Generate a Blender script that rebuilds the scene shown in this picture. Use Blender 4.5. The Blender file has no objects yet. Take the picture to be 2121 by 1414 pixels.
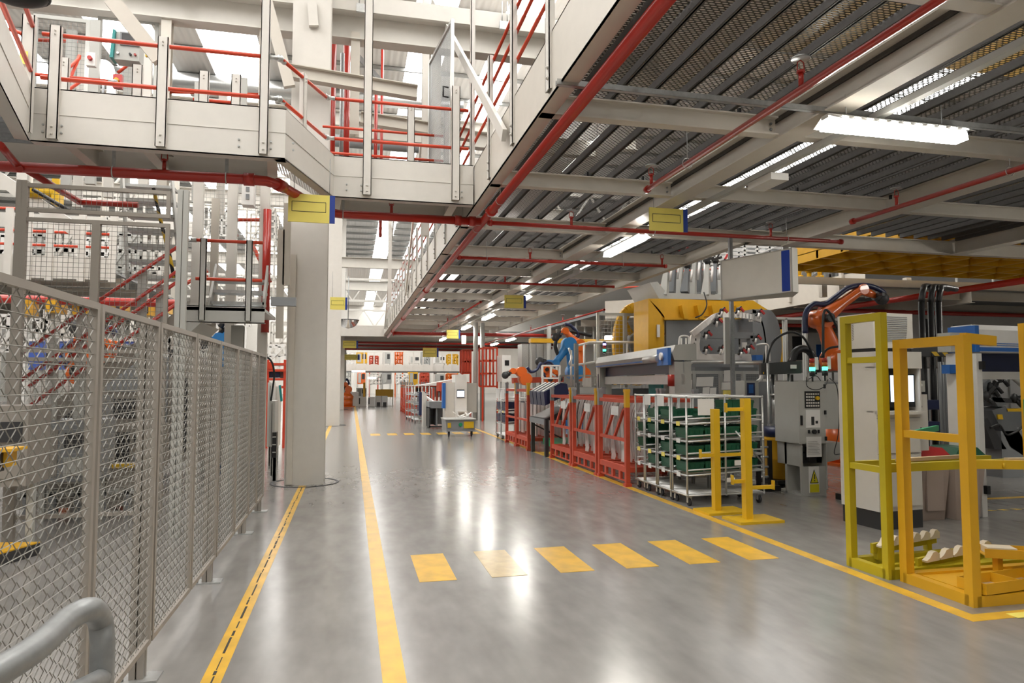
SKY_E = 7.5; EXPO = 0.2
import bpy, math, random
from mathutils import Vector, Matrix
random.seed(7)
sc = bpy.context.scene
COL = sc.collection
V = Vector
# ---------------------------------------------------------------- camera geometry of the photograph
FPX = 1414.0; EYE = 1.65
PITCH = math.atan(83 / FPX); YAW = math.atan(333 / FPX * math.cos(PITCH))
_s, _c = math.sin, math.cos
_R = V((_c(YAW), -_s(YAW), 0)); _F = V((_s(YAW)*_c(PITCH), _c(YAW)*_c(PITCH), _s(PITCH))); _U = V((-_s(YAW)*_s(PITCH), -_c(YAW)*_s(PITCH), _c(PITCH)))
def P(px, py, X=None, Y=None, Z=None):
    """point of the hall measured from the photograph on a known plane"""
    d = _F + _R*((px-1060.5)/FPX) + _U*((707-py)/FPX)
    t = X/d.x if X is not None else Y/d.y if Y is not None else (Z-EYE)/d.z
    return V((t*d.x, t*d.y, EYE+t*d.z))
# ---------------------------------------------------------------- materials
MATS = {}
def mat(name, col, rough=.45, metal=0.0, var=.06, scale=6., bump=0., emit=None, es=0., spec=.5, coat=0.):
    if name in MATS: return MATS[name]
    m = bpy.data.materials.new(name); m.use_nodes = True
    nt = m.node_tree; N = nt.nodes; L = nt.links
    b = N['Principled BSDF']
    b.inputs['Roughness'].default_value = rough; b.inputs['Metallic'].default_value = metal
    b.inputs['Specular IOR Level'].default_value = spec
    b.inputs['Coat Weight'].default_value = coat
    tc = N.new('ShaderNodeTexCoord'); nz = N.new('ShaderNodeTexNoise')
    nz.inputs['Scale'].default_value = scale; nz.inputs['Detail'].default_value = 4
    L.new(tc.outputs['Object'], nz.inputs['Vector'])
    mx = N.new('ShaderNodeMix'); mx.data_type = 'RGBA'
    c1 = [max(0, c*(1-var)) for c in col]; c2 = [min(1, c*(1+var)) for c in col]
    mx.inputs[6].default_value = (*c1, 1); mx.inputs[7].default_value = (*c2, 1)
    L.new(nz.outputs['Fac'], mx.inputs[0]); L.new(mx.outputs[2], b.inputs['Base Color'])
    if bump:
        bp = N.new('ShaderNodeBump'); bp.inputs['Strength'].default_value = bump; bp.inputs['Distance'].default_value = .01
        L.new(nz.outputs['Fac'], bp.inputs['Height']); L.new(bp.outputs['Normal'], b.inputs['Normal'])
    if emit:
        b.inputs['Emission Color'].default_value = (*emit, 1); b.inputs['Emission Strength'].default_value = es
    MATS[name] = m
    return m
CREAM = mat('cream_paint', (.60, .56, .49), .42)
CREAM2 = mat('warm_white_paint', (.66, .635, .585), .42)
TAUPE = mat('taupe_powder_coat', (.31, .28, .245), .45)
RED = mat('red_pipe_paint', (.42, .022, .012), .28, coat=.3)
ORANGE = mat('orange_red_rail_paint', (.62, .06, .022), .38)
STRED = mat('red_stillage_paint', (.55, .075, .035), .5, var=.15)
YEL = mat('yellow_paint', (.68, .42, .012), .42, var=.1)
YELO = mat('golden_yellow_paint', (.70, .38, .015), .42, var=.1)
YELG = mat('greenish_yellow_paint', (.50, .40, .012), .42, var=.1)
SIGNY = mat('sign_yellow', (.90, .77, .17), .5, var=.02)
BLUE = mat('sign_blue', (.012, .045, .30), .4, var=.02)
NAVY = mat('navy_plastic', (.012, .02, .07), .35)
GALV = mat('galvanised_steel', (.50, .51, .50), .38, .75, var=.25, scale=25.)
GALVD = mat('dull_galvanised_steel', (.30, .31, .31), .45, .6, var=.25, scale=25.)
CHROME = mat('zinc_tube', (.60, .60, .58), .36, .7)
ALU = mat('aluminium_profile', (.55, .55, .53), .35, .7)
SHEET = mat('pressed_body_steel', (.72, .70, .68), .33, .3, var=.12)
BLACK = mat('black_plastic', (.012, .012, .013), .4)
DARK = mat('dark_steel', (.05, .05, .052), .5, .3)
GREY = mat('mid_grey_paint', (.24, .25, .26), .45)
GREYL = mat('light_grey_paint', (.45, .45, .42), .42)
WHITE = mat('white_paint', (.80, .79, .76), .4)
PAPER = mat('white_paper', (.80, .79, .76), .7, var=.03)
INK = mat('dark_ink', (.03, .03, .03), .6)
GREEN = mat('green_plastic', (.012, .10, .05), .35)
GREENB = mat('bright_green_plastic', (.01, .28, .12), .4)
TEAL = mat('teal_plastic', (.01, .25, .24), .4)
ROBO = mat('robot_orange', (.70, .13, .015), .3, coat=.3)
ROBB = mat('robot_blue', (.02, .17, .42), .35)
BEIGE = mat('beige_bin_plastic', (.42, .34, .29), .45)
WOOD = mat('pale_wood', (.55, .42, .26), .6, var=.15)
FOAM = mat('cream_nylon', (.72, .64, .50), .55)
BIN_RED = mat('red_plastic', (.50, .03, .03), .35)
RUBBER = mat('black_rubber', (.02, .02, .022), .6)
BLUEP = mat('bright_blue_plastic', (.02, .13, .45), .4)
TOOL = mat('tooling_grey', (.17, .18, .19), .4, .3)
SCREEN = mat('lit_screen', (.5, .55, .6), .3, emit=(.75, .85, 1), es=1.3)
LAMPG = mat('green_beacon', (0, .3, .2), .3, emit=(.05, 1, .55), es=5)
LAMPR = mat('red_beacon', (.35, .02, .01), .3)
LAMPO = mat('amber_beacon', (.5, .12, .01), .3)
LAMPB = mat('blue_beacon', (.1, .1, .5), .3, emit=(.35, .3, 1), es=4)
TUBE = mat('lit_fluorescent_tube', (.9, .9, .9), .3, emit=(1, .96, .88), es=42.)
TUBE2 = mat('lit_fluorescent_tube_far', (.9, .9, .9), .3, emit=(1, .96, .88), es=70.)
WELD = mat('lit_work_lamp', (.9, .9, .9), .3, emit=(1, .98, .95), es=12.)
# hazard stripes
def hazard():
    m = bpy.data.materials.new('hazard_stripes'); m.use_nodes = True
    nt = m.node_tree; N = nt.nodes; L = nt.links; b = N['Principled BSDF']
    tc = N.new('ShaderNodeTexCoord'); sp = N.new('ShaderNodeSeparateXYZ'); L.new(tc.outputs['Object'], sp.inputs[0])
    a = N.new('ShaderNodeMath'); a.operation = 'ADD'; L.new(sp.outputs[0], a.inputs[0]); L.new(sp.outputs[2], a.inputs[1])
    a2 = N.new('ShaderNodeMath'); a2.operation = 'ADD'; L.new(a.outputs[0], a2.inputs[0]); L.new(sp.outputs[1], a2.inputs[1])
    f = N.new('ShaderNodeMath'); f.operation = 'PINGPONG'; L.new(a2.outputs[0], f.inputs[0]); f.inputs[1].default_value = .1
    g = N.new('ShaderNodeMath'); g.operation = 'GREATER_THAN'; L.new(f.outputs[0], g.inputs[0]); g.inputs[1].default_value = .05
    mx = N.new('ShaderNodeMix'); mx.data_type = 'RGBA'; L.new(g.outputs[0], mx.inputs[0])
    mx.inputs[6].default_value = (.02, .02, .02, 1); mx.inputs[7].default_value = (.65, .42, .02, 1)
    L.new(mx.outputs[2], b.inputs['Base Color']); return m
HAZ = hazard()
# ---------------------------------------------------------------- mesh builder
Z3 = V((0, 0, 1))
class MB:
    def __init__(s): s.v = []; s.f = []; s.sm = []
    def add(s, vs, fs, sm=False):
        o = len(s.v); s.v += [V(p) for p in vs]; s.f += [tuple(o+i for i in f) for f in fs]; s.sm += [sm]*len(fs); return s
    def box(s, x0, y0, z0, x1, y1, z1):
        return s.add([(x0,y0,z0),(x1,y0,z0),(x1,y1,z0),(x0,y1,z0),(x0,y0,z1),(x1,y0,z1),(x1,y1,z1),(x0,y1,z1)],
                     [(0,3,2,1),(4,5,6,7),(0,1,5,4),(1,2,6,5),(2,3,7,6),(3,0,4,7)])
    def bar(s, p, q, w, h=None, up=Z3, off=(0, 0)):
        p = V(p); q = V(q); h = w if h is None else h
        d = (q-p).normalized(); sd = d.cross(V(up))
        if sd.length < 1e-4: sd = d.cross(V((0, 1, 0)))
        sd.normalize(); u = sd.cross(d).normalized()
        p = p+sd*off[0]+u*off[1]; q = q+sd*off[0]+u*off[1]; a = sd*w/2; b = u*h/2
        vs = [p-a-b, p+a-b, p+a+b, p-a+b, q-a-b, q+a-b, q+a+b, q-a+b]
        return s.add(vs, [(0,1,2,3),(4,7,6,5),(0,4,5,1),(1,5,6,2),(2,6,7,3),(3,7,4,0)])
    def ibeam(s, p, q, h, b, t=.012, up=Z3):          # p, q: middle of the underside
        s.bar(p, q, b, .016, up, (0, .008)); s.bar(p, q, b, .016, up, (0, h-.008)); return s.bar(p, q, t, h-.032, up, (0, h/2))
    def chan(s, p, q, w, d, face, t=.01):             # channel: web of width w facing 'face', flanges d deep behind it
        p = V(p); q = V(q); f = V(face).normalized(); dr = (q-p).normalized(); sd = dr.cross(f).normalized()
        s.bar(p, q, w, t, f, (0, -t/2))
        for k in (-1, 1): s.bar(p+sd*(w/2-t/2)*k-f*d/2, q+sd*(w/2-t/2)*k-f*d/2, t, d, f)
        return s
    def tube(s, pts, r, n=8, caps=True):
        pts = [V(p) for p in pts]; rs = r if isinstance(r, (list, tuple)) else [r]*len(pts); o = len(s.v)
        ref = None
        for i, p in enumerate(pts):
            d = (pts[min(i+1, len(pts)-1)]-pts[max(i-1, 0)]).normalized()
            if ref is None: ref = d.cross(Z3) if abs(d.z) < .95 else d.cross(V((0, 1, 0)))
            a = (ref-d*ref.dot(d)).normalized(); ref = a; b = d.cross(a)
            for k in range(n):
                t = 2*math.pi*k/n; s.v.append(p+(a*math.cos(t)+b*math.sin(t))*rs[i])
        for i in range(len(pts)-1):
            for k in range(n):
                k2 = (k+1) % n; s.f.append((o+i*n+k, o+i*n+k2, o+(i+1)*n+k2, o+(i+1)*n+k)); s.sm.append(n > 4)
        if caps:
            s.f.append(tuple(o+k for k in reversed(range(n)))); s.sm.append(False)
            e = o+(len(pts)-1)*n; s.f.append(tuple(e+k for k in range(n))); s.sm.append(False)
        return s
    def cyl(s, p, q, r, n=12, r2=None): return s.tube([p, q], [r, r if r2 is None else r2], n)
    def prism(s, poly, ext):
        poly = [V(p) for p in poly]; ext = V(ext); n = len(poly)
        fs = [tuple(range(n)), tuple(reversed(range(n, 2*n)))] + [(i, n+i, n+(i+1) % n, (i+1) % n) for i in range(n)]
        return s.add(poly+[p+ext for p in poly], fs)
    def lathe(s, c, prof, n=20, ax=Z3):
        c = V(c); ax = V(ax).normalized(); a = ax.cross(V((1, 0, 0)) if abs(ax.x) < .9 else V((0, 1, 0))).normalized(); b = ax.cross(a); o = len(s.v)
        for r, z in prof:
            for k in range(n):
                t = 2*math.pi*k/n; s.v.append(c+ax*z+(a*math.cos(t)+b*math.sin(t))*max(r, .0005))
        for i in range(len(prof)-1):
            for k in range(n):
                k2 = (k+1) % n; s.f.append((o+i*n+k, o+i*n+k2, o+(i+1)*n+k2, o+(i+1)*n+k)); s.sm.append(True)
        return s
    def ball(s, c, r, sq=(1, 1, 1), n=12):
        m = n//2; c = V(c); vs = []; fs = []
        for i in range(m+1):
            for k in range(n):
                th = math.pi*i/m; ph = 2*math.pi*k/n
                vs.append(c+V((math.sin(th)*math.cos(ph)*r*sq[0], math.sin(th)*math.sin(ph)*r*sq[1], math.cos(th)*r*sq[2])))
        for i in range(m):
            for k in range(n): fs.append((i*n+k, i*n+(k+1) % n, (i+1)*n+(k+1) % n, (i+1)*n+k))
        return s.add(vs, fs, True)
    def frame(s, p, ux, uz, w, h, t, d):              # rectangular frame: p corner, ux/uz unit directions
        p = V(p); ux = V(ux).normalized(); uz = V(uz).normalized(); nr = ux.cross(uz)
        s.bar(p+uz*t/2, p+ux*w+uz*t/2, d, t, uz); s.bar(p+uz*(h-t/2), p+ux*w+uz*(h-t/2), d, t, uz)
        s.bar(p+ux*t/2+uz*t, p+ux*t/2+uz*(h-t), t, d, nr); s.bar(p+ux*(w-t/2)+uz*t, p+ux*(w-t/2)+uz*(h-t), t, d, nr); return s
    def grid(s, p, ux, uz, w, h, pitch, r, pz=None):   # wire mesh, real three sided wires
        p = V(p); ux = V(ux).normalized(); uz = V(uz).normalized(); pz = pz or pitch
        for i in range(1, int(w/pitch)+1):
            if i*pitch < w: s.tube([p+ux*i*pitch, p+ux*i*pitch+uz*h], r, 3, False)
        for i in range(1, int(h/pz)+1):
            if i*pz < h: s.tube([p+uz*i*pz, p+ux*w+uz*i*pz], r, 3, False)
        return s
def link(o, parent=None):
    COL.objects.link(o)
    if parent is not None: o.parent = parent
    return o
def wloc(o):
    l = V((0, 0, 0))
    while o is not None: l = l+o.location; o = o.parent
    return l
def mesh_obj(name, mb, m, parent=None, loc=None):
    base = wloc(parent) if parent is not None else V(loc or (0, 0, 0))
    me = bpy.data.meshes.new(name); me.from_pydata([tuple(v-base) for v in mb.v], [], mb.f)
    me.polygons.foreach_set('use_smooth', mb.sm); me.materials.append(m); me.update()
    o = bpy.data.objects.new(name, me); link(o, parent)
    if parent is None: o.location = base
    return o
def tag(o, label, cat, group=None, kind=None):
    if label: o['label'] = label
    if cat: o['category'] = cat
    if group: o['group'] = group
    if kind: o['kind'] = kind
    return o
def thing(name, loc, label, cat, group=None):
    o = bpy.data.objects.new(name, None); o.empty_display_size = .1; link(o); o.location = loc
    return tag(o, label, cat, group)
def part(t, name, mb, m, label=None):
    o = mesh_obj(name, mb, m, t)
    if label: o['label'] = label
    return o
def solo(name, mb, m, label, cat, group=None, kind=None):
    xs = [v.x for v in mb.v]; ys = [v.y for v in mb.v]; zs = [v.z for v in mb.v]
    return tag(mesh_obj(name, mb, m, None, ((min(xs)+max(xs))/2, (min(ys)+max(ys))/2, min(zs))), label, cat, group, kind)
def struct(name, mb, m, label=None):
    o = mesh_obj(name, mb, m); o['kind'] = 'structure'
    if label: o['label'] = label
    return o
def copy_tree(o, parent=None):
    c = o.copy(); link(c, parent)
    for ch in o.children: copy_tree(ch, c)
    return c
def dup(o, d, label, rz=None, group=None):
    c = copy_tree(o); c.location = o.location+V(d); c['label'] = label
    if rz is not None: c.rotation_euler = (0, 0, rz)
    if group: c['group'] = group
    return c
def arc(c, r, a0, a1, u, w, n=8):
    c = V(c); u = V(u); w = V(w)
    return [c+u*r*math.cos(a0+(a1-a0)*i/n)+w*r*math.sin(a0+(a1-a0)*i/n) for i in range(n+1)]
def smooth(pts, n=6):                                  # Catmull-Rom through the points
    pts = [V(p) for p in pts]; q = [pts[0]*2-pts[1]]+pts+[pts[-1]*2-pts[-2]]; out = []
    for i in range(1, len(q)-2):
        for k in range(n):
            t = k/n; a, b, c, d = q[i-1], q[i], q[i+1], q[i+2]
            out.append(.5*((2*b)+(c-a)*t+(2*a-5*b+4*c-d)*t*t+(3*b-a-3*c+d)*t**3))
    return out+[pts[-1]]
def bolt(mb, p, n, r=.018): p = V(p); n = V(n).normalized(); mb.cyl(p, p+n*.014, r, 6); mb.cyl(p+n*.014, p+n*.024, r*.55, 6)
# ================================================================ SETTING
def floor_mat():
    m = bpy.data.materials.new('polished_concrete'); m.use_nodes = True
    nt = m.node_tree; N = nt.nodes; L = nt.links; b = N['Principled BSDF']
    tc = N.new('ShaderNodeTexCoord')
    n1 = N.new('ShaderNodeTexNoise'); n1.inputs['Scale'].default_value = .9; n1.inputs['Detail'].default_value = 4; n1.inputs['Roughness'].default_value = .62
    mp = N.new('ShaderNodeMapping'); mp.inputs['Scale'].default_value = (1, .35, 1)
    n2 = N.new('ShaderNodeTexNoise'); n2.inputs['Scale'].default_value = 7; n2.inputs['Detail'].default_value = 2.5
    n3 = N.new('ShaderNodeTexNoise'); n3.inputs['Scale'].default_value = 40; n3.inputs['Detail'].default_value = 2
    for n in (n1, n3): L.new(tc.outputs['Object'], n.inputs['Vector'])
    L.new(tc.outputs['Object'], mp.inputs['Vector']); L.new(mp.outputs[0], n2.inputs['Vector'])
    r = N.new('ShaderNodeValToRGB'); r.color_ramp.elements[0].position = .3; r.color_ramp.elements[1].position = .7
    r.color_ramp.elements[0].color = (.195, .187, .174, 1); r.color_ramp.elements[1].color = (.315, .302, .284, 1)
    ad = N.new('ShaderNodeMath'); ad.operation = 'MULTIPLY_ADD'; L.new(n2.outputs['Fac'], ad.inputs[0]); ad.inputs[1].default_value = .45
    ad2 = N.new('ShaderNodeMath'); ad2.operation = 'MULTIPLY_ADD'; L.new(n1.outputs['Fac'], ad2.inputs[0]); ad2.inputs[1].default_value = .45; ad2.inputs[2].default_value = 0
    L.new(ad2.outputs[0], ad.inputs[2])
    ad3 = N.new('ShaderNodeMath'); ad3.operation = 'MULTIPLY_ADD'; L.new(n3.outputs['Fac'], ad3.inputs[0]); ad3.inputs[1].default_value = .03; L.new(ad.outputs[0], ad3.inputs[2])
    L.new(ad3.outputs[0], r.inputs[0]); L.new(r.outputs[0], b.inputs['Base Color'])
    rr = N.new('ShaderNodeMapRange'); rr.inputs[3].default_value = .20; rr.inputs[4].default_value = .215; L.new(n1.outputs['Fac'], rr.inputs[0]); L.new(rr.outputs[0], b.inputs['Roughness'])
    b.inputs['Specular IOR Level'].default_value = .75
    return m
def paint_mat():
    m = bpy.data.materials.new('worn_floor_paint'); m.use_nodes = True
    nt = m.node_tree; N = nt.nodes; L = nt.links; b = N['Principled BSDF']
    tc = N.new('ShaderNodeTexCoord'); n = N.new('ShaderNodeTexNoise'); n.inputs['Scale'].default_value = 5; n.inputs['Detail'].default_value = 3
    L.new(tc.outputs['Object'], n.inputs['Vector'])
    r = N.new('ShaderNodeValToRGB'); r.color_ramp.elements[0].position = .3; r.color_ramp.elements[1].position = .6
    r.color_ramp.elements[0].color = (.60, .36, .05, 1); r.color_ramp.elements[1].color = (.80, .47, .05, 1)
    L.new(n.outputs['Fac'], r.inputs[0]); L.new(r.outputs[0], b.inputs['Base Color']); b.inputs['Roughness'].default_value = .3
    return m
FLOOR = floor_mat(); PAINT = paint_mat(); FADED = mat('faded_floor_paint', (.50, .37, .17), .24, var=.35, scale=9.)
struct('floor', MB().box(-28, -8, -.2, 40, 96, 0), FLOOR)
def stripe(name, x0, y0, x1, y1, label, cat='floor marking', group=None, m=None):
    return solo(name, MB().box(x0, y0, .0, x1, y1, .0025), m or PAINT, label, cat, group)
t = thing('lane_line', (-.73, 3, 0), 'yellow line with a worn black centre, beside the mesh fence', 'floor marking')
part(t, 'paint_strip', MB().box(-.785, -3, 0, -.675, 11.4, .0025), PAINT)
mb = MB()
y = -3.
while y < 11.3:
    l = random.uniform(.05, .3); w = random.uniform(.003, .009); dx = random.uniform(-.006, .006)
    mb.box(-.73-w+dx, y, .0026, -.73+w+dx, min(y+l, 11.3), .0036); y += l+random.uniform(.01, .06)
part(t, 'worn_centre', mb, INK, 'worn black streak')['kind'] = 'stuff'
stripe('lane_line', .19, -3, .32, 62, 'plain yellow line running down the aisle, left of the crossing stripes')
stripe('lane_line', 4.19, 3.95, 4.31, 48, 'yellow line along the right of the aisle, under the red stillages')
stripe('lane_line', 4.31, 3.95, 9, 4.07, 'yellow line turning right across the foot of the nearest yellow frame')
stripe('lane_line', -.79, 12.6, -.68, 60, 'far yellow line beside the columns')
for i, w in enumerate(['first from the left, nearest the long yellow line', 'second from the left', 'third from the left', 'fourth from the left', 'fifth from the left', 'rightmost, nearest the yellow post stands']):
    x = .57+i*.608
    stripe('crossing_stripe', x, 5.75, x+.31, 6.65, ('faded, worn ' if i == 1 else '')+'yellow crossing stripe, '+w, 'floor marking', 'near crossing stripes', FADED if i == 1 else None)
for i in range(7):
    stripe('crossing_stripe', .6+i*.52, 21.4, .6+i*.52+.3, 22.2, 'small far yellow crossing stripe before the scrap cart', 'floor marking', 'far crossing stripes')
stripe('floor_square', 4.32, 15.0, 5.2, 15.6, 'yellow painted square under the dark table')
stripe('floor_line', 7.6, 7.9, 13, 8.0, 'yellow floor line behind the white post at right')
stripe('hazard_tape', 7.6, 7.2, 13, 7.25, 'black and yellow hazard tape on the floor at far right', m=HAZ)
# roof: sloping white cladding, skylight strips, purlins
def clad_mat():
    m = bpy.data.materials.new('white_roof_cladding'); m.use_nodes = True
    nt = m.node_tree; N = nt.nodes; L = nt.links; b = N['Principled BSDF']; b.inputs['Base Color'].default_value = (.78, .76, .73, 1); b.inputs['Roughness'].default_value = .5
    tc = N.new('ShaderNodeTexCoord'); w = N.new('ShaderNodeTexWave'); w.inputs['Scale'].default_value = 1.6; w.inputs['Distortion'].default_value = 0
    L.new(tc.outputs['Object'], w.inputs['Vector'])
    bp = N.new('ShaderNodeBump'); bp.inputs['Strength'].default_value = .4; bp.inputs['Distance'].default_value = .04; L.new(w.outputs['Fac'], bp.inputs['Height']); L.new(bp.outputs[0], b.inputs['Normal'])
    return m
CLAD = clad_mat()
SKY = mat('daylit_skylight', (.8, .8, .8), .5, emit=(1, .975, .94), es=SKY_E)
ROOF = 12.0
sky_x = [(-11.6, -9.8), (-7.6, -5.8), (-4.6, -2.9), (1.6, 2.75), (4.1, 5.3), (8.5, 10.3), (19, 20.8)]  # strip over the right machines is unseen, added to light them
mb = MB(); x = -28.
for a, b in sky_x: mb.box(x, -8, ROOF, a, 96, ROOF+.12); x = b
mb.box(x, -8, ROOF, 40, 96, ROOF+.12)
struct('ceiling', mb, CLAD)
n = 1
for a, b in sky_x:
    struct('window_%d' % n, MB().box(a, -8, ROOF+.03, b, 96, ROOF+.1), SKY, 'daylit skylight strip in the roof'); n += 1
t = thing('roof_purlins', (0, 20, 11.8), 'thin galvanised purlins running across under the white roof', 'roof steel')
for i in range(27):
    y = 10.2+i*2.0; part(t, 'purlin', MB().chan((-22, y, 11.93), (26, y, 11.93), .13, .05, (0, -1, 0)), GALV)
WALLG = mat('grey_wall_cladding', (.34, .33, .31), .5)
struct('wall_far', MB().box(-28, 95, 0, 40, 95.2, 12), CREAM2)
struct('wall_left', MB().box(-28, -8, 0, -27.8, 96, 12), WALLG)
struct('wall_right', MB().box(39.8, -8, 0, 40, 96, 12), WALLG)
struct('wall_back', MB().box(-28, -8, 0, 40, -7.8, 12), WALLG)
# columns of the hall
for i, (y, w) in enumerate([(11.5, 'nearest, at the end of the mesh fence'), (26.5, 'second, behind the nearest one'), (41.5, 'third down the aisle'), (56.5, 'fourth and farthest down the aisle')]):
    t = thing('steel_column', (-.72, y, 0), 'tall white box column, '+w, 'column', 'columns along the aisle')
    part(t, 'shaft', MB().box(-1.0, y+.02, 0, -.43, y+.55, ROOF), CREAM2)
    part(t, 'flange', MB().box(-1.02, y, 0, -.41, y+.02, ROOF), CREAM2); part(t, 'flange', MB().box(-1.02, y+.55, 0, -.41, y+.57, ROOF), CREAM2)
    part(t, 'base_seal', MB().lathe((-.72, y+.28, 0), [(.55, .001), (.55, .006), (.5, .006), (.5, .001)], 28), DARK, 'dark ring on the floor')
    if i == 0:
        t2 = t
        part(t, 'cover_strip', MB().bar((-.94, y-.03, 0.02), (-.94, y-.03, 3.7), .09, .05), CREAM)
# high steel beams across the hall
def xbeam(y, z, x0, x1, h, b, label, m=None):
    return solo('roof_beam', MB().ibeam((x0, y, z), (x1, y, z), h, b), m or CREAM2, label, 'steel beam')
xbeam(12.5, 7.85, -14, 6, .5, .3, 'heavy cream beam across the top, passing behind the near column')
xbeam(13.2, 8.55, -14, 6, .32, .25, 'upper cream beam just above the heavy one at the top')
xbeam(16.2, 7.35, -.2, 6, .4, .25, 'cream beam to the right of the near column, under the roof')
xbeam(20.5, 9.2, -14, 9, .45, .3, 'distant cream beam under the skylights')
xbeam(27, 8.3, -14, 9, .5, .3, 'farther cream beam crossing between the columns')
xbeam(34, 7.2, -14, 9, .5, .3, 'cream beam low over the far aisle')
xbeam(44, 7.4, -14, 14, .6, .3, 'farthest cream beam over the aisle')
mb = MB().bar((-14, 12.2, 8.42), (6, 12.2, 8.42), .06, .3)
solo('crane_rail', mb, CREAM2, 'flat cream rail hung in front of the heavy top beam', 'rail')
for i, x in enumerate((-4.6, -2.9, -.6, .1, 2.7)):
    solo('rail_clamp', MB().box(x-.1, 12.05, 8.2, x+.1, 12.1, 8.35).cyl((x-.05, 12.08, 8.3), (x-.05, 12.08, 8.75), .012, 6).cyl((x+.05, 12.08, 8.3), (x+.05, 12.08, 8.75), .012, 6),
         GALV, ['small double rod clamp on the top rail above the control panel', 'small double rod clamp on the top rail left of the tall post', 'small double rod clamp on the rail left of the near column', 'small double rod clamp on the rail right of the near column', 'rightmost small double rod clamp on the top rail'][i], 'clamp')
# spiral duct
def spiral():
    m = mat('spiral_duct', (.55, .56, .55), .35, .8, var=.05)
    nt = m.node_tree; N = nt.nodes; L = nt.links; tc = N.new('ShaderNodeTexCoord'); w = N.new('ShaderNodeTexWave'); w.inputs['Scale'].default_value = 4
    L.new(tc.outputs['Object'], w.inputs['Vector']); bp = N.new('ShaderNodeBump'); bp.inputs['Strength'].default_value = .8; L.new(w.outputs['Fac'], bp.inputs['Height']); L.new(bp.outputs[0], N['Principled BSDF'].inputs['Normal']); return m
a = P(500, 185, Y=24); b = P(1100, 245, Y=24)
solo('air_duct', MB().cyl((-8, 24, a.z+.1), (3.8, 24, a.z+.1), .26, 20), spiral(), 'round ribbed silver air duct under the roof skylights', 'duct')
solo('air_duct', MB().tube([(2.2, 20, 9.6), (2.2, 20, 8.9), (2.0, 20, 8.6), (-1, 20, 8.6)], .18, 14), GREY, 'short grey duct elbow beside the near column top', 'duct')

for i, (y, z, l) in enumerate(((30.5, 9.0, 'nearer white roof truss over the aisle'), (48, 7.2, 'middle white roof truss far down the aisle'), (63, 6.6, 'farthest white roof truss over the end bridge'))):
    t = thing('roof_truss', (0, y, z), l, 'truss')
    for dz in (0, 1.5): part(t, 'chord', MB().bar((-14, y, z+dz), (14, y, z+dz), .15, .15), CREAM2)
    zz = MB()
    for k in range(14):
        x = -14+2*k; zz.bar((x, y, z), (x+1, y, z+1.5), .08, .08); zz.bar((x+1, y, z+1.5), (x+2, y, z), .08, .08)
    part(t, 'lattice', zz, CREAM2)
# ================================================================ MEZZANINE on the right
ZB, ZT = 4.25, 4.85
XE = 1.74
def deck_mat():
    m = bpy.data.materials.new('perforated_deck'); m.use_nodes = True
    nt = m.node_tree; N = nt.nodes; L = nt.links; b = N['Principled BSDF']
    b.inputs['Base Color'].default_value = (.13, .125, .115, 1); b.inputs['Metallic'].default_value = .6; b.inputs['Roughness'].default_value = .38
    geo = N.new('ShaderNodeNewGeometry'); sp = N.new('ShaderNodeSeparateXYZ'); L.new(geo.outputs['Position'], sp.inputs[0])
    def M(op, a, bb=None, c=None):
        n = N.new('ShaderNodeMath'); n.operation = op
        for i, x in enumerate((a, bb, c)):
            if x is None: continue
            if isinstance(x, (int, float)): n.inputs[i].default_value = x
            else: L.new(x, n.inputs[i])
        return n.outputs[0]
    yr = M('DIVIDE', sp.outputs[1], .030); row = M('FLOOR', yr); fy = M('FRACT', yr)
    xs = M('ADD', M('DIVIDE', sp.outputs[0], .062), M('MULTIPLY', M('MODULO', row, 2.0), .5)); fx = M('FRACT', xs)
    ex = M('DIVIDE', M('ABSOLUTE', M('SUBTRACT', fx, .5)), .40); ey = M('DIVIDE', M('ABSOLUTE', M('SUBTRACT', fy, .5)), .30)
    rr = M('ADD', M('POWER', ex, 2.), M('POWER', ey, 2.)); hole = M('LESS_THAN', rr, 1.)
    # height of the pressed lip around every slot
    lip = M('SUBTRACT', 1.0, M('MINIMUM', M('MULTIPLY', rr, .5), 1.0))
    bp = N.new('ShaderNodeBump'); bp.inputs['Strength'].default_value = 1.; bp.inputs['Distance'].default_value = .012; L.new(lip, bp.inputs['Height']); L.new(bp.outputs[0], b.inputs['Normal'])
    tr = N.new('ShaderNodeBsdfTransparent'); mx = N.new('ShaderNodeMixShader')
    L.new(hole, mx.inputs[0]); L.new(b.outputs[0], mx.inputs[1]); L.new(tr.outputs[0], mx.inputs[2])
    L.new(mx.outputs[0], N['Material Output'].inputs[0]); return m
DECK = deck_mat()
def deck_planks(mb, mf, x0, x1, y0, y1, z, pw=.33):
    n = int((x1-x0)/pw)
    for i in range(n):
        a = x0+i*pw
        mb.add([(a+.022, y0, z), (a+pw-.022, y0, z), (a+pw-.022, y1, z), (a+.022, y1, z)], [(0, 1, 2, 3)])
        mf.box(a-.022, y0, z+.003, a+.022, y1, z+.006)
        for s_, xx in ((1, a+.022), (-1, a+pw-.022)):
            mf.box(xx-.004, y0, z-.075, xx+.004, y1, z+.002)
            mf.box(min(xx, xx-s_*.03), y0, z-.079, max(xx, xx-s_*.03), y1, z-.075)
mz = thing('mezzanine', (XE, 0, ZB), 'cream steel mezzanine over the right side of the aisle with a perforated deck', 'mezzanine')
mb = MB().chan((XE, -3, (ZB+ZT)/2), (XE, 38.4, (ZB+ZT)/2), ZT-ZB, .16, (-1, 0, 0), .014)
part(mz, 'edge_beam', mb, CREAM)
pan = MB(); fl = MB()
deck_planks(pan, fl, 1.85, 7.2, -2, 38, 4.55)
deck_planks(pan, fl, 7.2, 14.2, -2, 11.2, 4.55)
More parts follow.
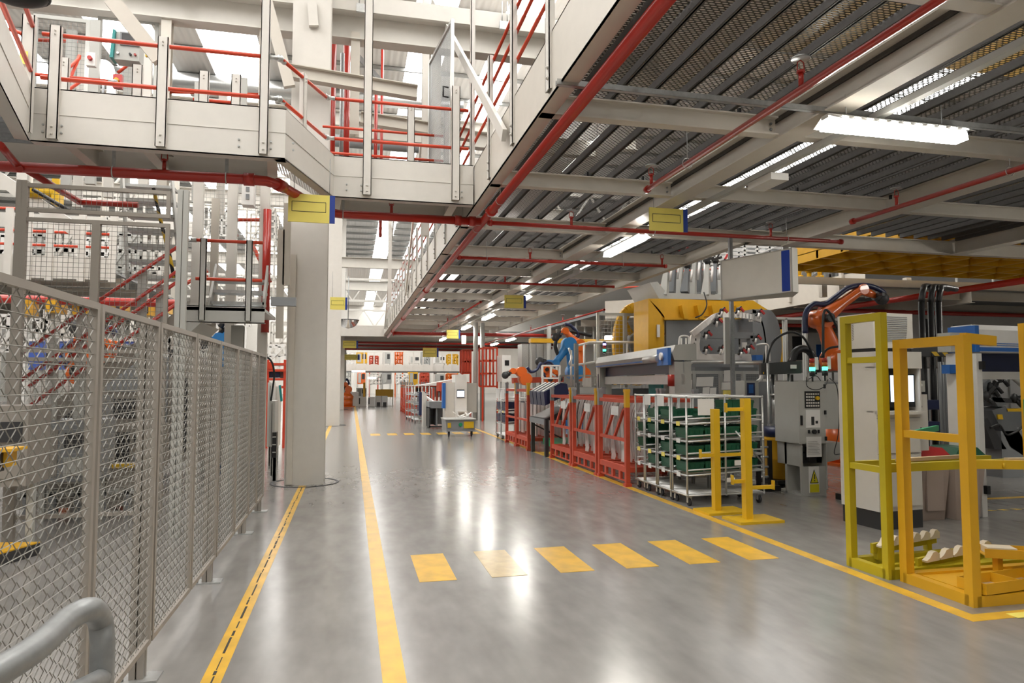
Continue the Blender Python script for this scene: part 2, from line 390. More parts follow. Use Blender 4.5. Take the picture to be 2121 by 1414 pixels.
part(mz, 'deck_panels', pan, DECK); part(mz, 'deck_ribs', fl, mat('dark_deck_rib', (.11, .105, .10), .55, .3, var=.25, scale=20.))
ys = [-1.1, 1.3, 3.75, 6.3, 8.75, 11.3, 13.8, 16.3, 18.8, 21.3, 23.8, 26.3, 28.8, 31.3, 33.8, 36.3]
for y in ys:
    x1 = 14.2 if y < 11 else 7.25
    part(mz, 'cross_beam', MB().ibeam((XE+.02, y, ZB), (4.36, y, ZB), .2, .13), CREAM)
    part(mz, 'cross_beam', MB().ibeam((4.64, y, ZB), (min(x1, 7.95), y, ZB), .2, .13), CREAM)
    if y < 11: part(mz, 'cross_beam', MB().ibeam((8.25, y, ZB), (14.2, y, ZB), .2, .13), CREAM)
part(mz, 'main_beam', MB().ibeam((4.5, -2, ZB-.02), (4.5, 38, ZB-.02), .3, .27), CREAM)
part(mz, 'main_beam', MB().ibeam((8.1, -2, ZB-.02), (8.1, 11.4, ZB-.02), .3, .27), CREAM)
part(mz, 'main_beam', MB().ibeam((12.0, -2, ZB-.02), (12.0, 11.4, ZB-.02), .3, .27), CREAM)
part(mz, 'edge_beam', MB().ibeam((7.2, 11.3, ZB), (7.35, 38, ZB), .26, .16), CREAM)
part(mz, 'edge_beam', MB().ibeam((7.2, 11.45, ZB), (14.2, 11.45, ZB), .26, .16), CREAM)
mb = MB()
for y in ys[2:9]:
    for i in range(12):
        x = 2.3+i*.82
        if (y > 11 and x > 7) or abs(x-4.5) < .3: continue
        mb.box(x-.012, y-.02, ZB+.2, x+.012, y+.02, ZB+.27)
part(mz, 'deck_clips', mb, BLACK)
mb = MB()
for y in ys[3:9]:
    for z in (.07, .12): bolt(mb, (XE+.05, y-.08, ZB+z), (0, -1, 0), .014)
    for x in (4.3, 4.7):
        for z in (.07, .13): bolt(mb, (x, y-.012, ZB+z), (0, -1, 0), .014)
part(mz, 'bolts', mb, GALVD)
mu = thing('blocking_platform', (9, 18, 8.2), 'unseen solid platform added above the perforated deck to block skylights', 'platform')  # hidden slab added to keep skylight strips out of the deck slots
part(mu, 'deck', MB().box(4.0, -3, 8.2, 14.2, 11.5, 8.3).box(4.0, 11.5, 8.2, 7.3, 38, 8.3), WHITE); part(mu, 'edge_beam', MB().bar((3.96, -3, 8.15), (3.96, 38, 8.15), .06, .4), CREAM)
# mezzanine side railing (posts on the outside face, red rails behind them)
rl = thing('guard_railing', (XE, 6, ZT), 'railing with cream posts and thin orange rails along the mezzanine edge', 'railing')
py_ = [5.87, 7.33, 8.66, 10.04, 11.5, 13.0, 14.65, 16.2, 17.6, 19.0, 20.4, 21.8, 23.2, 24.6, 26, 27.4, 28.8, 30.2, 31.6, 33, 34.4, 35.8]
for i, y in enumerate(py_):
    top = {0: 9.5, 1: 9.5, 3: 9.5}.get(i, 5.95)
    mb = MB().chan((XE-.03, y, ZB+.06), (XE-.03, y, top), .12, .06, (-1, 0, 0))
    for z in (.16, .26): bolt(mb, (XE-.03, y-.03, ZB+z), (-1, 0, 0), .016)
    part(rl, 'post', mb, CREAM2)
for z in (5.28, 5.62, 5.9): part(rl, 'rail', MB().cyl((XE+.04, 4.2, z), (XE+.04, 36, z), .021, 8), ORANGE)
def brace(p, q, label): return solo('diagonal_brace', MB().bar(p, q, .14, .05, (1, 0, 0)), CREAM2, label, 'steel brace')
brace((1.66, 7.45, 4.45), (1.66, 14.9, 10.2), 'near diagonal brace rising from the mezzanine edge to the top of the photo')
brace((1.66, 22, 4.45), (1.66, 15.2, 9.2), 'diagonal brace meeting the mezzanine edge beyond the walkway')
brace((1.66, 36, 4.45), (1.66, 28, 9.2), 'distant thin diagonal brace beside the second column')
for y, l in ((15.1, 'slim cream post rising from the mezzanine edge behind the walkway'), (29.5, 'distant slim cream post above the mezzanine edge')):
    solo('upper_post', MB().ibeam((1.55, y, 4.9), (1.55, y, 10.5), .15, .15, up=(0, 1, 0)), CREAM2, l, 'steel post')
# sprinkler pipes
TUBE3 = mat('added_upper_tube', (.9, .9, .9), .3, emit=(1, .97, .92), es=7.)  # for the lamps added above the deck
def sprinkler(t, x, y, z, disc=True):
    s = part(t, 'sprinkler_head', MB().cyl((x, y, z), (x, y, z+.11), .022, 8).cyl((x, y, z+.11), (x, y, z+.13), .035, 8).tube([(x-.035, y, z+.13), (x-.03, y, z+.2), (x, y, z+.22), (x+.03, y, z+.2), (x+.035, y, z+.13)], .005, 5), RED)
    if disc: part(s, 'heat_disc', MB().lathe((x, y, z+.235), [(.001, .0), (.075, .0), (.08, -.01), (.075, .005), (.001, .006)], 16), GALV)
def hanger(t, x, y, z, top, ax):
    r = .06; u = V((1, 0, 0)) if ax == 'y' else V((0, 1, 0))
    mb = MB().tube(arc((x, y, z), r, 0, math.tau, u, Z3, 12), .005, 5).cyl((x, y, z+r), (x, y, top), .005, 5)
    part(t, 'hanger', mb, GALV)
t = thing('sprinkler_main', (1.95, 4, 4.1), 'thick red sprinkler main running along under the mezzanine edge', 'pipe')
mp = part(t, 'pipe', MB().cyl((1.95, -2, 4.12), (1.95, 38.5, 4.12), .057, 20), RED)
for y in (9.6, 18.5, 27, 34): part(t, 'coupling', MB().cyl((1.95, y-.05, 4.12), (1.95, y+.05, 4.12), .078, 16).box(1.86, y-.02, 4.1, 2.04, y+.02, 4.14), RED)
for y in (9.0, 10.8, 14.5): hanger(t, 1.95, y, 4.12, 4.4, 'y')
def xpipe(y, x0, x1, z, r, heads, label, hang=(), m=RED):
    t = thing('sprinkler_pipe', (x0, y, z), label, 'pipe')
    part(t, 'pipe', MB().cyl((x0, y, z), (x1, y, z), r, 12).cyl((x0+.02, y, z), (x0+.07, y, z), r*1.5, 12).cyl((x1-.05, y, z), (x1, y, z), r*1.3, 12), m)
    for x in heads: sprinkler(t, x, y, z+r)
    for x in hang: hanger(t, x, y, z, 4.45, 'x')
    return t
xpipe(10.15, 2.0, 8.3, 4.08, .035, (3.35, 6.9), 'red sprinkler pipe crossing under the mezzanine just before the right yellow sign', (4.75, 7.2))
xpipe(13.28, 2.0, 6.5, 4.1, .033, (3.5, 6.4), 'second red sprinkler pipe across, behind the lit lamp', (2.6, 5.5))
xpipe(16.5, 2.0, 6.6, 4.1, .03, (3.7, 6.1), 'third red sprinkler pipe across, behind the unlit lamp', (2.6, 5.6))
def ypipe(x, y0, y1, z, r, heads, label, hang=()):
    t = thing('sprinkler_pipe', (x, y0, z), label, 'pipe')
    part(t, 'pipe', MB().cyl((x, y0, z), (x, y1, z), r, 10).cyl((x, y1-.06, z), (x, y1, z), r*1.4, 10).cyl((x, y0, z), (x, y0+.06, z), r*1.4, 10), RED)
    for y in heads: sprinkler(t, x, y, z+r)
    for y in hang: hanger(t, x, y, z, 4.45, 'y')
ypipe(3.65, -2, 8.0, 4.1, .033, (4.9, 7.85), 'thin red sprinkler pipe crossing the top of the photo toward the camera', (6.9,))
ypipe(7.45, -2, 8.9, 4.1, .033, (8.0,), 'thin red sprinkler pipe entering from the right edge', (6.3,))
ypipe(3.85, 20.6, 34, 4.1, .028, (24, 28, 31), 'distant red pipe slanting left of the lamp row')
ypipe(8.2, 21.4, 42, 4.05, .03, (26, 31, 36), 'distant red pipe slanting above the blue robot')
t = xpipe(35, 2.0, 15, 4.1, .09, (), 'thick red pipe crossing far away behind the small yellow signs')
# strut rails and lamps
solo('strut_rail', MB().chan((1.7, 5.55, 4.22), (12, 5.55, 4.22), .05, .05, (0, 0, -1), .004), GALV, 'galvanised strut rail carrying the nearest lamp', 'strut rail')
solo('lighting_trunk', MB().box(4.86, 2, 4.17, 4.94, 38, 4.23), GREYL, 'long light grey cable trunk running beside the main beam with the lamps', 'cable trunk')
solo('junction_box', MB().box(5.0-.12, 7.15, 4.08, 5.0+.12, 7.65, 4.165), WHITE, 'small white box on the cable trunk', 'box')
def lamp(c, L_, ax, label, m, slots=True):
    c = V(c); u = V((1, 0, 0)) if ax == 'x' else V((0, 1, 0)); w = V((0, 1, 0)) if ax == 'x' else V((-1, 0, 0))
    t = thing('strip_lamp', c, label, 'lamp')
    a = c-u*L_/2; e = u*L_
    part(t, 'housing', MB().prism([a-w*.05+Z3*.10, a+w*.05+Z3*.10, a+w*.05+Z3*.06, a-w*.05+Z3*.06], e), WHITE)
    rf = MB()
    for s_ in (-1, 1):
        rf.prism([a+w*s_*.05+Z3*.085, a+w*s_*.16+Z3*.02, a+w*s_*.163+Z3*.024, a+w*s_*.053+Z3*.09], e)
    part(t, 'reflector', rf, WHITE)
    part(t, 'tube', MB().prism([a-w*.06+Z3*.055, a+w*.06+Z3*.055, a+w*.075-Z3*.03, a-w*.075-Z3*.03], e), m)
    if slots and m is not WHITE:
        s_ = MB()
        for k in range(11):
            q = a+e*(k+.6)/11.6-w*.165+Z3*.03; s_.prism([q, q+u*.045, q+u*.045+w*.03+Z3*.018, q+w*.03+Z3*.018], -w*.002+Z3*.003)
        part(t, 'light_slots', s_, m)
    for k in (.15, .85): part(t, 'suspension_rod', MB().cyl(a+e*k+Z3*.1, a+e*k+Z3*.32, .005, 5), GALVD)
lamp((5.04, 5.4, 4.03), 1.55, 'x', 'nearest lit strip lamp hanging across the aisle direction at upper right', TUBE)
lamp((4.66, 11.2, 4.02), 1.6, 'y', 'lit strip lamp hanging just left of the right yellow sign', TUBE)
lamp((4.72, 14.8, 4.02), 1.6, 'y', 'unlit strip lamp behind the second lit one', GREYL, False)
lamp((4.8, 19.3, 4.02), 1.5, 'y', 'lit strip lamp hidden mostly behind the middle yellow sign', TUBE2)
lamp((4.9, 24.8, 4.02), 1.6, 'y', 'lit strip lamp beyond the middle yellow sign', TUBE2)
lamp((4.9, 29.8, 4.02), 1.6, 'y', 'lit strip lamp just before the third yellow sign', TUBE2)
lamp((5.0, 38.5, 4.02), 1.6, 'y', 'farthest lit strip lamp of the row over the aisle', TUBE2)
lamp((4.72, .6, 4.02), 1.6, 'y', 'added lit strip lamp over the aisle edge, behind the camera', TUBE)  # unseen lamp added to light front faces under the mezzanine
lamp((11.6, 6.6, 4.02), 1.6, 'y', 'added lit strip lamp beyond the right edge, nearer the camera', TUBE)  # out of view, added to brighten the machines at right
lamp((12.6, 9.4, 4.02), 1.6, 'y', 'added lit strip lamp beyond the right edge, farther back', TUBE)  # second lamp added out of view for the right side
lamp((8.55, 36.8, 3.95), 1.6, 'y', 'lit strip lamp over the blue robot, nearer of two', TUBE2)
lamp((8.6, 41.5, 3.95), 1.6, 'y', 'lit strip lamp over the blue robot, farther of two', TUBE2)
for i, (x, y) in enumerate([(5.6, 6.6), (9, 3.5), (11.5, 1.5), (12, 7), (5.9, 17), (5.9, 27)]):  # unseen lamps added so the deck slots look bright; first matches a real streak
    t = thing('strip_lamp', (x, y, 7.6), 'lit strip lamp added under the blocking platform to brighten the deck slots', 'lamp', 'added lamps above the perforated deck')
    part(t, 'tube', MB().box(x-.06, y-1.5, 7.6, x+.06, y+1.5, 7.68), TUBE3)
    for k in (-1.2, 1.2): part(t, 'rod', MB().cyl((x, y+k, 7.68), (x, y+k, 8.2), .006, 5), GALVD)
# hanging signs
def sign(x0, x1, z0, z1, y, label, rods=True, top=4.3):
    t = thing('hanging_sign', ((x0+x1)/2, y, z0), label, 'sign')
    w = x1-x0; bx = x1-.07*w/.6
    part(t, 'panel', MB().box(x0, y, z0, bx, y+.02, z1), SIGNY)
    part(t, 'blue_end', MB().box(bx, y-.001, z0, x1, y+.021, z1), BLUE, 'blue end strip')
    a, b, c, d = x0+.08*w, bx-.08*w, z0+.38*(z1-z0), z0+.73*(z1-z0); q = .0035*w/.6
    mb = MB()
    for bb in ((a, c-q, b, c+q), (a, d-q, b, d+q), (a-q, c, a+q, d), (b-q, c, b+q, d)): mb.box(bb[0], y-.003, bb[1], bb[2], y, bb[3])
    part(t, 'outline', mb, INK, 'thin black empty rectangle')
    if rods:
        for k in (.12, .88): part(t, 'wire', MB().cyl((x0+w*k, y+.01, z1), (x0+w*k, y+.01, top), .004, 5), GALVD)
sign(-.83, -.24, 3.73, 4.10, 9.2, 'yellow hanging sign with a blue end on the near white column', True, 4.6)
sign(4.22, 4.83, 3.86, 4.2, 9.15, 'yellow hanging sign with a blue end under the mezzanine at right', True, 4.4)
sign(3.8, 4.37, 3.54, 3.87, 17, 'yellow hanging sign below the lamp row, middle distance', True, 4.3)
sign(3.54, 4.06, 3.3, 3.63, 26, 'small yellow hanging sign below the lamp row, third away')
sign(3.75, 4.6, 2.98, 3.48, 37, 'tiny yellow hanging sign farthest under the lamp row')
sign(-.52, -.12, 3.38, 3.68, 16.9, 'yellow sign with a blue end on the right edge of the near column')
sign(-.5, .35, 3.55, 3.98, 40, 'small far yellow sign beside the second column, upper one', True, 4.8)
sign(-.6, .5, 3.0, 3.35, 44, 'small far yellow sign beside the second column, lower one', True, 4.4)
# big white double sided sign on the right
a = P(1493, 622, Z=2.86); 
t = thing('sign_box', (6.1, 9.6, 2.86), 'large blank off white box sign with a dark blue end, hung at right', 'sign')
p0 = P(1494, 622, Y=10.6); p1 = P(1643, 604, Y=9.55)
z0 = 2.86; z1 = 3.46; A = V((P(1494, 622, Z=z0).x, P(1494, 622, Z=z0).y, z0)); B = V((P(1643, 604, Z=z0).x, P(1643, 604, Z=z0).y, z0))
d = (B-A).normalized(); nr = V((d.y, -d.x, 0)); bk = -nr if nr.dot(V((0, -1, 0))) > 0 else nr; W = (B-A).length
C_ = A+d*W*.72+bk*.5
part(t, 'box_body', MB().prism([A+bk*.02, B+bk*.02, B+bk*.12, C_, A+bk*.25], Z3*(z1-z0)), CREAM2)
part(t, 'face', MB().prism([A, B, B+bk*.02, A+bk*.02], Z3*(z1-z0)), CREAM2)
part(t, 'blue_end', MB().prism([A+d*W*.86-bk*.003+Z3*.02, A+d*W*.965-bk*.003+Z3*.02, A+d*W*.965+Z3*.02, A+d*W*.86+Z3*.02], Z3*(z1-z0-.04)), BLUE, 'dark blue end strip')
fr = MB()
for zz in (0, z1-z0-.012): fr.prism([A-bk*.006+Z3*zz, B-bk*.006+Z3*zz, B+Z3*zz, A+Z3*zz], Z3*.012)
for k in (0, 1-.02/W): fr.prism([A+d*W*k-bk*.006, A+d*(W*k+.02)-bk*.006, A+d*(W*k+.02), A+d*W*k], Z3*(z1-z0))
part(t, 'trim', fr, ALU)
# ================================================================ WALKWAY crossing on the left and beside the near column
wk = thing('walkway', (-2, 9, ZB), 'cream walkway crossing the top left with a stepped back section over the sign', 'walkway')
XA0, XA1, YA = -3.42, -.79, 8.25
XB0, YB = -.28, 9.82
def fascia(p, q, nrm, bs=(), lab='side_beam'):
    mb = MB().chan((p[0], p[1], (ZB+ZT)/2), (q[0], q[1], (ZB+ZT)/2), ZT-ZB, .14, nrm, .012)
    mb.bar((p[0]+nrm[0]*.001, p[1]+nrm[1]*.001, 4.56), (q[0]+nrm[0]*.001, q[1]+nrm[1]*.001, 4.56), .012, .008)
    part(wk, lab, mb, CREAM2)
fascia((XA0, YA), (XA1, YA), (0, -1, 0)); fascia((XA1, YA), (XB0, YB), (.95, -.31, 0)); fascia((XB0, YB), (XE-.02, YB), (0, -1, 0))
fascia((-2.55, 4.9), (XA0, YA), (.97, .25, 0))
mb = MB()
for x in (-3.3, -3.12, -1.3, -.95, -.7): 
    for z in (4.36, 4.44): bolt(mb, (x, YA, z), (0, -1, 0), .013)
for x in (-.1, .1, .2, 1.4, 1.55):
    for z in (4.36, 4.44): bolt(mb, (x, YB, z), (0, -1, 0), .013)
part(wk, 'bolts', mb, GALV)
part(wk, 'far_side_beam', MB().chan((-8, 9.35, 4.5), (-1.1, 9.35, 4.5), .5, .1, (0, 1, 0)), CREAM)
part(wk, 'far_side_beam', MB().chan((XB0-.3, 11.0, 4.5), (XE, 11.0, 4.5), .5, .1, (0, 1, 0)), CREAM)
part(wk, 'side_beam', MB().chan((-3.7, 4.9, 4.55), (-8, 8.1, 4.55), .6, .1, (-.6, -.8, 0)), CREAM)
for x0, y0, x1, y1 in ((-3.1, YA+.1, -3.1, 9.3), (-2.3, YA+.1, -2.3, 9.3), (XA1-.15, YA+.1, XA1-.25, 9.3), (XB0+.05, YB+.1, XB0, 10.9), (1.45, YB+.1, 1.45, 10.9), (-3.25, 7, -4.6, 6.7), (-2.95, 5.7, -4.2, 5.5)):
    part(wk, 'cross_beam', MB().ibeam((x0, y0, ZB+.02), (x1, y1, ZB+.02), .25, .12), CREAM)
def grate():
    m = bpy.data.materials.new('serrated_grating'); m.use_nodes = True
    nt = m.node_tree; N = nt.nodes; L = nt.links; b = N['Principled BSDF']; b.inputs['Metallic'].default_value = .7; b.inputs['Roughness'].default_value = .35; b.inputs['Base Color'].default_value = (.7, .7, .7, 1)
    geo = N.new('ShaderNodeNewGeometry'); mp = N.new('ShaderNodeMapping'); mp.inputs['Scale'].default_value = (30, 40, 30); L.new(geo.outputs['Position'], mp.inputs[0])
    vo = N.new('ShaderNodeTexVoronoi'); vo.inputs['Randomness'].default_value = 0; vo.inputs['Scale'].default_value = 1; L.new(mp.outputs[0], vo.inputs['Vector'])
    lt = N.new('ShaderNodeMath'); lt.operation = 'LESS_THAN'; L.new(vo.outputs['Distance'], lt.inputs[0]); lt.inputs[1].default_value = .3
    bp = N.new('ShaderNodeBump'); bp.inputs['Strength'].default_value = 1; bp.inputs['Distance'].default_value = .01; L.new(vo.outputs['Distance'], bp.inputs['Height']); L.new(bp.outputs[0], b.inputs['Normal'])
    tr = N.new('ShaderNodeBsdfTransparent'); mx = N.new('ShaderNodeMixShader'); L.new(lt.outputs[0], mx.inputs[0]); L.new(b.outputs[0], mx.inputs[1]); L.new(tr.outputs[0], mx.inputs[2]); L.new(mx.outputs[0], N['Material Output'].inputs[0]); return m
GRATE = grate()
mb = MB()
mb.add([(-8, YA+.02, 4.56), (XA1, YA+.02, 4.56), (XB0, YB+.02, 4.56), (XE, YB+.02, 4.56), (XE, 11, 4.56), (-.6, 11, 4.56), (-1.2, 9.35, 4.56), (-8, 9.35, 4.56)], [(0, 1, 6, 7), (1, 2, 5, 6), (2, 3, 4, 5)])
mb.add([(-2.55, 4.9, 4.56), (XA0, YA, 4.56), (-8, 8.2, 4.56), (-8, 7.9, 4.56), (-3.7, 4.9, 4.56)], [(0, 1, 2, 3, 4)])
part(wk, 'grating', mb, GRATE)
fb = MB()
for y in (8.45, 8.62, 8.8, 8.97, 9.15): fb.box(-8, y, 4.5, XA1, y+.006, 4.56)
for y in (10.05, 10.25, 10.45, 10.65, 10.85): fb.box(XB0, y, 4.5, XE, y+.006, 4.56)
part(wk, 'grating_ribs', fb, GALVD)
# railing of the walkway
rw = thing('guard_railing', (-2, 8.2, 4.3), 'railing with cream posts and orange rails along the left walkway', 'railing')
def rpost(x, y, z0, z1, f, w=.11, d=.06, par=rw):
    mb = MB().chan((x, y, z0), (x, y, z1), w, d, f)
    fv = V(f).normalized()
    for z in (z0+.05, z0+.13): bolt(mb, V((x, y, z)), fv, .014)
    for z in (z1-.06, z1-.1): bolt(mb, V((x, y, z)), fv, .01)
    return part(par, 'post', mb, CREAM2)
rpost(-3.42, 8.1, 4.3, 5.58, (0, -1, 0), .12); rpost(-3.2, 8.2, 4.28, 5.54, (0, -1, 0)); rpost(-2.12, 8.2, 4.28, 5.54, (0, -1, 0)); rpost(-1.03, 8.2, 4.28, 10.2, (0, -1, 0), .1)
rpost(-.62, 8.95, 4.4, 5.6, (.95, -.31, 0)); rpost(.18, 9.76, 4.3, 9.8, (0, -1, 0), .12); rpost(1.45, 9.76, 4.3, 6.0, (0, -1, 0), .12)
def cl(mb, p): mb.ball(p, .04, n=8)
rails = [((-3.35, 8.27, 5.46), (-1.05, 8.27, 5.46)), ((-3.35, 8.27, 4.97), (-1.05, 8.27, 4.97))]
for z in (5.46, 4.97): part(rw, 'rail', MB().cyl((-3.35, 8.27, z), (-1.0, 8.27, z), .024, 10), ORANGE)
for z, z2 in ((5.46, 5.68), (4.97, 5.1)):
    part(rw, 'rail', MB().cyl((-.85, 8.3, z), (-.4, 9.75, z2-.03), .024, 10), ORANGE)
    part(rw, 'rail', MB().cyl((-.3, 9.85, z2), (1.65, 9.85, z2), .024, 10), ORANGE)
    e = MB().cyl((-1.0, 8.27, z), (-.88, 8.27, z), .03, 8).ball((-.87, 8.28, z), .045, n=8).cyl((-.87, 8.28, z), (-.83, 8.38, z), .03, 8)
    part(rw, 'elbow_clamp', e, GALV, 'galvanised clamp elbow'); e = MB()
    e.cyl((-.42, 9.7, z2-.02), (-.38, 9.82, z2), .03, 8).ball((-.38, 9.83, z2), .042, n=8).cyl((-.38, 9.84, z2), (-.28, 9.85, z2), .03, 8)
    part(rw, 'elbow_clamp', e, GALV, 'galvanised clamp elbow')
for (x0, y0), (x1, y1) in (((-2.6, 4.9), (-3.38, 8.1)),):
    for z in (5.46, 4.97): part(rw, 'rail', MB().cyl((x0, y0, z), (x1, y1, z), .024, 10), ORANGE)
rpost(-2.88, 6.2, 4.35, 5.55, (.97, .25, 0))
# inner railing (far side of the walkway)
ri = thing('guard_railing', (-4, 9.5, 4.6), 'inner railing with orange rails behind the left walkway', 'railing')
for x in (-4.4, -3.6, -2.75, -1.95, -1.55): rpost(x, 9.5, 4.55, 5.75, (0, -1, 0), .12, .06, ri)
for z in (5.52, 5.02): part(ri, 'rail', MB().cyl((-8, 9.56, z), (-3.1, 9.56, z), .022, 8), ORANGE)
for z in (5.35, 4.92): part(ri, 'rail', MB().cyl((-2.4, 9.62, z), (-1.0, 9.62, z), .022, 8), ORANGE)
ends = MB()
for z in (5.52, 5.02): ends.cyl((-3.1, 9.56, z), (-3.0, 9.56, z), .03, 8)
for z in (5.35, 4.92): ends.cyl((-2.5, 9.62, z), (-2.38, 9.62, z), .03, 8)
part(ri, 'end_clamps', ends, GALV)
rd = thing('guard_railing', (-.5, 11, 4.9), 'inner railing with orange rails behind the sign walkway, running to the mesh door', 'railing')
for x in (.9, 1.5): rpost(x, 11.05, 4.6, 6.2, (0, -1, 0), .12, .06, rd)
for z in (5.72, 5.3, 4.95): part(rd, 'rail', MB().cyl((-.5, 11.1, z), (1.5, 11.1, z), .022, 8), ORANGE)
# stair handrails climbing behind
sr = thing('stair_handrail', (-3, 10.6, 4.9), 'short sloping orange handrails above the left walkway', 'handrail')
for a_, b_ in (((80, 230), (165, 170)), ((130, 200), (165, 115)), ((245, 150), (290, 115)), ((130, 152), (165, 120)), ((240, 205), (262, 250)), ((247, 250), (230, 200))):
    part(sr, 'rail', MB().cyl(P(*a_, Y=10.3), P(*b_, Y=10.6), .022, 8), ORANGE)
# red pipe under the walkway
t = thing('sprinkler_main', (-3, 8.72, 4.1), 'thick red pipe under the left walkway bending round the near column', 'pipe')
pts = [(-9, 8.8, 4.1), (-4, 8.78, 4.1), (-1.25, 8.68, 4.1), (-1.05, 8.7, 4.1), (-.9, 8.85, 4.1), (-.45, 9.95, 4.1), (-.35, 10.12, 4.1), (-.2, 10.2, 4.1), (1.9, 10.2, 4.1)]
part(t, 'pipe', MB().tube(pts, .062, 18), RED)
for p, q in (((-1.3, 8.68, 4.1), (-1.18, 8.68, 4.1)), ((-.93, 8.8, 4.1), (-.87, 8.93, 4.1)), ((-.5, 9.83, 4.1), (-.45, 9.95, 4.1)), ((1.5, 10.2, 4.1), (1.6, 10.2, 4.1)), ((1.72, 10.2, 4.1), (1.82, 10.2, 4.1))): part(t, 'coupling', MB().cyl(p, q, .078, 16), RED)
sprinkler(t, -2.2, 8.72, 4.16); sprinkler(t, .55, 10.2, 4.16)
for x, y in ((-2.75, 8.74), (-1.5, 8.69), (-.15, 10.2)): part(t, 'strap', MB().tube(arc((x, y, 4.1), .068, 0, math.tau, (0, 1, 0), Z3, 14), .008, 5).box(x-.02, y-.004, 4.17, x+.02, y+.004, 4.4), GALV)
t = thing('sprinkler_pipe', (-3.9, 8, 4.1), 'red pipe branch dropping in from the left edge', 'pipe')
part(t, 'pipe', MB().tube(smooth([P(0, 300, Z=4.12), P(38, 345, Z=4.1), P(40, 350, Z=4.05)], 4), .04, 10).cyl((-3.7, 8.8, 4.1), (-3.5, 9.9, 4.0), .04, 10).cyl((-3.5, 9.9, 4.0), (-2.8, 9.9, 4.0), .04, 10), RED)
# vertical red pipes and brackets around the near column
def vpipe(px, y, z0, z1, r, label, m=RED):
    x = P(px, 300, Y=y).x; return solo('riser_pipe', MB().cyl((x, y, z0), (x, y, z1), r, 12), m, label, 'pipe')
vpipe(686, 13.0, 4.9, 8.2, .07, 'thick red riser pipe just right of the near column')
vpipe(716, 13.6, 4.9, 8.6, .07, 'second red riser pipe right of the near column', )
vpipe(707, 13.3, 4.9, 8.0, .04, 'grey conduit between the two red riser pipes', GALVD)
vpipe(790, 16, 5, 9.5, .035, 'thin red riser pipe behind the walkway railing')
vpipe(778, 12, 4.9, 6.7, .03, 'short red pipe with a sprinkler behind the tall post')
vpipe(557, 11.0, 2.4, 4.3, .06, 'bright red riser pipe left of the near column, below the walkway')
for px, y, z0, z1, lab in ((735, 12.4, 6.1, 8.0, 'grey steel post hanging beside the riser pipes'), (545, 12.4, 4.9, 8.0, 'cream hanger post left of the near column'), (340, 12.4, 4.9, 7.9, 'cream hanger post behind the sloping brace at upper left'), (905, 12.6, 4.9, 8.0, 'cream post beside the mesh door')):
    x = P(px, 200, Y=y).x; solo('upper_post', MB().ibeam((x, y, z0), (x, y, z1), .16, .16, up=(0, 1, 0)), CREAM, lab, 'steel post')
solo('roof_beam', MB().ibeam((-1.1, 11.2, 6.5), (1.0, 11.2, 6.35), .22, .16), CREAM, 'short grey beam in front of the near column, above the railing', 'steel beam')
solo('roof_beam', MB().ibeam((.1, 12.8, 6.45), (2.2, 12.8, 6.3), .22, .16), CREAM, 'short cream beam right of the tall post behind the railing', 'steel beam')
solo('roof_beam', MB().ibeam((-.4, 13, 4.85), (1.7, 13, 4.85), .35, .16), CREAM, 'cream beam seen through the railing right of the near column', 'steel beam')
solo('diagonal_brace', MB().bar(P(232, 0, Y=9), P(332, 125, Y=9), .18, .1, (0, 1, 0)), CREAM, 'broad cream brace slanting down at upper left', 'steel brace')
solo('diagonal_brace', MB().bar(P(552, 0, Y=11), P(600, 180, Y=11), .17, .1, (0, 1, 0)), CREAM, 'broad cream brace just left of the near column', 'steel brace')
solo('diagonal_brace', MB().bar(P(722, 95, Y=14), P(805, 185, Y=14), .09, .06, (0, 1, 0)), GALVD, 'thin grey brace right of the near column', 'steel brace')
solo('knee_plate', MB().prism([P(636, 0, Y=11.4), P(655, 0, Y=11.4), P(660, 52, Y=11.4), P(640, 52, Y=11.4)], (0, .08, 0)), CREAM2, 'short bracket plate at the top of the near column', 'bracket')
# mesh door on the walkway
t = thing('mesh_door', (1.25, 10.6, 4.85), 'narrow mesh door standing open above the walkway beside the mezzanine', 'door')
a = P(905, 140, Y=11.2); 
part(t, 'frame', MB().frame((1.42, 9.95, 4.62), (-.12, 1, 0), (0, 0, 1), 1.5, 2.5, .05, .05), ALU)
part(t, 'mesh', MB().grid((1.42, 9.95, 4.66), (-.12, 1, 0), (0, 0, 1), 1.5, 2.42, .035, .003), GALVD)
part(t, 'handle', MB().tube([(1.36, 9.95, 5.9), (1.28, 9.93, 5.9), (1.28, 9.93, 6.05), (1.36, 9.95, 6.05)], .014, 6), BLACK)
# control panel above the left walkway
t = thing('operator_console', (-2.7, 9.9, 5.3), 'grey control panel with a dark screen and teal side above the left walkway', 'control panel')
a = P(236, 122, Y=9.9); b_ = P(290, 70, Y=9.9)
part(t, 'case', MB().box(a.x, 9.9, a.z, b_.x, 10.1, b_.z), GREYL)
part(t, 'teal_side', MB().prism([(a.x-.04, 9.85, a.z), (a.x, 9.85, a.z), (a.x+.02, 9.85, b_.z), (a.x-.01, 9.85, b_.z)], (0, .2, 0)), TEAL)
sx0, sx1 = a.x+.09, a.x+.33
part(t, 'screen', MB().box(sx0, 9.885, a.z+.22, sx1, 9.9, a.z+.36), DARK)
part(t, 'bezel', MB().frame((sx0-.02, 9.89, a.z+.2), (1, 0, 0), (0, 0, 1), sx1-sx0+.04, .18, .02, .02), GREY)
for i, (dx, m) in enumerate(((.05, GALV), (.2, BLACK), (.26, LAMPR), (.4, YEL))): part(t, 'button', MB().cyl((a.x+dx, 9.9, a.z+.08), (a.x+dx, 9.87, a.z+.08), .016, 8), m)
part(t, 'bracket', MB().box(a.x+.2, 10.0, a.z-.25, a.x+.27, 10.05, a.z), GALV)
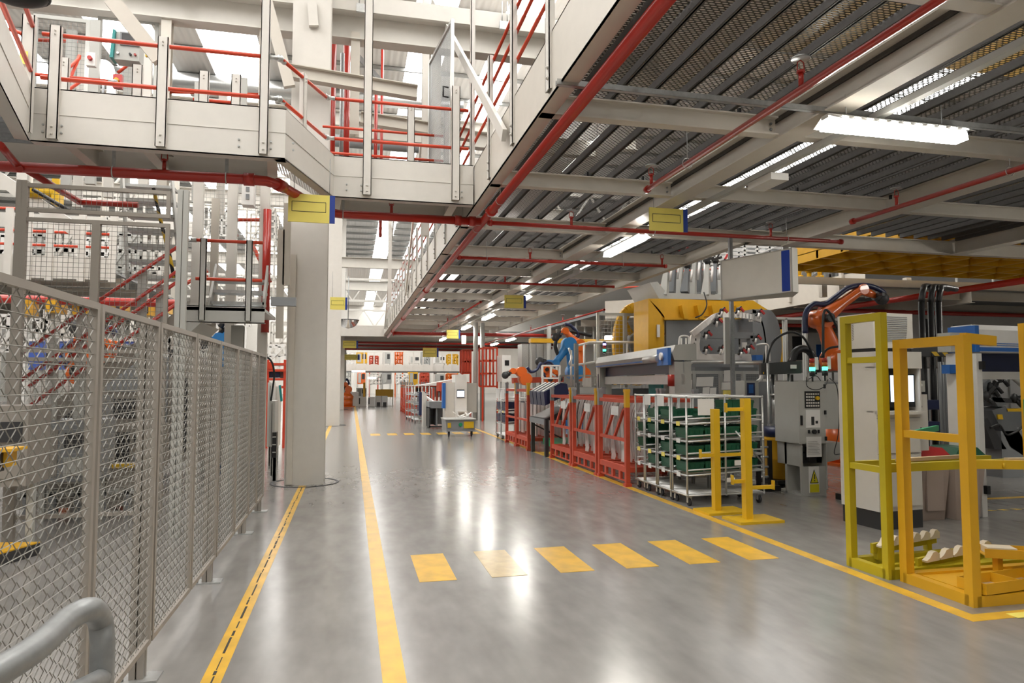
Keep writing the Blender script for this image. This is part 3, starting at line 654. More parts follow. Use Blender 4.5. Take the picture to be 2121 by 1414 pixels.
# ================================================================ NEAR MESH FENCE along the aisle
XF = -1.08
def crimp_mesh(y0, y1, z0, z1, pitch=.041):
    mb = MB(); n = int((y1-y0)/pitch); r = .0025
    for i in range(n):
        y = y0+(i+.7)*pitch; z = z0; pts = []; k = 0
        while z < z1:
            pts.append((XF+.004*(1 if (k+i) % 2 else -1), y+.006*(1 if (k+i) % 2 else -1), z)); z += pitch*.66; k += 1
        pts.append((XF, y, z1)); mb.tube(pts, r, 3, False)
    m = int((z1-z0)/pitch/1.32)
    for i in range(m):
        z = z0+(i+.6)*pitch*1.32; mb.tube([(XF+.005, y0, z), (XF+.005, y1, z)], r*.9, 3, False)
    return mb
FEN = mat('fence_wire', (.25, .24, .215), .45, .3)
f = thing('mesh_fence', (XF, 6, 0), 'taupe framed wire mesh safety fence on the left of the aisle', 'fence')
ends_ = [1.3, 2.35, 3.3, 4.26, 5.22, 6.14, 7.05, 7.95, 8.6, 9.28]
for i in range(9):
    y0, y1 = ends_[i]+.015, ends_[i+1]-.015
    p_ = part(f, 'panel_frame', MB().frame((XF, y0, .2), (0, 1, 0), (0, 0, 1), y1-y0, 1.79, .03, .03), TAUPE)
    part(f, 'wire_mesh', crimp_mesh(y0+.02, y1-.02, .22, 1.97), FEN)
for y in (2.35, 4.27, 6.16, 8.0, 9.3):
    pm = MB(); 
    for dx in (-.02, .02):
        for dy in (-.02, .02): pm.box(XF-.055+dx-.016, y+dy-.016, 0, XF-.055+dx+.016, y+dy+.016, 1.98)
    pm.box(XF-.075, y-.02, 0, XF-.035, y+.02, 1.985)
    q = part(f, 'post', pm, ALU if y < 1 else TAUPE)
    part(q, 'foot_plate', MB().box(XF-.17, y-.07, 0, XF+.06, y+.07, .01).cyl((XF-.13, y-.03, .01), (XF-.13, y-.03, .035), .014, 8), GALV)
    part(q, 'clamp', MB().box(XF-.04, y-.035, .22, XF-.01, y+.035, .27).cyl((XF-.01, y, .245), (XF+.012, y, .245), .014, 8), GALV)
# foreground galvanised tube handrail
t = thing('tube_handrail', (-.75, 2.0, 0), 'thick galvanised tube handrail with a bent corner in the lower left foreground', 'handrail')
a = P(-160, 1480, Z=1.0); c = P(155, 1268, Z=1.0); d = P(212, 1300, Y=c.y+.09)
pts = [a, P(60, 1352, Z=1.0), P(140, 1283, Z=1.0)]+[P(186, 1262, Z=1.0), P(207, 1283, Y=c.y+.14), P(213, 1330, Y=c.y+.14)]
low = V((pts[-1].x, pts[-1].y, 0.0))
part(t, 'tube', MB().tube(smooth(pts, 7)+[low], .034, 20), GALVD)
part(t, 'lower_rail', MB().tube(smooth([P(-100, 1560, Y=1.75), P(150, 1435, Y=2.1), P(213, 1402, Y=c.y+.14)], 5), .028, 14), GALVD)
part(t, 'foot', MB().cyl((low.x, low.y, 0), (low.x, low.y, .01), .08, 16), GALVD)
solo('post_label', MB().box(-3.475, 8.07, 5.02, -3.40, 8.075, 5.16), SIGNY, 'small yellow label on the first cream post at upper left', 'label')
# dark round fixture in the upper left corner
q = P(35, 2, Y=5.2)
t = thing('ceiling_fixture', (q.x, q.y, q.z), 'black rounded fixture cut by the top left corner', 'fixture')
part(t, 'dome', MB().ball(q+V((0, 0, .05)), .19, (1.0, .8, .32), 20), BLACK)
part(t, 'ring', MB().tube(arc(q+V((0, 0, .05)), .19, 0, math.tau, (1, 0, 0), (0, .8, 0), 24), .012, 6), DARK)
part(t, 'stem', MB().cyl(q+V((0, 0, .1)), (q.x, q.y, 9), .03, 8), DARK)
# ================================================================ RIGHT SIDE, near: yellow stands and frames
def pipe_stand(x, y, h, label, w=.09, yaw=0, arms=()):
    t = thing('yellow_stand', (x, y, 0), label, 'stand')
    u = V((math.cos(yaw), math.sin(yaw), 0)); v = V((-u.y, u.x, 0)); c = V((x, y, 0))
    q = [c+u*a+v*b for a, b in ((-.22, -.2), (.36, -.2), (.36, .2), (-.22, .2))]
    part(t, 'base_plate', MB().prism(q, Z3*.03), YEL)
    part(t, 'upright', MB().bar(c+Z3*.03, c+Z3*h, w, w, u), YEL)
    for z, a0, a1, k in arms:
        part(t, 'arm', MB().bar(c+u*a0+Z3*z, c+u*a1+Z3*z, .05, .04).bar(c+u*(a1-.01*(1 if a1 > a0 else -1))+Z3*z, c+u*a1+Z3*z, .055, .11, Z3, (0, .02)), YEL)
    return t
pipe_stand(4.52, 7.92, 1.30, 'left of the two yellow post stands, shorter upright, in front of the tube rack', .085, .02, ((.72, .04, .52, 0), (.72, -.04, -.22, 0)))
pipe_stand(4.60, 7.35, 1.45, 'right of the two yellow post stands, taller upright, in front of the tube rack', .09, .02, ((1.32, -.04, -.27, 0), (.39, .04, .36, 0), (.47, -.04, -.2, 0)))
def stillage(c, ux, L_, D, H, rails, t_, m, label, toprail=0):
    t = thing('parts_stillage', c, label, 'steel frame')
    c = V(c); ux = V(ux).normalized(); uy = V((-ux.y, ux.x, 0)); b = t_
    # L_ along ux (seen end), D depth along -uy
    cor = [c, c+ux*L_]
    for p in cor: part(t, 'post', MB().bar(p, p+Z3*H, b, b, ux), m)
    part(t, 'top_rail', MB().bar(c+Z3*(H-b/2), c+ux*L_+Z3*(H-b/2), b*.98, b), m)
    for z in rails: part(t, 'side_rail', MB().bar(c+Z3*z, c+ux*L_+Z3*z, b*.7, b*.8), m)
    bk = [p-uy*D for p in cor]
    part(t, 'base_frame', MB().bar(c+Z3*.04, c+ux*L_+Z3*.04, b, .08).bar(bk[0]+Z3*.04, bk[1]+Z3*.04, b, .08).bar(c+Z3*.04, bk[0]+Z3*.04, b, .08).bar(cor[1]+Z3*.04, bk[1]+Z3*.04, b, .08).bar(c+ux*L_*.5+Z3*.03, c+ux*L_*.5-uy*D+Z3*.03, b*.8, .05), m)
    return t, c, ux, uy, bk
# first frame: corner posts at (4.36,5.4) and (4.38,4.95), second at (4.45,4.86) and (4.47,4.24)
f1, c, ux, uy, bk = stillage((4.40, 5.37, 0), (0.02, -1, 0), .42, -1.5, 2.24, (1.84, .9), .065, YELG, 'taller greenish yellow steel frame, the farther one of the two at right')
part(f1, 'long_rail', MB().bar((4.44, 4.95, .92), (6.15, 5.05, .92), .05, .07), YELG)
part(f1, 'wood_batten', MB().bar((4.9, 5.35, .93), (5.9, 5.5, .93), .05, .03), WOOD)
part(f1, 'long_rail', MB().bar((4.44, 5.37, .9), (6.1, 5.5, .9), .045, .06), YELG)
f2, c, ux, uy, bk = stillage((4.49, 4.84, 0), (-.01, -1, 0), .62, -1.9, 2.0, (1.22,), .075, YELO, 'lower golden yellow steel frame nearest the camera at right')
part(f2, 'top_arm', MB().bar((4.49, 4.23, 1.98), (4.80, 4.25, 1.96), .05, .075), YELO)
part(f2, 'hinge_rail', MB().bar((4.5, 4.84, 1.2), (5.3, 5.3, 1.22), .03, .05), GREENB)
part(f2, 'cross_rail', MB().bar((4.9, 4.55, .985), (6.6, 4.1, .97), .04, .07).cyl((5.1, 4.47, .96), (5.1, 4.47, 1.0), .01, 6), YEL)
part(f2, 'wood_batten', MB().bar((5.3, 4.62, 1.0), (6.8, 4.4, 1.0), .06, .035), WOOD)
part(f2, 'floor_plate', MB().box(4.6, 4.35, .05, 5.5, 4.85, .06), YELO)
def nest_bar(t, p, q, n, m, zz=.10):
    p = V(p); q = V(q); d = (q-p).normalized(); L_ = (q-p).length
    part(t, 'nest_rail', MB().bar(p, q, .03, .09), m)
    part(t, 'nest_leg', MB().bar(p+d*.08-Z3*zz, p+d*.08, .05, .05), m); part(t, 'nest_leg', MB().bar(q-d*.12-Z3*zz, q-d*.12, .05, .05), m)
    for i in range(n):
        a = p+d*(L_*(i+.6)/(n+.4)); w = L_/(n+1)*.5; s_ = d.cross(Z3)*.03+Z3*.02
        poly = [a+s_+d*w*u_+Z3*(h_) for u_, h_ in ((-1., 0), (1., 0), (1.05, .055), (.5, .08), (0, .075), (-.5, .035), (-1.05, .015))]
        part(t, 'nylon_block', MB().prism(poly, d.cross(Z3)*.045), FOAM)
nest_bar(f1, (4.55, 5.30, .16), (5.45, 5.52, .16), 6, YELG)
nest_bar(f1, (4.72, 4.98, .10), (5.7, 5.2, .12), 5, YELG, .06)
part(f1, 'sliding_plate', MB().box(4.85, 4.98, .05, 5.9, 5.12, .07), YELG)
# tray on legs at the right edge and low tray
tr = thing('yellow_tray', (5.3, 4.5, .1), 'long yellow tray on short legs with cream pads at the right edge', 'tray')
a = P(2030, 1145, Z=.26); b_ = V((a.x+1.1, a.y-.55, .26)); d = (b_-a).normalized(); s_ = d.cross(Z3)
part(tr, 'tray_bed', MB().prism([a-s_*.09, b_-s_*.09, b_+s_*.09, a+s_*.09], Z3*.008), YELO)
for k in (-1, 1): part(tr, 'tray_side', MB().bar(a+s_*.09*k+Z3*.02, b_+s_*.09*k+Z3*.02, .008, .07), YELO)
part(tr, 'pad', MB().bar(a+d*.03+Z3*.035, a+d*.24+Z3*.035, .13, .05), FOAM); part(tr, 'wood_strip', MB().bar(a+d*.28+Z3*.015, b_+Z3*.015, .12, .01), WOOD)
for k in (.1, .6): part(tr, 'leg', MB().bar(a+(b_-a)*k+Z3*0, V((a+(b_-a)*k).xy.to_3d())+Z3*.05, .05, .05), YELO)
t2 = thing('yellow_tray', (5, 4.0, .08), 'low yellow tray with dividers inside the nearest frame', 'tray')
a = P(2012, 1212, Z=.13); b_ = V((a.x+.75, a.y+.08, .13)); d = (b_-a).normalized(); s_ = d.cross(Z3)
for k in (-1, 1): part(t2, 'tray_side', MB().bar(a+s_*.11*k, b_+s_*.11*k, .01, .08), YELO)
part(t2, 'tray_bed', MB().prism([a-s_*.11-Z3*.04, b_-s_*.11-Z3*.04, b_+s_*.11-Z3*.04, a+s_*.11-Z3*.04], Z3*.008), WOOD)
for k in (0, .35, .7): part(t2, 'divider', MB().bar(a+d*k-s_*.11, a+d*k+s_*.11, .01, .08), YELO)
solo('floor_label', MB().box(4.55, 3.93, .003, 4.95, 4.02, .006), SIGNY, 'worn yellow floor label at the foot of the nearest frame', 'label')
x = P(2116, 700, Y=4.6).x
t = thing('yellow_post', (x+.05, 4.6, 0), 'yellow post cut by the right edge of the photo', 'post')
part(t, 'post', MB().box(x, 4.57, 0, x+.12, 4.63, 2.14), YELO); part(t, 'green_strip', MB().box(x-.012, 4.575, .9, x, 4.6, 1.5), GREENB)
# ================================================================ white operator cabinet with cooling unit
t = thing('operator_cabinet', (6.0, 6.8, 0), 'tall off white operator cabinet with a lit monitor, behind the yellow frames', 'cabinet')
A0 = V((5.74, 6.52, 0)); ux = V((.63, .04, 0)).normalized(); uy = V((-.05, .6, 0)).normalized(); W, D = .62, .58
def cab(mb, x0, x1, y0, y1, z0, z1):
    q = [A0+ux*x0+uy*y0, A0+ux*x1+uy*y0, A0+ux*x1+uy*y1, A0+ux*x0+uy*y1]
    return mb.prism([p+Z3*z0 for p in q], Z3*(z1-z0))
part(t, 'plinth', cab(MB(), .02, W-.02, .02, D, 0, .2), DARK)
part(t, 'body', cab(cab(cab(MB(), 0, W, .03, D, .2, 1.32), 0, W, .16, D, 1.32, 1.8), 0, W, .03, D, 1.8, 1.99), CREAM2)
part(t, 'side_cheek', cab(MB(), 0, .05, .0, .16, 1.3, 1.82), CREAM2); part(t, 'side_cheek', cab(MB(), W-.02, W, .0, .16, 1.3, 1.82), CREAM2)
part(t, 'hood', cab(MB(), 0, W+.01, -.01, .05, 1.8, 1.99), CREAM2)
part(t, 'recess_back', cab(MB(), .05, W-.04, .15, .16, 1.32, 1.8), DARK)
mo = part(t, 'monitor', cab(MB(), .2, .57, .04, .08, 1.36, 1.74), BLACK)
part(mo, 'screen', cab(MB(), .22, .55, .034, .04, 1.42, 1.72), SCREEN)
part(t, 'shelf', cab(MB(), -.0, W+.01, -.06, .05, 1.28, 1.315), CREAM2)
dr = part(t, 'door', cab(MB(), .04, W-.04, .012, .03, .85, 1.2), CREAM2); part(dr, 'lock', cab(MB(), .31, .35, .0, .012, 1.12, 1.15), DARK)
part(t, 'door', cab(MB(), .04, W-.04, .018, .03, .25, .82), CREAM2)
em = part(t, 'socket', MB().cyl(A0+ux*.35+uy*.03+Z3*.72, A0+ux*.35-uy*.03+Z3*.72, .06, 14), BIN_RED, 'round red socket')
part(t, 'seam_lines', cab(cab(MB(), .0, W, .026, .03, 1.235, 1.24), 0, W, .026, .03, .835, .84), GREY)
ac = part(t, 'cooling_unit', cab(MB(), 0, W-.05, .04, D-.02, 2.03, 2.43), CREAM2)
part(t, 'spacer', cab(MB(), .02, W-.06, .06, D-.04, 1.99, 2.03), DARK)
lv = MB()
for i in range(14):
    z = 2.11+i*.021; k = .05*math.sqrt(max(0, 1-((i-13)/14)**2)); cab(lv, .1-k*.6, .44+k, .036, .04, z, z+.009)
part(ac, 'louvre_slots', lv, GREY)
sl = MB()
for i in range(12):
    for j in range(5):
        z = 2.14+i*.019; y = .32+j*.04; q = A0-ux*.001+uy*y+Z3*z; sl.prism([q, q+uy*.025-Z3*.012, q+uy*.025-Z3*.008, q+Z3*.004], -ux*.002)
part(ac, 'vent_slots', sl, DARK)
t = thing('switch_box', (6.5, 6.75, .9), 'narrow white switch box fixed beside the operator cabinet', 'switch box')
part(t, 'box', cab(MB(), W+.02, W+.22, .12, .3, .85, 1.5), CREAM2); part(t, 'small_box', cab(MB(), W+.02, W+.17, .1, .28, 1.53, 1.66), GREYL)
for z in (1.36, 1.3): part(t, 'knob', MB().cyl(A0+ux*(W+.08)+uy*.12+Z3*z, A0+ux*(W+.08)+uy*.08+Z3*z, .018, 8), BLACK)
part(t, 'handle', cab(MB(), W+.02, W+.09, .09, .12, 1.08, 1.12), BLACK); part(t, 'lamp_button', MB().cyl(A0+ux*(W+.09)+uy*.1+Z3*1.61, A0+ux*(W+.09)+uy*.07+Z3*1.61, .016, 8), WHITE)
# bins
def bin_(x, y, lidm, label, s=1.):
    t = thing('waste_bin', (x, y, 0), label, 'waste bin')
    pr = lambda z, a, b: [(x-a, y-b, z), (x+a, y-b, z), (x+a, y+b, z), (x-a, y+b, z)]
    b0, b1 = pr(0.0, .17, .16), pr(.74, .23, .22)
    part(t, 'tub', MB().add(b0+b1, [(0, 3, 2, 1), (4, 5, 6, 7), (0, 1, 5, 4), (1, 2, 6, 5), (2, 3, 7, 6), (3, 0, 4, 7)]).box(x-.24, y-.23, .7, x+.24, y+.23, .745).box(x-.12, y-.215, .12, x+.12, y-.19, .6), BEIGE)
    l0, l1 = pr(.745, .245, .235), pr(.86, .13, .2)
    part(t, 'lid', MB().add(l0+l1, [(0, 3, 2, 1), (4, 5, 6, 7), (0, 1, 5, 4), (1, 2, 6, 5), (2, 3, 7, 6), (3, 0, 4, 7)]), lidm)
bin_(6.78, 7.05, BIN_RED, 'beige waste bin with a red lid beside the white cabinet')
bin_(7.22, 6.98, GREEN, 'beige waste bin with a dark green lid beside the white post')
solo('broom_handle', MB().cyl((6.85, 7.35, .5), (6.98, 7.45, 1.42), .015, 8), WOOD, 'pale wooden broom handle leaning behind the red lidded bin', 'broom')
# roller shutter portal on the right
t = thing('roller_shutter', (8, 7.3, 0), 'white roller shutter portal with blue stripes at the right edge', 'roller shutter')
part(t, 'side_post', MB().box(7.32, 6.95, 0, 7.55, 7.15, 2.0).box(7.52, 6.9, 0, 7.6, 6.95, 2.0), WHITE)
q = P(1980, 705, Y=7.2); q2 = P(2004, 662, Y=7.2)
part(t, 'shutter_case', MB().prism([(7.62, 6.95, 2.02), (7.62, 6.95, 2.3), (7.62, 7.05, 2.37), (7.62, 7.35, 2.37), (7.62, 7.35, 2.02)], (3.5, .3, 0)), WHITE)
part(t, 'blue_end', MB().box(7.56, 6.94, 2.02, 7.62, 7.34, 2.35), BLUEP)
part(t, 'drive_motor', MB().box(7.25, 7.0, 2.02, 7.5, 7.2, 2.26).cyl((7.3, 7.0, 2.14), (7.3, 6.97, 2.14), .05, 14), GREYL)
st = MB()
for z, h in ((2.1, .008), (2.125, .008), (2.03, .05)): st.prism([(7.63, 6.945+.0, z), (7.63, 6.945, z+h), (7.63, 6.99, z+h), (7.63, 6.99, z)], (3.5, .3, 0))
part(t, 'blue_stripes', st, BLUEP)
part(t, 'curtain', MB().box(7.7, 7.3, 1.78, 11, 7.33, 2.02), NAVY); part(t, 'bottom_bar', MB().box(7.62, 7.28, 1.68, 11, 7.36, 1.78), WHITE)
part(t, 'blue_valve', MB().box(7.2, 6.98, 1.75, 7.42, 7.1, 1.86), BLUEP); part(t, 'sensor', MB().box(7.55, 6.85, 1.8, 7.6, 6.9, 1.9), BLACK); part(t, 'sensor', MB().box(7.55, 6.85, .28, 7.6, 6.9, .38), BLACK)
# ================================================================ control cabinet with stack lights
t = thing('control_cabinet', (6.7, 9.0, 0), 'grey control cabinet with a slanted lower front, papers and a warning sign', 'cabinet')
x0, x1, y0, y1 = 6.32, 6.76, 8.72, 9.3
part(t, 'body', MB().box(x0, y0, .75, x1, y1, 1.65).box(x1, y0+.1, .95, 7.2, y1, 1.62), GREYL)
part(t, 'side_panel', MB().prism([(x1, y0, .08), (x1, y0, .75), (x1, y1, .75), (x1, y1, .08)], (.012, 0, 0)).prism([(x1, y0+.1, .75), (x1+.35, y0+.1, .75), (x1+.3, y0+.1, .5), (x1, y0+.1, .45)], (0, .3, 0)), GREYL)
part(t, 'lower_box', MB().box(x0+.03, y0+.02, .0, x1, y0+.05, .42).box(x0+.03, y0+.02, .42, x0+.06, y1, .75).box(x0+.03, y0+.35, .0, x1, y0+.4, .75).box(x0+.03, y0+.05, 0, x1, y1, .03), GREYL)
part(t, 'machinery', MB().box(x0+.15, y0+.15, .45, x1-.05, y0+.3, .6).cyl((x0+.2, y0+.1, .5), (x0+.2, y0+.1, .7), .03, 8), DARK)
kp = part(t, 'keypad', MB().box(x0+.1, y0-.012, 1.27, x0+.35, y0, 1.51), BLACK)
kk = MB()
for i in range(6):
    for j in range(5):
        if i > 3 and 1 < j < 4: continue
        kk.box(x0+.115+i*.038, y0-.018, 1.285+j*.043, x0+.14+i*.038, y0-.012, 1.31+j*.043)
part(kp, 'keys', kk, CREAM2); part(kp, 'dial', MB().cyl((x0+.29, y0-.012, 1.41), (x0+.29, y0-.05, 1.41), .028, 12), YEL)
part(t, 'notice', MB().box(x0+.11, y0-.004, .98, x0+.35, y0, 1.24), PAPER); part(t, 'notice', MB().box(x0+.11, y0-.004, .56, x0+.36, y0, .85), PAPER)
pp = MB().box(x0+.2, y0-.006, 1.02, x0+.25, y0-.004, 1.14).box(x0+.27, y0-.006, 1.04, x0+.31, y0-.004, 1.08)
for i in range(9): pp.box(x0+.13, y0-.006, .6+i*.022, x0+.33-.02*(i % 3), y0-.004, .603+i*.022)
part(t, 'printed_marks', pp, INK)
for x in (.14, .3): part(t, 'selector', MB().box(x0+x, y0-.02, .9, x0+x+.025, y0, .95), BLACK)
part(t, 'isolator', MB().cyl((x0+.235, y0, .925), (x0+.235, y0-.04, .925), .032, 12), BLACK)
part(t, 'handle', MB().box(x0+.02, y0-.025, 1.02, x0+.045, y0, 1.16), BLACK)
for z in (1.58, 1.2, .82): part(t, 'hinge', MB().box(x1-.02, y0-.012, z-.03, x1+.012, y0+.02, z+.03), BLACK)
sg = part(t, 'warning_label', MB().box(x0+.15, y0+.012, .04, x0+.32, y0+.02, .42), PAPER)
cx = x0+.235
part(sg, 'triangle', MB().prism([(cx-.07, y0+.008, .18), (cx+.07, y0+.008, .18), (cx, y0+.008, .38)], (0, .004, 0)), INK)
part(sg, 'yellow_field', MB().prism([(cx-.056, y0+.004, .19), (cx+.056, y0+.004, .19), (cx, y0+.004, .355)], (0, .004, 0)).box(x0+.16, y0+.006, .05, x0+.31, y0+.012, .165), mat('warning_yellow', (.7, .62, .02), .5))
part(sg, 'exclamation_mark', MB().box(cx-.007, y0, .24, cx+.007, y0+.004, .31).box(cx-.007, y0, .21, cx+.007, y0+.004, .226), INK)
def stack_light(x, y, z, label):
    t = thing('stack_light', (x, y, z), label, 'signal lamp')
    part(t, 'stem', MB().cyl((x, y, z), (x, y, z+.08), .014, 8), BLACK)
    part(t, 'socket', MB().cyl((x, y, z+.08), (x, y, z+.16), .042, 14), BLACK)
    part(t, 'green_lens', MB().cyl((x, y, z+.16), (x, y, z+.215), .04, 14), LAMPG, 'lit green lens')
    part(t, 'amber_lens', MB().cyl((x, y, z+.218), (x, y, z+.28), .04, 14), LAMPO); part(t, 'red_lens', MB().cyl((x, y, z+.283), (x, y, z+.35), .04, 14), LAMPR)
    part(t, 'tag_strip', MB().box(x+.05, y, z+.18, x+.11, y+.005, z+.37), PAPER)
p = P(1683, 790, Y=9.0); stack_light(p.x, 9.0, 1.65, 'left stack light with a lit green lens on the grey control cabinet')
p = P(1712, 785, Y=9.0); stack_light(p.x-.01, 9.02, 1.66, 'right stack light with a lit green lens on the grey control cabinet')
t = thing('cable_bundle', (6.9, 8.9, 1.2), 'black cables looping over the grey control cabinet', 'cable')
for pts in ([(1670, 780), (1672, 800), (1690, 807), (1708, 800), (1715, 785)], [(1718, 783), (1733, 800), (1738, 850), (1736, 900), (1728, 938), (1740, 940)], [(1700, 788), (1690, 778), (1675, 785)]):
    part(t, 'cable', MB().tube(smooth([P(x, y, Y=8.62) for x, y in pts], 5), .006, 6), BLACK)
# black angled cable carrier bar left of it
t = thing('camera_housing', (6.6, 9.9, 1.75), 'long black rectangular housing on thin posts with a white sticker', 'machine housing')
a = P(1577, 775, Y=10.0); b_ = P(1660, 748, Y=9.7)
part(t, 'case', MB().prism([P(1577, 776, Y=10.0), P(1660, 773, Y=9.7), P(1660, 747, Y=9.7), P(1577, 752, Y=10.0)], (0.05, .14, 0)), BLACK)
part(t, 'sticker', MB().prism([P(1638, 763, Y=9.69), P(1650, 763, Y=9.67), P(1650, 755, Y=9.67), P(1638, 755, Y=9.69)], (0, .01, 0)), PAPER)
for px in (1600, 1640): q = P(px, 775, Y=9.95); part(t, 'post', MB().cyl((q.x, q.y, 0), q, .025, 8), DARK)
for px in (1581, 1590): part(t, 'label_strip', MB().prism([P(px, 774, Y=9.98), P(px+6, 774, Y=9.98), P(px+6, 770, Y=9.98), P(px, 770, Y=9.98)], (0, .01, 0)), YEL)
# gas cylinders / pump beside it and yellow drum
t = thing('drum_pump', (6.2, 9.8, 0), 'steel pump rig with clamps standing over the yellow drum', 'pump')
q = P(1615, 900, Y=9.9)
part(t, 'cylinder', MB().cyl((q.x, 9.9, .95), (q.x, 9.9, 1.42), .11, 16), GALV)
part(t, 'top_plate', MB().cyl((q.x, 9.9, 1.42), (q.x, 9.9, 1.45), .16, 16).box(q.x-.2, 9.85, .93, q.x+.2, 9.95, .96), ALU)
part(t, 'valves', MB().cyl((q.x-.06, 9.9, 1.45), (q.x-.06, 9.9, 1.6), .03, 8).cyl((q.x+.05, 9.88, 1.45), (q.x+.1, 9.88, 1.58), .025, 8).ball((q.x, 9.88, 1.53), .05, n=8), GALV)
for s_ in (-1, 1): part(t, 'guide_rod', MB().cyl((q.x+s_*.19, 9.9, 0), (q.x+s_*.19, 9.9, 1.95), .022, 8), GALV)
t = thing('drum', (q.x+.02, 9.6, 0), 'yellow drum wrapped in shiny film behind the tube rack', 'drum')
q = P(1618, 900, Y=9.7)
part(t, 'barrel', MB().lathe((q.x, 9.7, .12), [(.005, 0), (.25, 0), (.26, .02), (.255, .3), (.262, .31), (.255, .33), (.255, .6), (.262, .61), (.255, .63), (.25, .78), (.005, .78)], 24), YELO)
part(t, 'navy_band', MB().cyl((q.x, 9.7, .78), (q.x, 9.7, .93), .262, 24), NAVY); part(t, 'trolley', MB().box(q.x-.28, 9.4, .04, q.x+.28, 10.0, .12).cyl((q.x-.22, 9.4, .04), (q.x-.22, 9.45, .04), .04, 10).cyl((q.x+.22, 9.4, .04), (q.x+.22, 9.45, .04), .04, 10), BLACK)
def ladder_rack(x, y, n, z0, z1, label, w=.38):
    t = thing('roller_track', (x, y, 0), label, 'roller rack')
    for xx in (x, x+w): part(t, 'side_rail', MB().box(xx-.03, y-.02, .0, xx+.03, y+.02, z1), BLACK)
    for i in range(n): z = z0+(z1-z0-.1)*i/(n-1); part(t, 'roller', MB().cyl((x, y, z), (x+w, y, z), .018, 10), CHROME)
    part(t, 'foot', MB().box(x-.1, y-.12, 0, x+w+.1, y+.1, .08), BLACK)
ladder_rack(6.05, 9.35, 4, .2, .75, 'short black roller rack beside the yellow drum', .2)
ladder_rack(6.78, 8.35, 4, .2, .72, 'black roller rack with steel rollers left of the white operator cabinet', .45)
# ================================================================ tube racks with green bins
def tote(par, x, y, z, w, d, h, m=GREEN, name='bin', label=None):
    mb = MB(); a, b = .93, 1.0
    q0 = [(x-w/2*a, y-d/2*a, z), (x+w/2*a, y-d/2*a, z), (x+w/2*a, y+d/2*a, z), (x-w/2*a, y+d/2*a, z)]
    q1 = [(x-w/2, y-d/2, z+h), (x+w/2, y-d/2, z+h), (x+w/2, y+d/2, z+h), (x-w/2, y+d/2, z+h)]
    i1 = [(x-w/2+.008, y-d/2+.008, z+h), (x+w/2-.008, y-d/2+.008, z+h), (x+w/2-.008, y+d/2-.008, z+h), (x-w/2+.008, y+d/2-.008, z+h)]
    i0 = [(x-w/2*.85, y-d/2*.85, z+.01), (x+w/2*.85, y-d/2*.85, z+.01), (x+w/2*.85, y+d/2*.85, z+.01), (x-w/2*.85, y+d/2*.85, z+.01)]
    fs = [(0, 3, 2, 1)]
    for k in range(4):
        k2 = (k+1) % 4; fs += [(k, k2, 4+k2, 4+k), (4+k, 4+k2, 8+k2, 8+k), (8+k, 8+k2, 12+k2, 12+k)]
    fs.append((12, 13, 14, 15)); mb.add(q0+q1+i1+i0, fs)
    for zz in (.25, .8): mb.box(x-w/2-.006, y-d/2-.004, z+h*zz, x+w/2+.006, y+d/2+.004, z+h*zz+.012)
    for xx in (-.3, 0, .3): mb.box(x+w*xx-.006, y-d/2-.006, z+.02, x+w*xx+.006, y+d/2+.006, z+h-.01)
    if par is None: return mb
    return part(par, name, mb, m, label)
def tube_rack(x0, x1, y0, y1, label, H=1.46, levels=(.40, .62, .85, 1.08), m=CHROME, castors=True):
    t = thing('tube_rack', ((x0+x1)/2, (y0+y1)/2, 0), label, 'rack', None)
    r = .014
    for x in (x0, (x0+x1)/2, x1):
        for y in (y0, y1): part(t, 'upright', MB().cyl((x, y, .12), (x, y, H), r, 8), m)
    for z in (.14, H-.02):
        fr = MB()
        for y in (y0, y1): fr.cyl((x0, y, z), (x1, y, z), r, 8)
        for x in (x0, x1): fr.cyl((x, y0, z), (x, y1, z), r, 8)
        if z < 1:
            for k in range(7): fr.cyl((x0, y0+(y1-y0)*(k+1)/8, .15), (x1, y0+(y1-y0)*(k+1)/8, .15), .009, 6)
        part(t, 'base_frame' if z < 1 else 'top_frame', fr, m)
    for i, z in enumerate(levels):
        sh = MB()
        for y in (y0, y1): sh.cyl((x0, y, z), (x1, y, z+.045), r*.9, 8).cyl((x0, y, z+.07), (x1, y, z+.11), r*.8, 8)
        for x in (x0, x1): sh.cyl((x, y0, z+(.045 if x == x1 else 0)), (x, y1, z+(.045 if x == x1 else 0)), r, 8)
        for k in range(3): sh.bar((x0, y0+(y1-y0)*(k+.5)/3, z), (x1, y0+(y1-y0)*(k+.5)/3, z+.045), .035, .02)
        part(t, 'shelf_tubes', sh, m)
        part(t, 'shelf_label', MB().box(x0-.02, (y0+y1)/2-.05, z-.03, x0-.015, (y0+y1)/2+.05, z+.03), SIGNY if i % 2 else PAPER)
    jn = MB()
    for x in (x0, x1):
        for y in (y0, y1):
            for z in (.14, *levels, H-.02): jn.ball((x, y, z), .021, n=6)
    part(t, 'joints', jn, GALV)
    part(t, 'diagonal_tube', MB().cyl((x1-.42, y0-.01, .98), (x1-.02, y0-.01, .55), .012, 8), m)
    if castors:
        for x in (x0+.04, x1-.06):
            for y in (y0+.03, y1-.03):
                c = part(t, 'castor', MB().cyl((x-.015, y, .05), (x+.015, y, .05), .048, 14), RUBBER)
                part(c, 'fork', MB().box(x-.03, y-.02, .045, x-.02, y+.02, .12).box(x+.02, y-.02, .045, x+.03, y+.02, .12).box(x-.03, y-.03, .115, x+.03, y+.03, .125), GALV)
    return t
rk = [('nearest of four zinc tube racks, beside the yellow post stands', 8.38, 8.80), ('second of four zinc tube racks from the yellow stands', 8.86, 9.26), ('third of four zinc tube racks from the yellow stands', 9.32, 9.70), ('farthest of four zinc tube racks, next to the red stillages', 9.74, 10.06)]
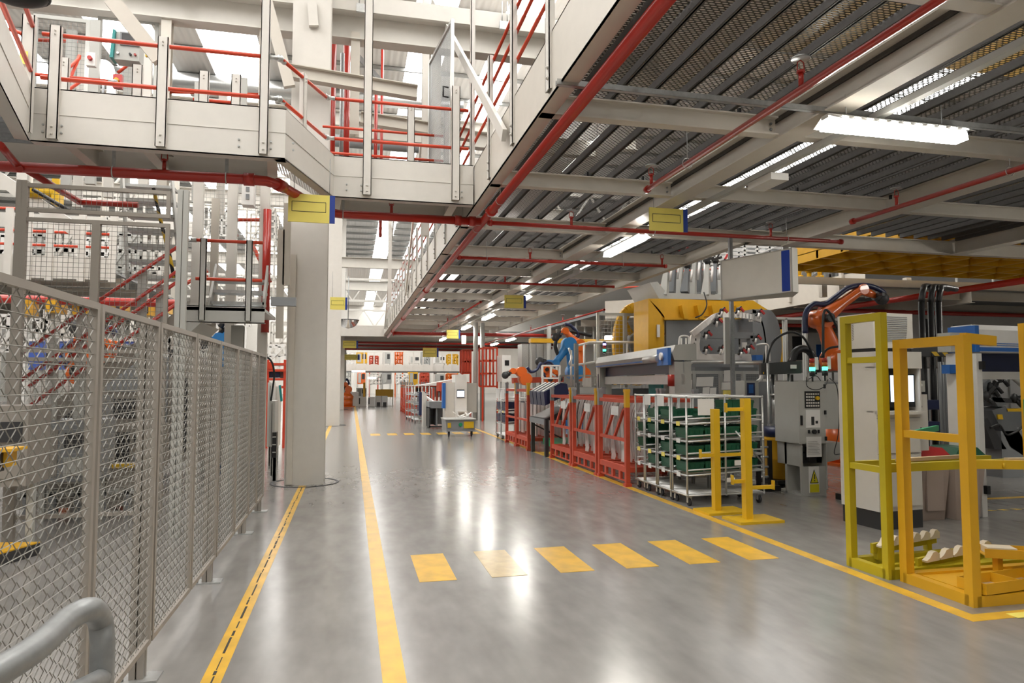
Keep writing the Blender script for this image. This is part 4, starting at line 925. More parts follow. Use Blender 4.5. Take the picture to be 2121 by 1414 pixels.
for i, (l, y0, y1) in enumerate(rk): tube_rack(4.36, 5.5, y0, y1, l)
n = 0
cols = ['at the aisle end', 'second from the aisle', 'third from the aisle', 'at the back end']
lv = ['bottom', 'second', 'third', 'top']
rn = ['nearest tube rack', 'second tube rack', 'third tube rack', 'farthest tube rack']
for i, (l, y0, y1) in enumerate(rk):
    for j, z in enumerate((.40, .62, .85, 1.08)):
        for k in range(4):
            if i and (k > 1 or (i+j+k) % 3 == 0) or (i == 0 and j == 3 and k == 0): continue
            x = 4.36+.15+.27*k
            mb = tote(None, x, (y0+y1)/2, z+.035+.045*(x-4.36)/1.14, .25, (y1-y0)*.8, .13)
            solo('parts_bin', mb, GREEN, 'dark green bin %s, %s shelf, %s' % (cols[k], lv[j], rn[i]), 'parts bin', 'green bins in the tube racks')
solo('parts_bin', tote(None, 5.2, 8.59, 1.235, .4, .34, .16), GREEN, 'large tilted dark green bin on top of the bins at the rack end', 'parts bin', 'green bins in the tube racks')
for i, (x, y, z, w_, h_, l) in enumerate([(4.52, 8.362, 1.2, .24, .22, 'white A4 notice hanging on the side of the nearest tube rack'), (4.34, 9.0, 1.3, .0, .15, 'white card on the front of the second tube rack'), (4.34, 9.45, 1.3, 0, .15, 'white card on the front of the third tube rack'), (5.05, 8.36, .52, .12, .07, 'small white label on the nearest rack side, upper'), (4.93, 8.36, .3, .12, .06, 'small white label on the nearest rack side, lower')]):
    mb = MB().box(x, y-.004, z, x+w_, y, z+h_) if w_ else MB().box(x-.004, y, z, x, y+.22, z+h_)
    solo('notice', mb, PAPER, l, 'notice')
# ================================================================ red stillages with pressed body parts
def red_stillage(y0, y1, x0, x1, label, H=1.36, parts=True, grey=True):
    t = thing('red_stillage', ((x0+x1)/2, (y0+y1)/2, 0), label, 'stillage'); b = .07
    for x in (x0, x1):
        for y in (y0+b/2, y1-b/2):
            q = part(t, 'post', MB().box(x-b/2, y-b/2, .03, x+b/2, y+b/2, H-.12), STRED)
            part(q, 'painted_top', MB().box(x-b/2-.002, y-b/2-.002, H-.12, x+b/2+.002, y+b/2+.002, H+.12).box(x-b/2-.008, y-b/2-.008, H+.12, x+b/2+.008, y+b/2+.008, H+.17), GREY if (grey and y > (y0+y1)/2) or not grey or x == x1 else YELO)
            part(q, 'foot', MB().box(x-b*.75, y-b*.75, 0, x+b*.75, y+b*.75, .05), STRED)
    for x in (x0, x1):
        part(t, 'top_rail', MB().bar((x, y0+b, H-.02), (x, y1-b, H-.02), .05, .06), STRED)
        part(t, 'base_rail', MB().bar((x, y0+b, .26), (x, y1-b, .26), .05, .09).bar((x, y0+b, .08), (x, y1-b, .08), .03, .02), STRED)
        part(t, 'mid_rail', MB().bar((x, y0+b, .72), (x, y1-b, .72), .045, .05), STRED)
        for k in range(1, 4): y = y0+(y1-y0)*k/4; part(t, 'fork_block', MB().box(x-.02, y-.04, .08, x+.02, y+.04, .24), STRED)
    for y in (y0+b/2, y1-b/2):
        part(t, 'top_rail', MB().bar((x0, y, H-.02), (x1, y, H-.02), .05, .05), STRED); part(t, 'base_rail', MB().bar((x0, y, .26), (x1, y, .26), .05, .08), STRED)
    sl = MB()
    for k in range(5): y = y0+(y1-y0)*(k+.8)/5.6; sl.bar((x0, y, .29), (x1, y, .29), .07, .02)
    part(t, 'base_slats', sl, STRED)
    if parts:
        for k in (.28, .6): part(t, 'slanted_bar', MB().bar((x0+.03, y0+(y1-y0)*(k+.22), .74), (x0+.03, y0+(y1-y0)*(k-.1), 1.2), .04, .045), STRED)
    return t
def body_panel(x, y, z, label, grp, s=1.0, lean=.0):
    # long curved pressed pillar
    prof = [(0, 0, .085), (.03, .08, .10), (.0, .18, .07), (-.02, .42, .06), (-.03, .62, .055), (.04, .82, .055), (.15, .97, .05), (.21, 1.02, .04)]
    mb = MB(); vs = []
    for dy, dz, w in prof:
        yy = y-dy*s*1.2; zz = z+dz*s
        vs += [(x-.02, yy-w, zz), (x+.006, yy-w*.6, zz), (x+.006, yy+w*.6, zz), (x-.02, yy+w, zz), (x-.012, yy+w*.6, zz), (x-.012, yy-w*.6, zz)]
    fs = []
    for i in range(len(prof)-1):
        for k in range(6): k2 = (k+1) % 6; fs.append((i*6+k, i*6+k2, i*6+6+k2, i*6+6+k))
    mb.add(vs, fs); mb.f.append(tuple(range(6))); mb.sm.append(False); mb.f.append(tuple(range(len(vs)-1, len(vs)-7, -1))); mb.sm.append(False)
    return solo('body_panel', mb, SHEET, label, 'body panel', grp)
sts = [(10.13, 11.40, 'nearest red stillage full of pressed steel parts, touching the tube racks'), (11.48, 12.85, 'middle red stillage full of pressed steel parts'), (12.93, 14.35, 'third red stillage with pressed steel parts, next to the dark table')]
for (y0, y1, l), nm in zip(sts, ('nearest', 'middle', 'third')):
    red_stillage(y0, y1, 4.26, 5.45, l)
    for k in range(9):
        body_panel(4.42+.115*k, y0+.55, .32, 'curved silver pressed part hanging in the %s red stillage, left row' % nm, 'parts in the %s stillage, left row' % nm)
        body_panel(4.42+.115*k, y0+1.0, .32, 'curved silver pressed part hanging in the %s red stillage, right row' % nm, 'parts in the %s stillage, right row' % nm)
    solo('notice', MB().box(4.222, y0+.3, 1.1, 4.226, y0+.62, 1.25), PAPER, 'white card on the top rail of the %s red stillage' % nm, 'notice')
for y0, y1, l in ((15.9, 17.1, 'red stillage right after the dark table'), (17.15, 18.3, 'red stillage farther left, beside the far tube racks')):
    red_stillage(y0, y1, 4.15, 5.4, l, 1.45, False)
    for k in range(4): solo('body_panel', MB().box(4.4+.2*k, y0+.25, .32, 4.44+.2*k, y0+.5, 1.1).box(4.4+.2*k, y0+.65, .32, 4.44+.2*k, y0+.9, 1.1), SHEET, 'flat silver part standing in the '+l, 'body panel', 'flat parts in the '+l)
# dark table with navy bins
t = thing('steel_table', (4.8, 15.1, 0), 'dark steel table with a grey top rail between the red stillages', 'table')
for x in (4.2, 5.3):
    for y in (14.55, 15.7): part(t, 'leg', MB().box(x-.04, y-.04, 0, x+.04, y+.04, .8), DARK)
part(t, 'top', MB().box(4.15, 14.5, .8, 5.35, 15.75, .84), DARK); part(t, 'apron', MB().box(4.13, 14.5, .7, 4.16, 15.75, .82), GREY)
part(t, 'diagonal', MB().bar((4.2, 15.65, .65), (5.3, 15.65, .1), .03, .03), DARK); part(t, 'sloping_rack', MB().prism([(4.2, 14.5, .84), (5.2, 14.5, .84), (5.2, 14.5, 1.3), (5.15, 14.5, 1.3)], (0, 1.2, 0)), BLACK)
for i, y in enumerate((14.62, 14.95, 15.28, 15.6)):
    c = V((4.45, y, 1.22))
    mb = MB().prism([(4.15, y-.14, 1.12), (4.7, y-.14, 1.38), (4.66, y-.14, 1.6), (4.5, y-.14, 1.62), (4.12, y-.14, 1.42)], (0, .28, 0))
    tt = thing('navy_bin', (4.4, y, 1.1), 'navy tilted storage bin, %s on the dark table' % ('nearest', 'second', 'third', 'farthest')[i], 'storage bin')
    part(tt, 'tub', mb, NAVY); part(tt, 'white_label', MB().prism([(4.14, y-.06, 1.435), (4.5, y-.06, 1.632), (4.5, y+.08, 1.632), (4.14, y+.08, 1.435)], (-.003, 0, .006)), PAPER)
solo('pallet', MB().box(4.5, 14.4, .15, 5.9, 15.9, .3), GREENB, 'bright green plastic tray under the dark table', 'tray')
# ================================================================ ROBOTS
def limb(mb, pts, rs, n=14): return mb.tube(smooth(pts, 5), [rs[min(len(rs)-1, int(i/5))]*(1-(i % 5)/5)+rs[min(len(rs)-1, int(i/5)+1)]*((i % 5)/5) for i in range((len(pts)-1)*5+1)], n)
def robot(pts, r, label, mm=ROBO, base=True, hose=None, tool=True):
    """pts: base top, shoulder, elbow, wrist, tip"""
    B, S, E_, W, T = [V(p) for p in pts]
    t = thing('industrial_robot', (B.x, B.y, 0), label, 'robot')
    ax = (E_-S).cross(W-E_); ax = ax.normalized() if ax.length > 1e-3 else V((0, 1, 0))
    if base:
        part(t, 'pedestal', MB().box(B.x-r*2.2, B.y-r*2.2, 0, B.x+r*2.2, B.y+r*2.2, .05).cyl((B.x, B.y, .05), B, r*1.7, 18), mm)
    part(t, 'turret', MB().lathe(B, [(r*1.8, 0), (r*1.9, r*.8), (r*1.2, r*1.6), (.01, r*1.7)], 18).cyl(S-ax*r*1.2, S+ax*r*1.2, r*1.15, 18), mm)
    part(t, 'lower_arm', limb(MB(), [S, S+(E_-S)*.35, S+(E_-S)*.7, E_], [r*1.0, r*.85, r*.7, r*.85]).cyl(E_-ax*r*.95, E_+ax*r*.95, r*.95, 18), mm)
    part(t, 'upper_arm', limb(MB(), [E_-(W-E_)*.12, E_+(W-E_)*.2, E_+(W-E_)*.55, W], [r*.95, r*.85, r*.55, r*.5]), mm)
    part(t, 'wrist', MB().cyl(W-ax*r*.55, W+ax*r*.55, r*.55, 14).tube([W, W+(T-W)*.6, T], [r*.45, r*.42, r*.3], 12), mm)
    part(t, 'motor', MB().cyl(S-ax*r*1.9, S-ax*r*1.2, r*.6, 14).cyl(E_-ax*r*1.6, E_-ax*r*.95, r*.45, 12), BLACK)
    if tool:
        part(t, 'gripper', MB().cyl(T, T+(T-W).normalized()*r*.5, r*.5, 12).ball(T+(T-W).normalized()*r*.9, r*.7, n=10).bar(T-ax*r*1.2, T+ax*r*1.2, r*.3, r*.3), DARK)
    h = hose or [S-ax*r+V((-r, 0, r*.4)), E_-ax*r*.4+V((-r*1.2, 0, r*.5)), E_+V((0, 0, r*1.6)), (E_+W)/2+V((0, 0, r*1.9)), W+V((0, 0, r*1.1))]
    part(t, 'cable_hose', MB().tube(smooth(h, 7), r*.28, 10), NAVY if mm is ROBO else BLACK)
    return t
Yr = 12.0
q = lambda x, y, Y=Yr: P(x, y, Y=Y)
h = [q(1668, 690), q(1669, 650), q(1685, 630), q(1708, 630), q(1730, 615), q(1760, 595), q(1800, 592), q(1830, 607), q(1822, 625)]
robot([V((q(1738, 800).x, Yr, .9)), q(1733, 745), q(1700, 660), q(1783, 600), q(1812, 612)], .20, 'big orange robot rearing up behind the grey control cabinet', hose=h)
t = thing('cable_conduit', (9.5, 11.5, 1.3), 'large black cable loops beside the big orange robot', 'cable')
part(t, 'loop', MB().tube(smooth([q(1594, 815, 10.2), q(1588, 760, 10.2), q(1600, 710, 10.2), q(1635, 688, 10.2), q(1665, 700, 10.2), q(1685, 740, 10.2), q(1690, 775, 10.2)], 7), .02, 10), BLACK)
part(t, 'loop', MB().tube(smooth([q(1706, 775, 10.2), q(1705, 700, 10.2), q(1706, 650, 10.2), q(1716, 645, 10.2), q(1735, 680, 10.2), q(1745, 720, 10.2)], 6), .022, 10), BLACK)
part(t, 'energy_chain', MB().tube(smooth([q(1638, 752, 11), q(1648, 728, 11), q(1665, 722, 11), q(1682, 735, 11), q(1692, 770, 11)], 6), .07, 8), BLACK)
part(t, 'loop', MB().tube(smooth([q(1700, 740, 10.2), q(1715, 722, 10.2), q(1745, 716, 10.2)], 6), .02, 8), BLACK)
# blue and orange robots in the middle distance
b = lambda x, y: P(x, y, Y=23)
robot([V((b(1190, 800).x, 23, .6)), b(1190, 770), b(1178, 712), b(1150, 752), b(1130, 750)], .24, 'tall robot in a bright blue jacket under the mezzanine end', ROBB, hose=[b(1160, 745), b(1150, 715), b(1160, 690), b(1180, 686), b(1225, 695)])
robot([V((b(1200, 800).x, 23.6, .6)), b(1205, 775), b(1198, 715), b(1170, 685), b(1160, 692)], .22, 'rusty orange robot behind the blue jacketed one')
b = lambda x, y: P(x, y, Y=21)
robot([V((b(1088, 800).x, 21, .7)), b(1087, 785), b(1079, 770), b(1062, 768), b(1055, 772)], .17, 'small orange robot peering over the red stillages', hose=[b(1092, 760), b(1100, 770), b(1112, 765), b(1120, 752), b(1124, 762)])
robot([V((b(1135, 800).x, 22, .7)), P(1136, 785, Y=22), P(1130, 765, Y=22), P(1150, 770, Y=22), P(1156, 778, Y=22)], .14, 'pale orange robot behind the white handrails')
# ================================================================ ROLLER DOOR PORTAL in the middle
t = thing('roller_shutter', (6.8, 16, 0), 'grey roller shutter portal with navy curtain in front of the yellow positioner', 'roller shutter')
A = P(1237, 762, Z=2.0); B = P(1397, 746, Z=2.02); d = (B-A).normalized(); n_ = V((-d.y, d.x, 0)).normalized()
if n_.x < 0: n_ = -n_
part(t, 'shutter_case', MB().prism([A, A-n_*.04+Z3*.12, A+n_*.02+Z3*.27, A+n_*.4+Z3*.3, A+n_*.4], B-A), GREYL)
part(t, 'curtain', MB().prism([A+n_*.15-Z3*.22, A+n_*.15, A+n_*.17, A+n_*.17-Z3*.22], B-A), NAVY)
part(t, 'bottom_bar', MB().prism([A+n_*.12-Z3*.42, A+n_*.12-Z3*.24, A+n_*.2-Z3*.24, A+n_*.2-Z3*.42], B-A), WHITE)
part(t, 'stripes', MB().prism([A-n_*.045+Z3*.02, A-n_*.045+Z3*.045, A-n_*.03+Z3*.045, A-n_*.03+Z3*.02], (B-A)*.86), BLUEP)
for Q, s_ in ((A, 1), (B, -1)): g = V((Q.x, Q.y, 0)); part(t, 'side_post', MB().prism([g+d*s_*.0, g+d*s_*.3, g+d*s_*.3+n_*.3, g+n_*.3], Z3*2.0), GREYL)
part(t, 'drive_unit', MB().prism([B-n_*.06-Z3*.08, B-d*.6-n_*.06-Z3*.08, B-d*.6-n_*.06+Z3*.22, B-n_*.06+Z3*.22], -n_*.06), BLUEP)
part(t, 'motor', MB().cyl(B-d*1.3-n_*.12+Z3*.05, B-d*.5-n_*.12+Z3*.05, .07, 12), ALU)
part(t, 'drive_knob', MB().cyl(B-d*.3-n_*.12+Z3*.08, B-d*.3-n_*.16+Z3*.08, .07, 12), WHITE)
part(t, 'warning_lamp', MB().cyl(B+d*.1-n_*.1-Z3*.45, B+d*.1-n_*.1-Z3*.25, .06, 10), LAMPR)
part(t, 'letter_strip', MB().prism([V((A.x, A.y, .9))-n_*.01+d*.1, V((A.x, A.y, .9))-n_*.01+d*.16, V((A.x, A.y, 1.85))-n_*.01+d*.16, V((A.x, A.y, 1.85))-n_*.01+d*.1], -n_*.004), NAVY)
solo('notice', MB().prism([P(1266, 760, Y=17.2), P(1275, 759, Y=17.2), P(1275, 742, Y=17.2), P(1266, 743, Y=17.2)], (0, .01, 0)), PAPER, 'white sheet stuck on the left end of the grey shutter case', 'notice')
# steel barrier plate with hazard edge inside the portal
t = thing('barrier_plate', (8, 18, 1), 'worn steel panel with a black and yellow lower edge inside the portal', 'panel')
part(t, 'plate', MB().prism([P(1258, 793, Y=18), P(1356, 792, Y=18), P(1356, 772, Y=18), P(1258, 777, Y=18)], (0, .05, 0)), GALV)
part(t, 'hazard_edge', MB().prism([P(1258, 797, Y=17.95), P(1356, 796, Y=17.95), P(1356, 792, Y=17.95), P(1258, 793, Y=17.95)], (0, .05, 0)), HAZ)
for x in (1297, 1346): part(t, 'hook', MB().tube([P(x, 776, Y=17.9), P(x+1, 783, Y=17.9), P(x-2, 785, Y=17.9), P(x-4, 782, Y=17.9)], .015, 6), GALV)
t = thing('machine_block', (9, 18.5, 0), 'dark machine base in the portal opening', 'machine')
part(t, 'body', MB().box(P(1262, 800, Y=18.6).x, 18.6, 0, P(1352, 800, Y=18.6).x, 19.4, 1.45), TOOL); part(t, 'panel_lines', MB().box(P(1300, 800, Y=18.6).x, 18.57, .1, P(1303, 800, Y=18.6).x, 18.6, 1.4), BLACK)
# ================================================================ YELLOW POSITIONER with tooling and car body side
Ym = 17.5
m_ = lambda x, y, Y=Ym: P(x, y, Y=Y)
t = thing('yellow_positioner', (10, 18, 0), 'huge yellow turning machine with a spoked ring and an upper beam behind the portal', 'machine')
c = m_(1318, 712, 19.5); R_ = (m_(1355, 712, 19.5)-c).length
ring = MB()
for k in range(40):
    a0, a1 = math.tau*k/40, math.tau*(k+1)/40
    for rr, w_ in ((R_*1.9, .3),):
        p0 = c+V((math.cos(a0)*rr*.55, 0, math.sin(a0)*rr)); p1 = c+V((math.cos(a1)*rr*.55, 0, math.sin(a1)*rr)); ring.bar(p0, p1, .3, .17, (0, 1, 0))
part(t, 'ring', ring, YELO)
for k in range(6):
    a0 = math.tau*k/6+.3; part(t, 'spoke', MB().bar(c, c+V((math.cos(a0)*R_*1.0, 0, math.sin(a0)*R_*1.85)), .14, .12, (0, 1, 0)), YELO)
part(t, 'hub', MB().cyl(c-V((0, .3, 0)), c+V((0, .1, 0)), .35, 18), GREY)
part(t, 'side_column', MB().prism([m_(1343, 770), m_(1376, 770), m_(1376, 655), m_(1365, 640), m_(1343, 618)], (0, 1.0, 0)), YELO)
part(t, 'upper_beam', MB().prism([m_(1343, 618), m_(1376, 660), m_(1600, 648), m_(1560, 622)], (0, .3, 0)), YELO)
part(t, 'upper_beam', MB().prism([m_(1376, 662, 17.4), m_(1500, 662, 17.4), m_(1500, 657, 17.4), m_(1376, 657, 17.4)], (0, .5, 0)), YELO)
for x in (1418, 1450, 1480, 1530): part(t, 'rib', MB().prism([m_(x, 660, 17.3), m_(x+9, 660, 17.3), m_(x+3, 632, 17.3), m_(x-6, 632, 17.3)], (0, .2, 0)), YELO)
part(t, 'face_plate', MB().prism([m_(1380, 790), m_(1530, 790), m_(1530, 664), m_(1380, 664)], (0, .08, 0)), GREY)
part(t, 'label_strip', MB().prism([m_(1361, 698, 17.45), m_(1367, 698, 17.45), m_(1367, 672, 17.45), m_(1361, 672, 17.45)], (0, .03, 0)), PAPER)
part(t, 'table', MB().prism([m_(1346, 585), m_(1365, 618), m_(1545, 624), m_(1540, 612), m_(1380, 606), m_(1362, 583)], (0, 1.6, 0)), GREYL)
t = thing('clamp_tooling', (10, 17.5, 4), 'bank of grey clamp tooling standing on the yellow machine table', 'tooling')
random.seed(5)
for k in range(9):
    x = 1375+k*14.5; Y = 17.6+(k % 3)*.35; hh = 60+random.random()*20
    p = P(x, 612-(k % 2)*6, Y=Y); p2 = P(x+random.uniform(2, 9), 612-hh, Y=Y+.1)
    tw = part(t, 'clamp_tower', MB().tube([p, p+(p2-p)*.55, p2], [.16, .10, .06], 4), TOOL if k % 2 else GREYL)
    part(tw, 'clamp', MB().ball(p2, .10, n=8).bar(p2+V((-.15, -.05, .02)), p2+V((.16, -.05, .12)), .07, .07).bar(p2, p2+V((.1, -.06, .25)), .06, .05), BLACK)
    part(tw, 'jaw', MB().bar(p2+V((.08, -.07, .22)), p2+V((.16, -.08, .36)), .05, .06), BIN_RED)
    part(tw, 'cylinder', MB().cyl(p+(p2-p)*.4+V((.1, -.1, 0)), p+(p2-p)*.85+V((.1, -.1, 0)), .04, 8), SHEET)
part(t, 'cable', MB().tube(smooth([P(1458, 605, Y=17.2), P(1464, 630, Y=17.1), P(1455, 650, Y=17.1), P(1440, 658, Y=17.2)], 5), .02, 6), BLACK)
# car body side held in the fixture
BODY = mat('bare_body_metal', (.80, .78, .75), .28, .3, var=.05)
t = thing('car_body_side', (11, 15.5, 1.6), 'bare silver car body side with door openings held in the fixture', 'car body')
Yb = 15.5
w_ = lambda x, y: P(x, y, Y=Yb)
fr = MB()
def strip(pts, wd, mb=fr): 
    pp = smooth([w_(*p) for p in pts], 5)
    for i in range(len(pp)-1): mb.bar(pp[i], pp[i+1]+(pp[i+1]-pp[i])*.15, .1, wd, (0, 0, 1) if abs((pp[i+1]-pp[i]).normalized().z) < .8 else (1, 0, 0))
strip([(1433, 692), (1446, 682), (1470, 663), (1488, 653), (1520, 652), (1555, 656), (1574, 662)], .14)
part(t, 'roof_rail', fr, BODY)
a_ = MB().prism([w_(1432, 695), w_(1441, 686), w_(1452, 690), w_(1449, 712), w_(1450, 725), w_(1456, 733), w_(1436, 733), w_(1430, 710)], (0, .08, 0))
part(t, 'front_pillar', a_, BODY)
part(t, 'middle_pillar', MB().prism([w_(1507, 655), w_(1517, 655), w_(1519, 700), w_(1522, 732), w_(1496, 732), w_(1502, 715), w_(1507, 690)], (0, .08, 0)), BODY)
part(t, 'sill', MB().prism([w_(1430, 733), w_(1555, 733), w_(1558, 747), w_(1440, 745)], (0, .1, 0)), BODY)
part(t, 'rear_corner', MB().prism([w_(1553, 656), w_(1578, 662), w_(1576, 668), w_(1566, 664), w_(1556, 666)], (0, .1, 0)), BODY)
for x, y in ((1441, 703), (1438, 712), (1512, 705), (1511, 716)): part(t, 'hole', MB().box(w_(x, y).x-.015, Yb-.006, w_(x, y).z-.03, w_(x, y).x+.015, Yb-.001, w_(x, y).z+.03), BLACK)
for i, (x, y) in enumerate(((1458, 722), (1488, 722), (1545, 720), (1480, 665), (1458, 692), (1490, 645), (1524, 643), (1566, 648), (1560, 700), (1530, 728))):
    p = w_(x, y)+V((0, -.1, 0)); 
    tt = thing('clamp_unit', p, 'black and red clamp holding the car body side, %s' % ('front sill', 'middle sill', 'rear sill', 'front roof', 'front pillar', 'roof above the pillar', 'roof behind the pillar', 'rear roof end', 'rear opening', 'sill under the rear opening')[i], 'clamp', 'clamps on the car body side')
    part(tt, 'body', MB().ball(p, .065, (1, .8, 1.2), 8).bar(p+V((-.09, -.02, -.08)), p+V((.08, -.02, .09)), .05, .045), BLACK); part(tt, 'jaw', MB().bar(p+V((.04, -.06, .05)), p+V((.13, -.06, -.04)), .04, .05), BIN_RED)
    part(tt, 'cylinder', MB().cyl(p+V((-.05, -.07, -.16)), p+V((-.02, -.07, -.02)), .03, 8), SHEET)
t = thing('welding_fixture', (11.5, 16.2, 1), 'grey fixture frame with shelves behind the car body side', 'fixture')
for x0_, y0_, x1_, y1_ in ((1455, 700, 1510, 692), (1520, 700, 1560, 688), (1555, 740, 1565, 695), (1440, 752, 1575, 742), (1470, 735, 1540, 728)):
    a = P(x0_, y0_, Y=16.1); b_ = P(x1_, y1_, Y=16.1); part(t, 'frame_bar', MB().box(min(a.x, b_.x), 16.1, min(a.z, b_.z), max(a.x, b_.x), 16.3, max(a.z, b_.z)), GREY)
part(t, 'paper', MB().box(P(1523, 0, Y=16).x, 16, P(0, 705, Y=16).z, P(1533, 0, Y=16).x, 16.02, P(0, 686, Y=16).z), PAPER)
part(t, 'blue_block', MB().box(P(1551, 0, Y=15).x, 15, P(0, 733, Y=15).z, P(1564, 0, Y=15).x, 15.2, P(0, 719, Y=15).z), BLUEP)
t = thing('rotary_drum', (13, 16.5, 1.5), 'big dark grey half round drum cover at the end of the fixture', 'machine cover')
c = P(1560, 712, Y=16.6); dm = MB()
for k in range(16):
    a0, a1 = -math.pi*.5+math.pi*k/16, -math.pi*.5+math.pi*(k+1)/16
    f_ = lambda a, r: c+V((math.cos(a)*r*.42, 0, math.sin(a)*r))
    dm.prism([f_(a0, .85), f_(a1, .85), f_(a1, .95), f_(a0, .95)], (0, 1.2, 0)); dm.prism([f_(a0, .3), f_(a1, .3), f_(a1, .95), f_(a0, .95)], (.5, .02, 0))
part(t, 'shell', dm, GREY)
pl = thing('fixture_pedestal', (11.5, 16, 0), 'dark pedestal under the car body fixture', 'machine')
part(pl, 'body', MB().box(P(1440, 800, Y=15.9).x, 15.9, 0, P(1570, 800, Y=15.9).x, 16.9, P(0, 752, Y=15.9).z), TOOL)
# guard fence with papers in front
t = thing('guard_fence', (9, 12.5, 0), 'aluminium framed guard with papers clipped to its mesh, before the car body', 'guard fence')
Yf = 12.4; ztop = P(0, 762, Y=Yf).z
xs = [P(v, 800, Y=Yf).x for v in (1407, 1437, 1493, 1520, 1540, 1577)]
for x in xs: part(t, 'post', MB().box(x-.035, Yf-.03, 0, x+.035, Yf+.03, ztop), ALU)
part(t, 'top_rail', MB().box(xs[0], Yf-.025, ztop-.06, xs[-1], Yf+.025, ztop), ALU); part(t, 'bottom_rail', MB().box(xs[0], Yf-.025, .15, xs[-1], Yf+.025, .2), ALU)
part(t, 'mesh', MB().grid((xs[0], Yf, .2), (1, 0, 0), (0, 0, 1), xs[-1]-xs[0], ztop-.26, .045, .0025), GALVD)
part(t, 'top_tube', MB().tube(smooth([P(1425, 758, Y=12.2), P(1432, 752, Y=12.2), P(1440, 750, Y=12.2), P(1500, 750, Y=12.2)], 4), .03, 8).cyl(P(1522, 752, Y=12.2), P(1577, 752, Y=12.2), .03, 8), ALU)
for i, (x0_, y0_, x1_, y1_, l) in enumerate([(1442, 780, 1477, 800, 'wide crumpled white plans clipped on the guard fence'), (1424, 786, 1433, 818, 'narrow white sheet at the left end of the guard fence'), (1455, 801, 1469, 820, 'white form below the wide plans on the guard fence'), (1470, 802, 1483, 819, 'white form right of the other small form on the guard fence'), (1499, 766, 1516, 790, 'upper white sheet on the right part of the guard fence'), (1494, 791, 1513, 807, 'lower white sheet on the right part of the guard fence')]):
    solo('notice', MB().prism([P(x0_, y1_, Y=Yf-.05), P(x1_, y1_, Y=Yf-.05), P(x1_+1, y0_, Y=Yf-.05), P(x0_+1, y0_+1, Y=Yf-.05)], (0, .006, 0)), PAPER, l, 'notice')
solo('warning_notice', MB().prism([P(1498, 826, Y=Yf-.06), P(1517, 826, Y=Yf-.06), P(1517, 808, Y=Yf-.06), P(1498, 808, Y=Yf-.06)], (0, .006, 0)).prism([P(1502, 820, Y=Yf-.065), P(1511, 820, Y=Yf-.065), P(1506, 811, Y=Yf-.065)], (0, .004, 0)), SIGNY, 'small yellow warning notice at the foot of the guard fence', 'notice')
# handrails in front of positioner
def hoop(pts, Y, r, label, ups=()):
    t = thing('white_handrail', V((P(*pts[0], Y=Y).x, Y, 0)), label, 'handrail')
    part(t, 'rail', MB().tube(smooth([P(*p, Y=Y) for p in pts], 5), r, 8), WHITE)
    for x, y0_, y1_ in ups: part(t, 'upright', MB().cyl(P(x, y0_, Y=Y), P(x, y1_, Y=Y), r, 8), WHITE)
hoop([(1190, 717), (1215, 711), (1232, 709), (1345, 709), (1356, 712), (1359, 730)], 18.8, .035, 'white handrail in front of the spoked yellow ring', ((1210, 712, 780), (1299, 710, 740), (1334, 710, 735), (1345, 710, 735)))
hoop([(1178, 720), (1184, 740), (1180, 753), (1190, 756), (1228, 750), (1232, 745), (1232, 712)], 18.6, .035, 'white tube gate beside the blue jacketed robot', ((1183, 725, 800), (1210, 715, 790)))
hoop([(1405, 730), (1407, 702), (1412, 696), (1422, 696), (1427, 702), (1426, 735), (1420, 740), (1408, 740), (1406, 734)], 12.8, .02, 'white tube hoop left of the car body front', ((1411, 700, 760), (1421, 700, 760)))
hoop([(1567, 714), (1582, 712), (1590, 714), (1593, 725), (1595, 748)], 14.5, .02, 'white tube hoop right of the car body', ((1586, 715, 750),))
# tall mesh screen before the ring
t = thing('mesh_screen', (8, 19, 2), 'tall thin framed mesh screen in front of the yellow ring', 'guard fence')
a = P(1236, 745, Y=19.2); b_ = P(1352, 650, Y=19.2)
part(t, 'frame', MB().frame((a.x, 19.2, 0), (1, 0, 0), (0, 0, 1), b_.x-a.x, b_.z, .08, .06), GREYL); part(t, 'post', MB().box(P(1288, 0, Y=19.2).x-.05, 19.15, 0, P(1288, 0, Y=19.2).x+.05, 19.25, b_.z), GREYL)
part(t, 'mesh', MB().grid((a.x, 19.2, 1.2), (1, 0, 0), (0, 0, 1), b_.x-a.x, b_.z-1.3, .12, .005), GREYL)
p = P(1252, 735, Y=18.0)
t = thing('stack_light', (p.x, 18, p.z), 'tall stack light with blue and green lit lenses above the grey shutter case', 'signal lamp')
for i, m in enumerate((GREY, GREEN, LAMPG, BIN_RED, LAMPR, LAMPB, NAVY)): part(t, 'lens', MB().cyl(p+Z3*(i*.055), p+Z3*(i*.055+.05), .045, 12), m)
# sign post + box supports
q = P(1519, 850, Y=10.9)
t = thing('sign_post', (q.x, 10.9, 0), 'galvanised strut post standing in front of the car body, under the box sign', 'post')
part(t, 'strut', MB().box(q.x-.03, 10.87, 0, q.x+.03, 10.93, 4.25), GALVD)
q2 = P(1505, 740, Y=10.9); part(t, 'lamp_tube', MB().box(q2.x-.045, 10.86, P(0, 744, Y=10.9).z, q2.x+.045, 10.92, P(0, 622, Y=10.9).z), GREYL)
part(t, 'foot', MB().box(q.x-.1, 10.8, 0, q.x+.1, 11.0, .015), GALVD)
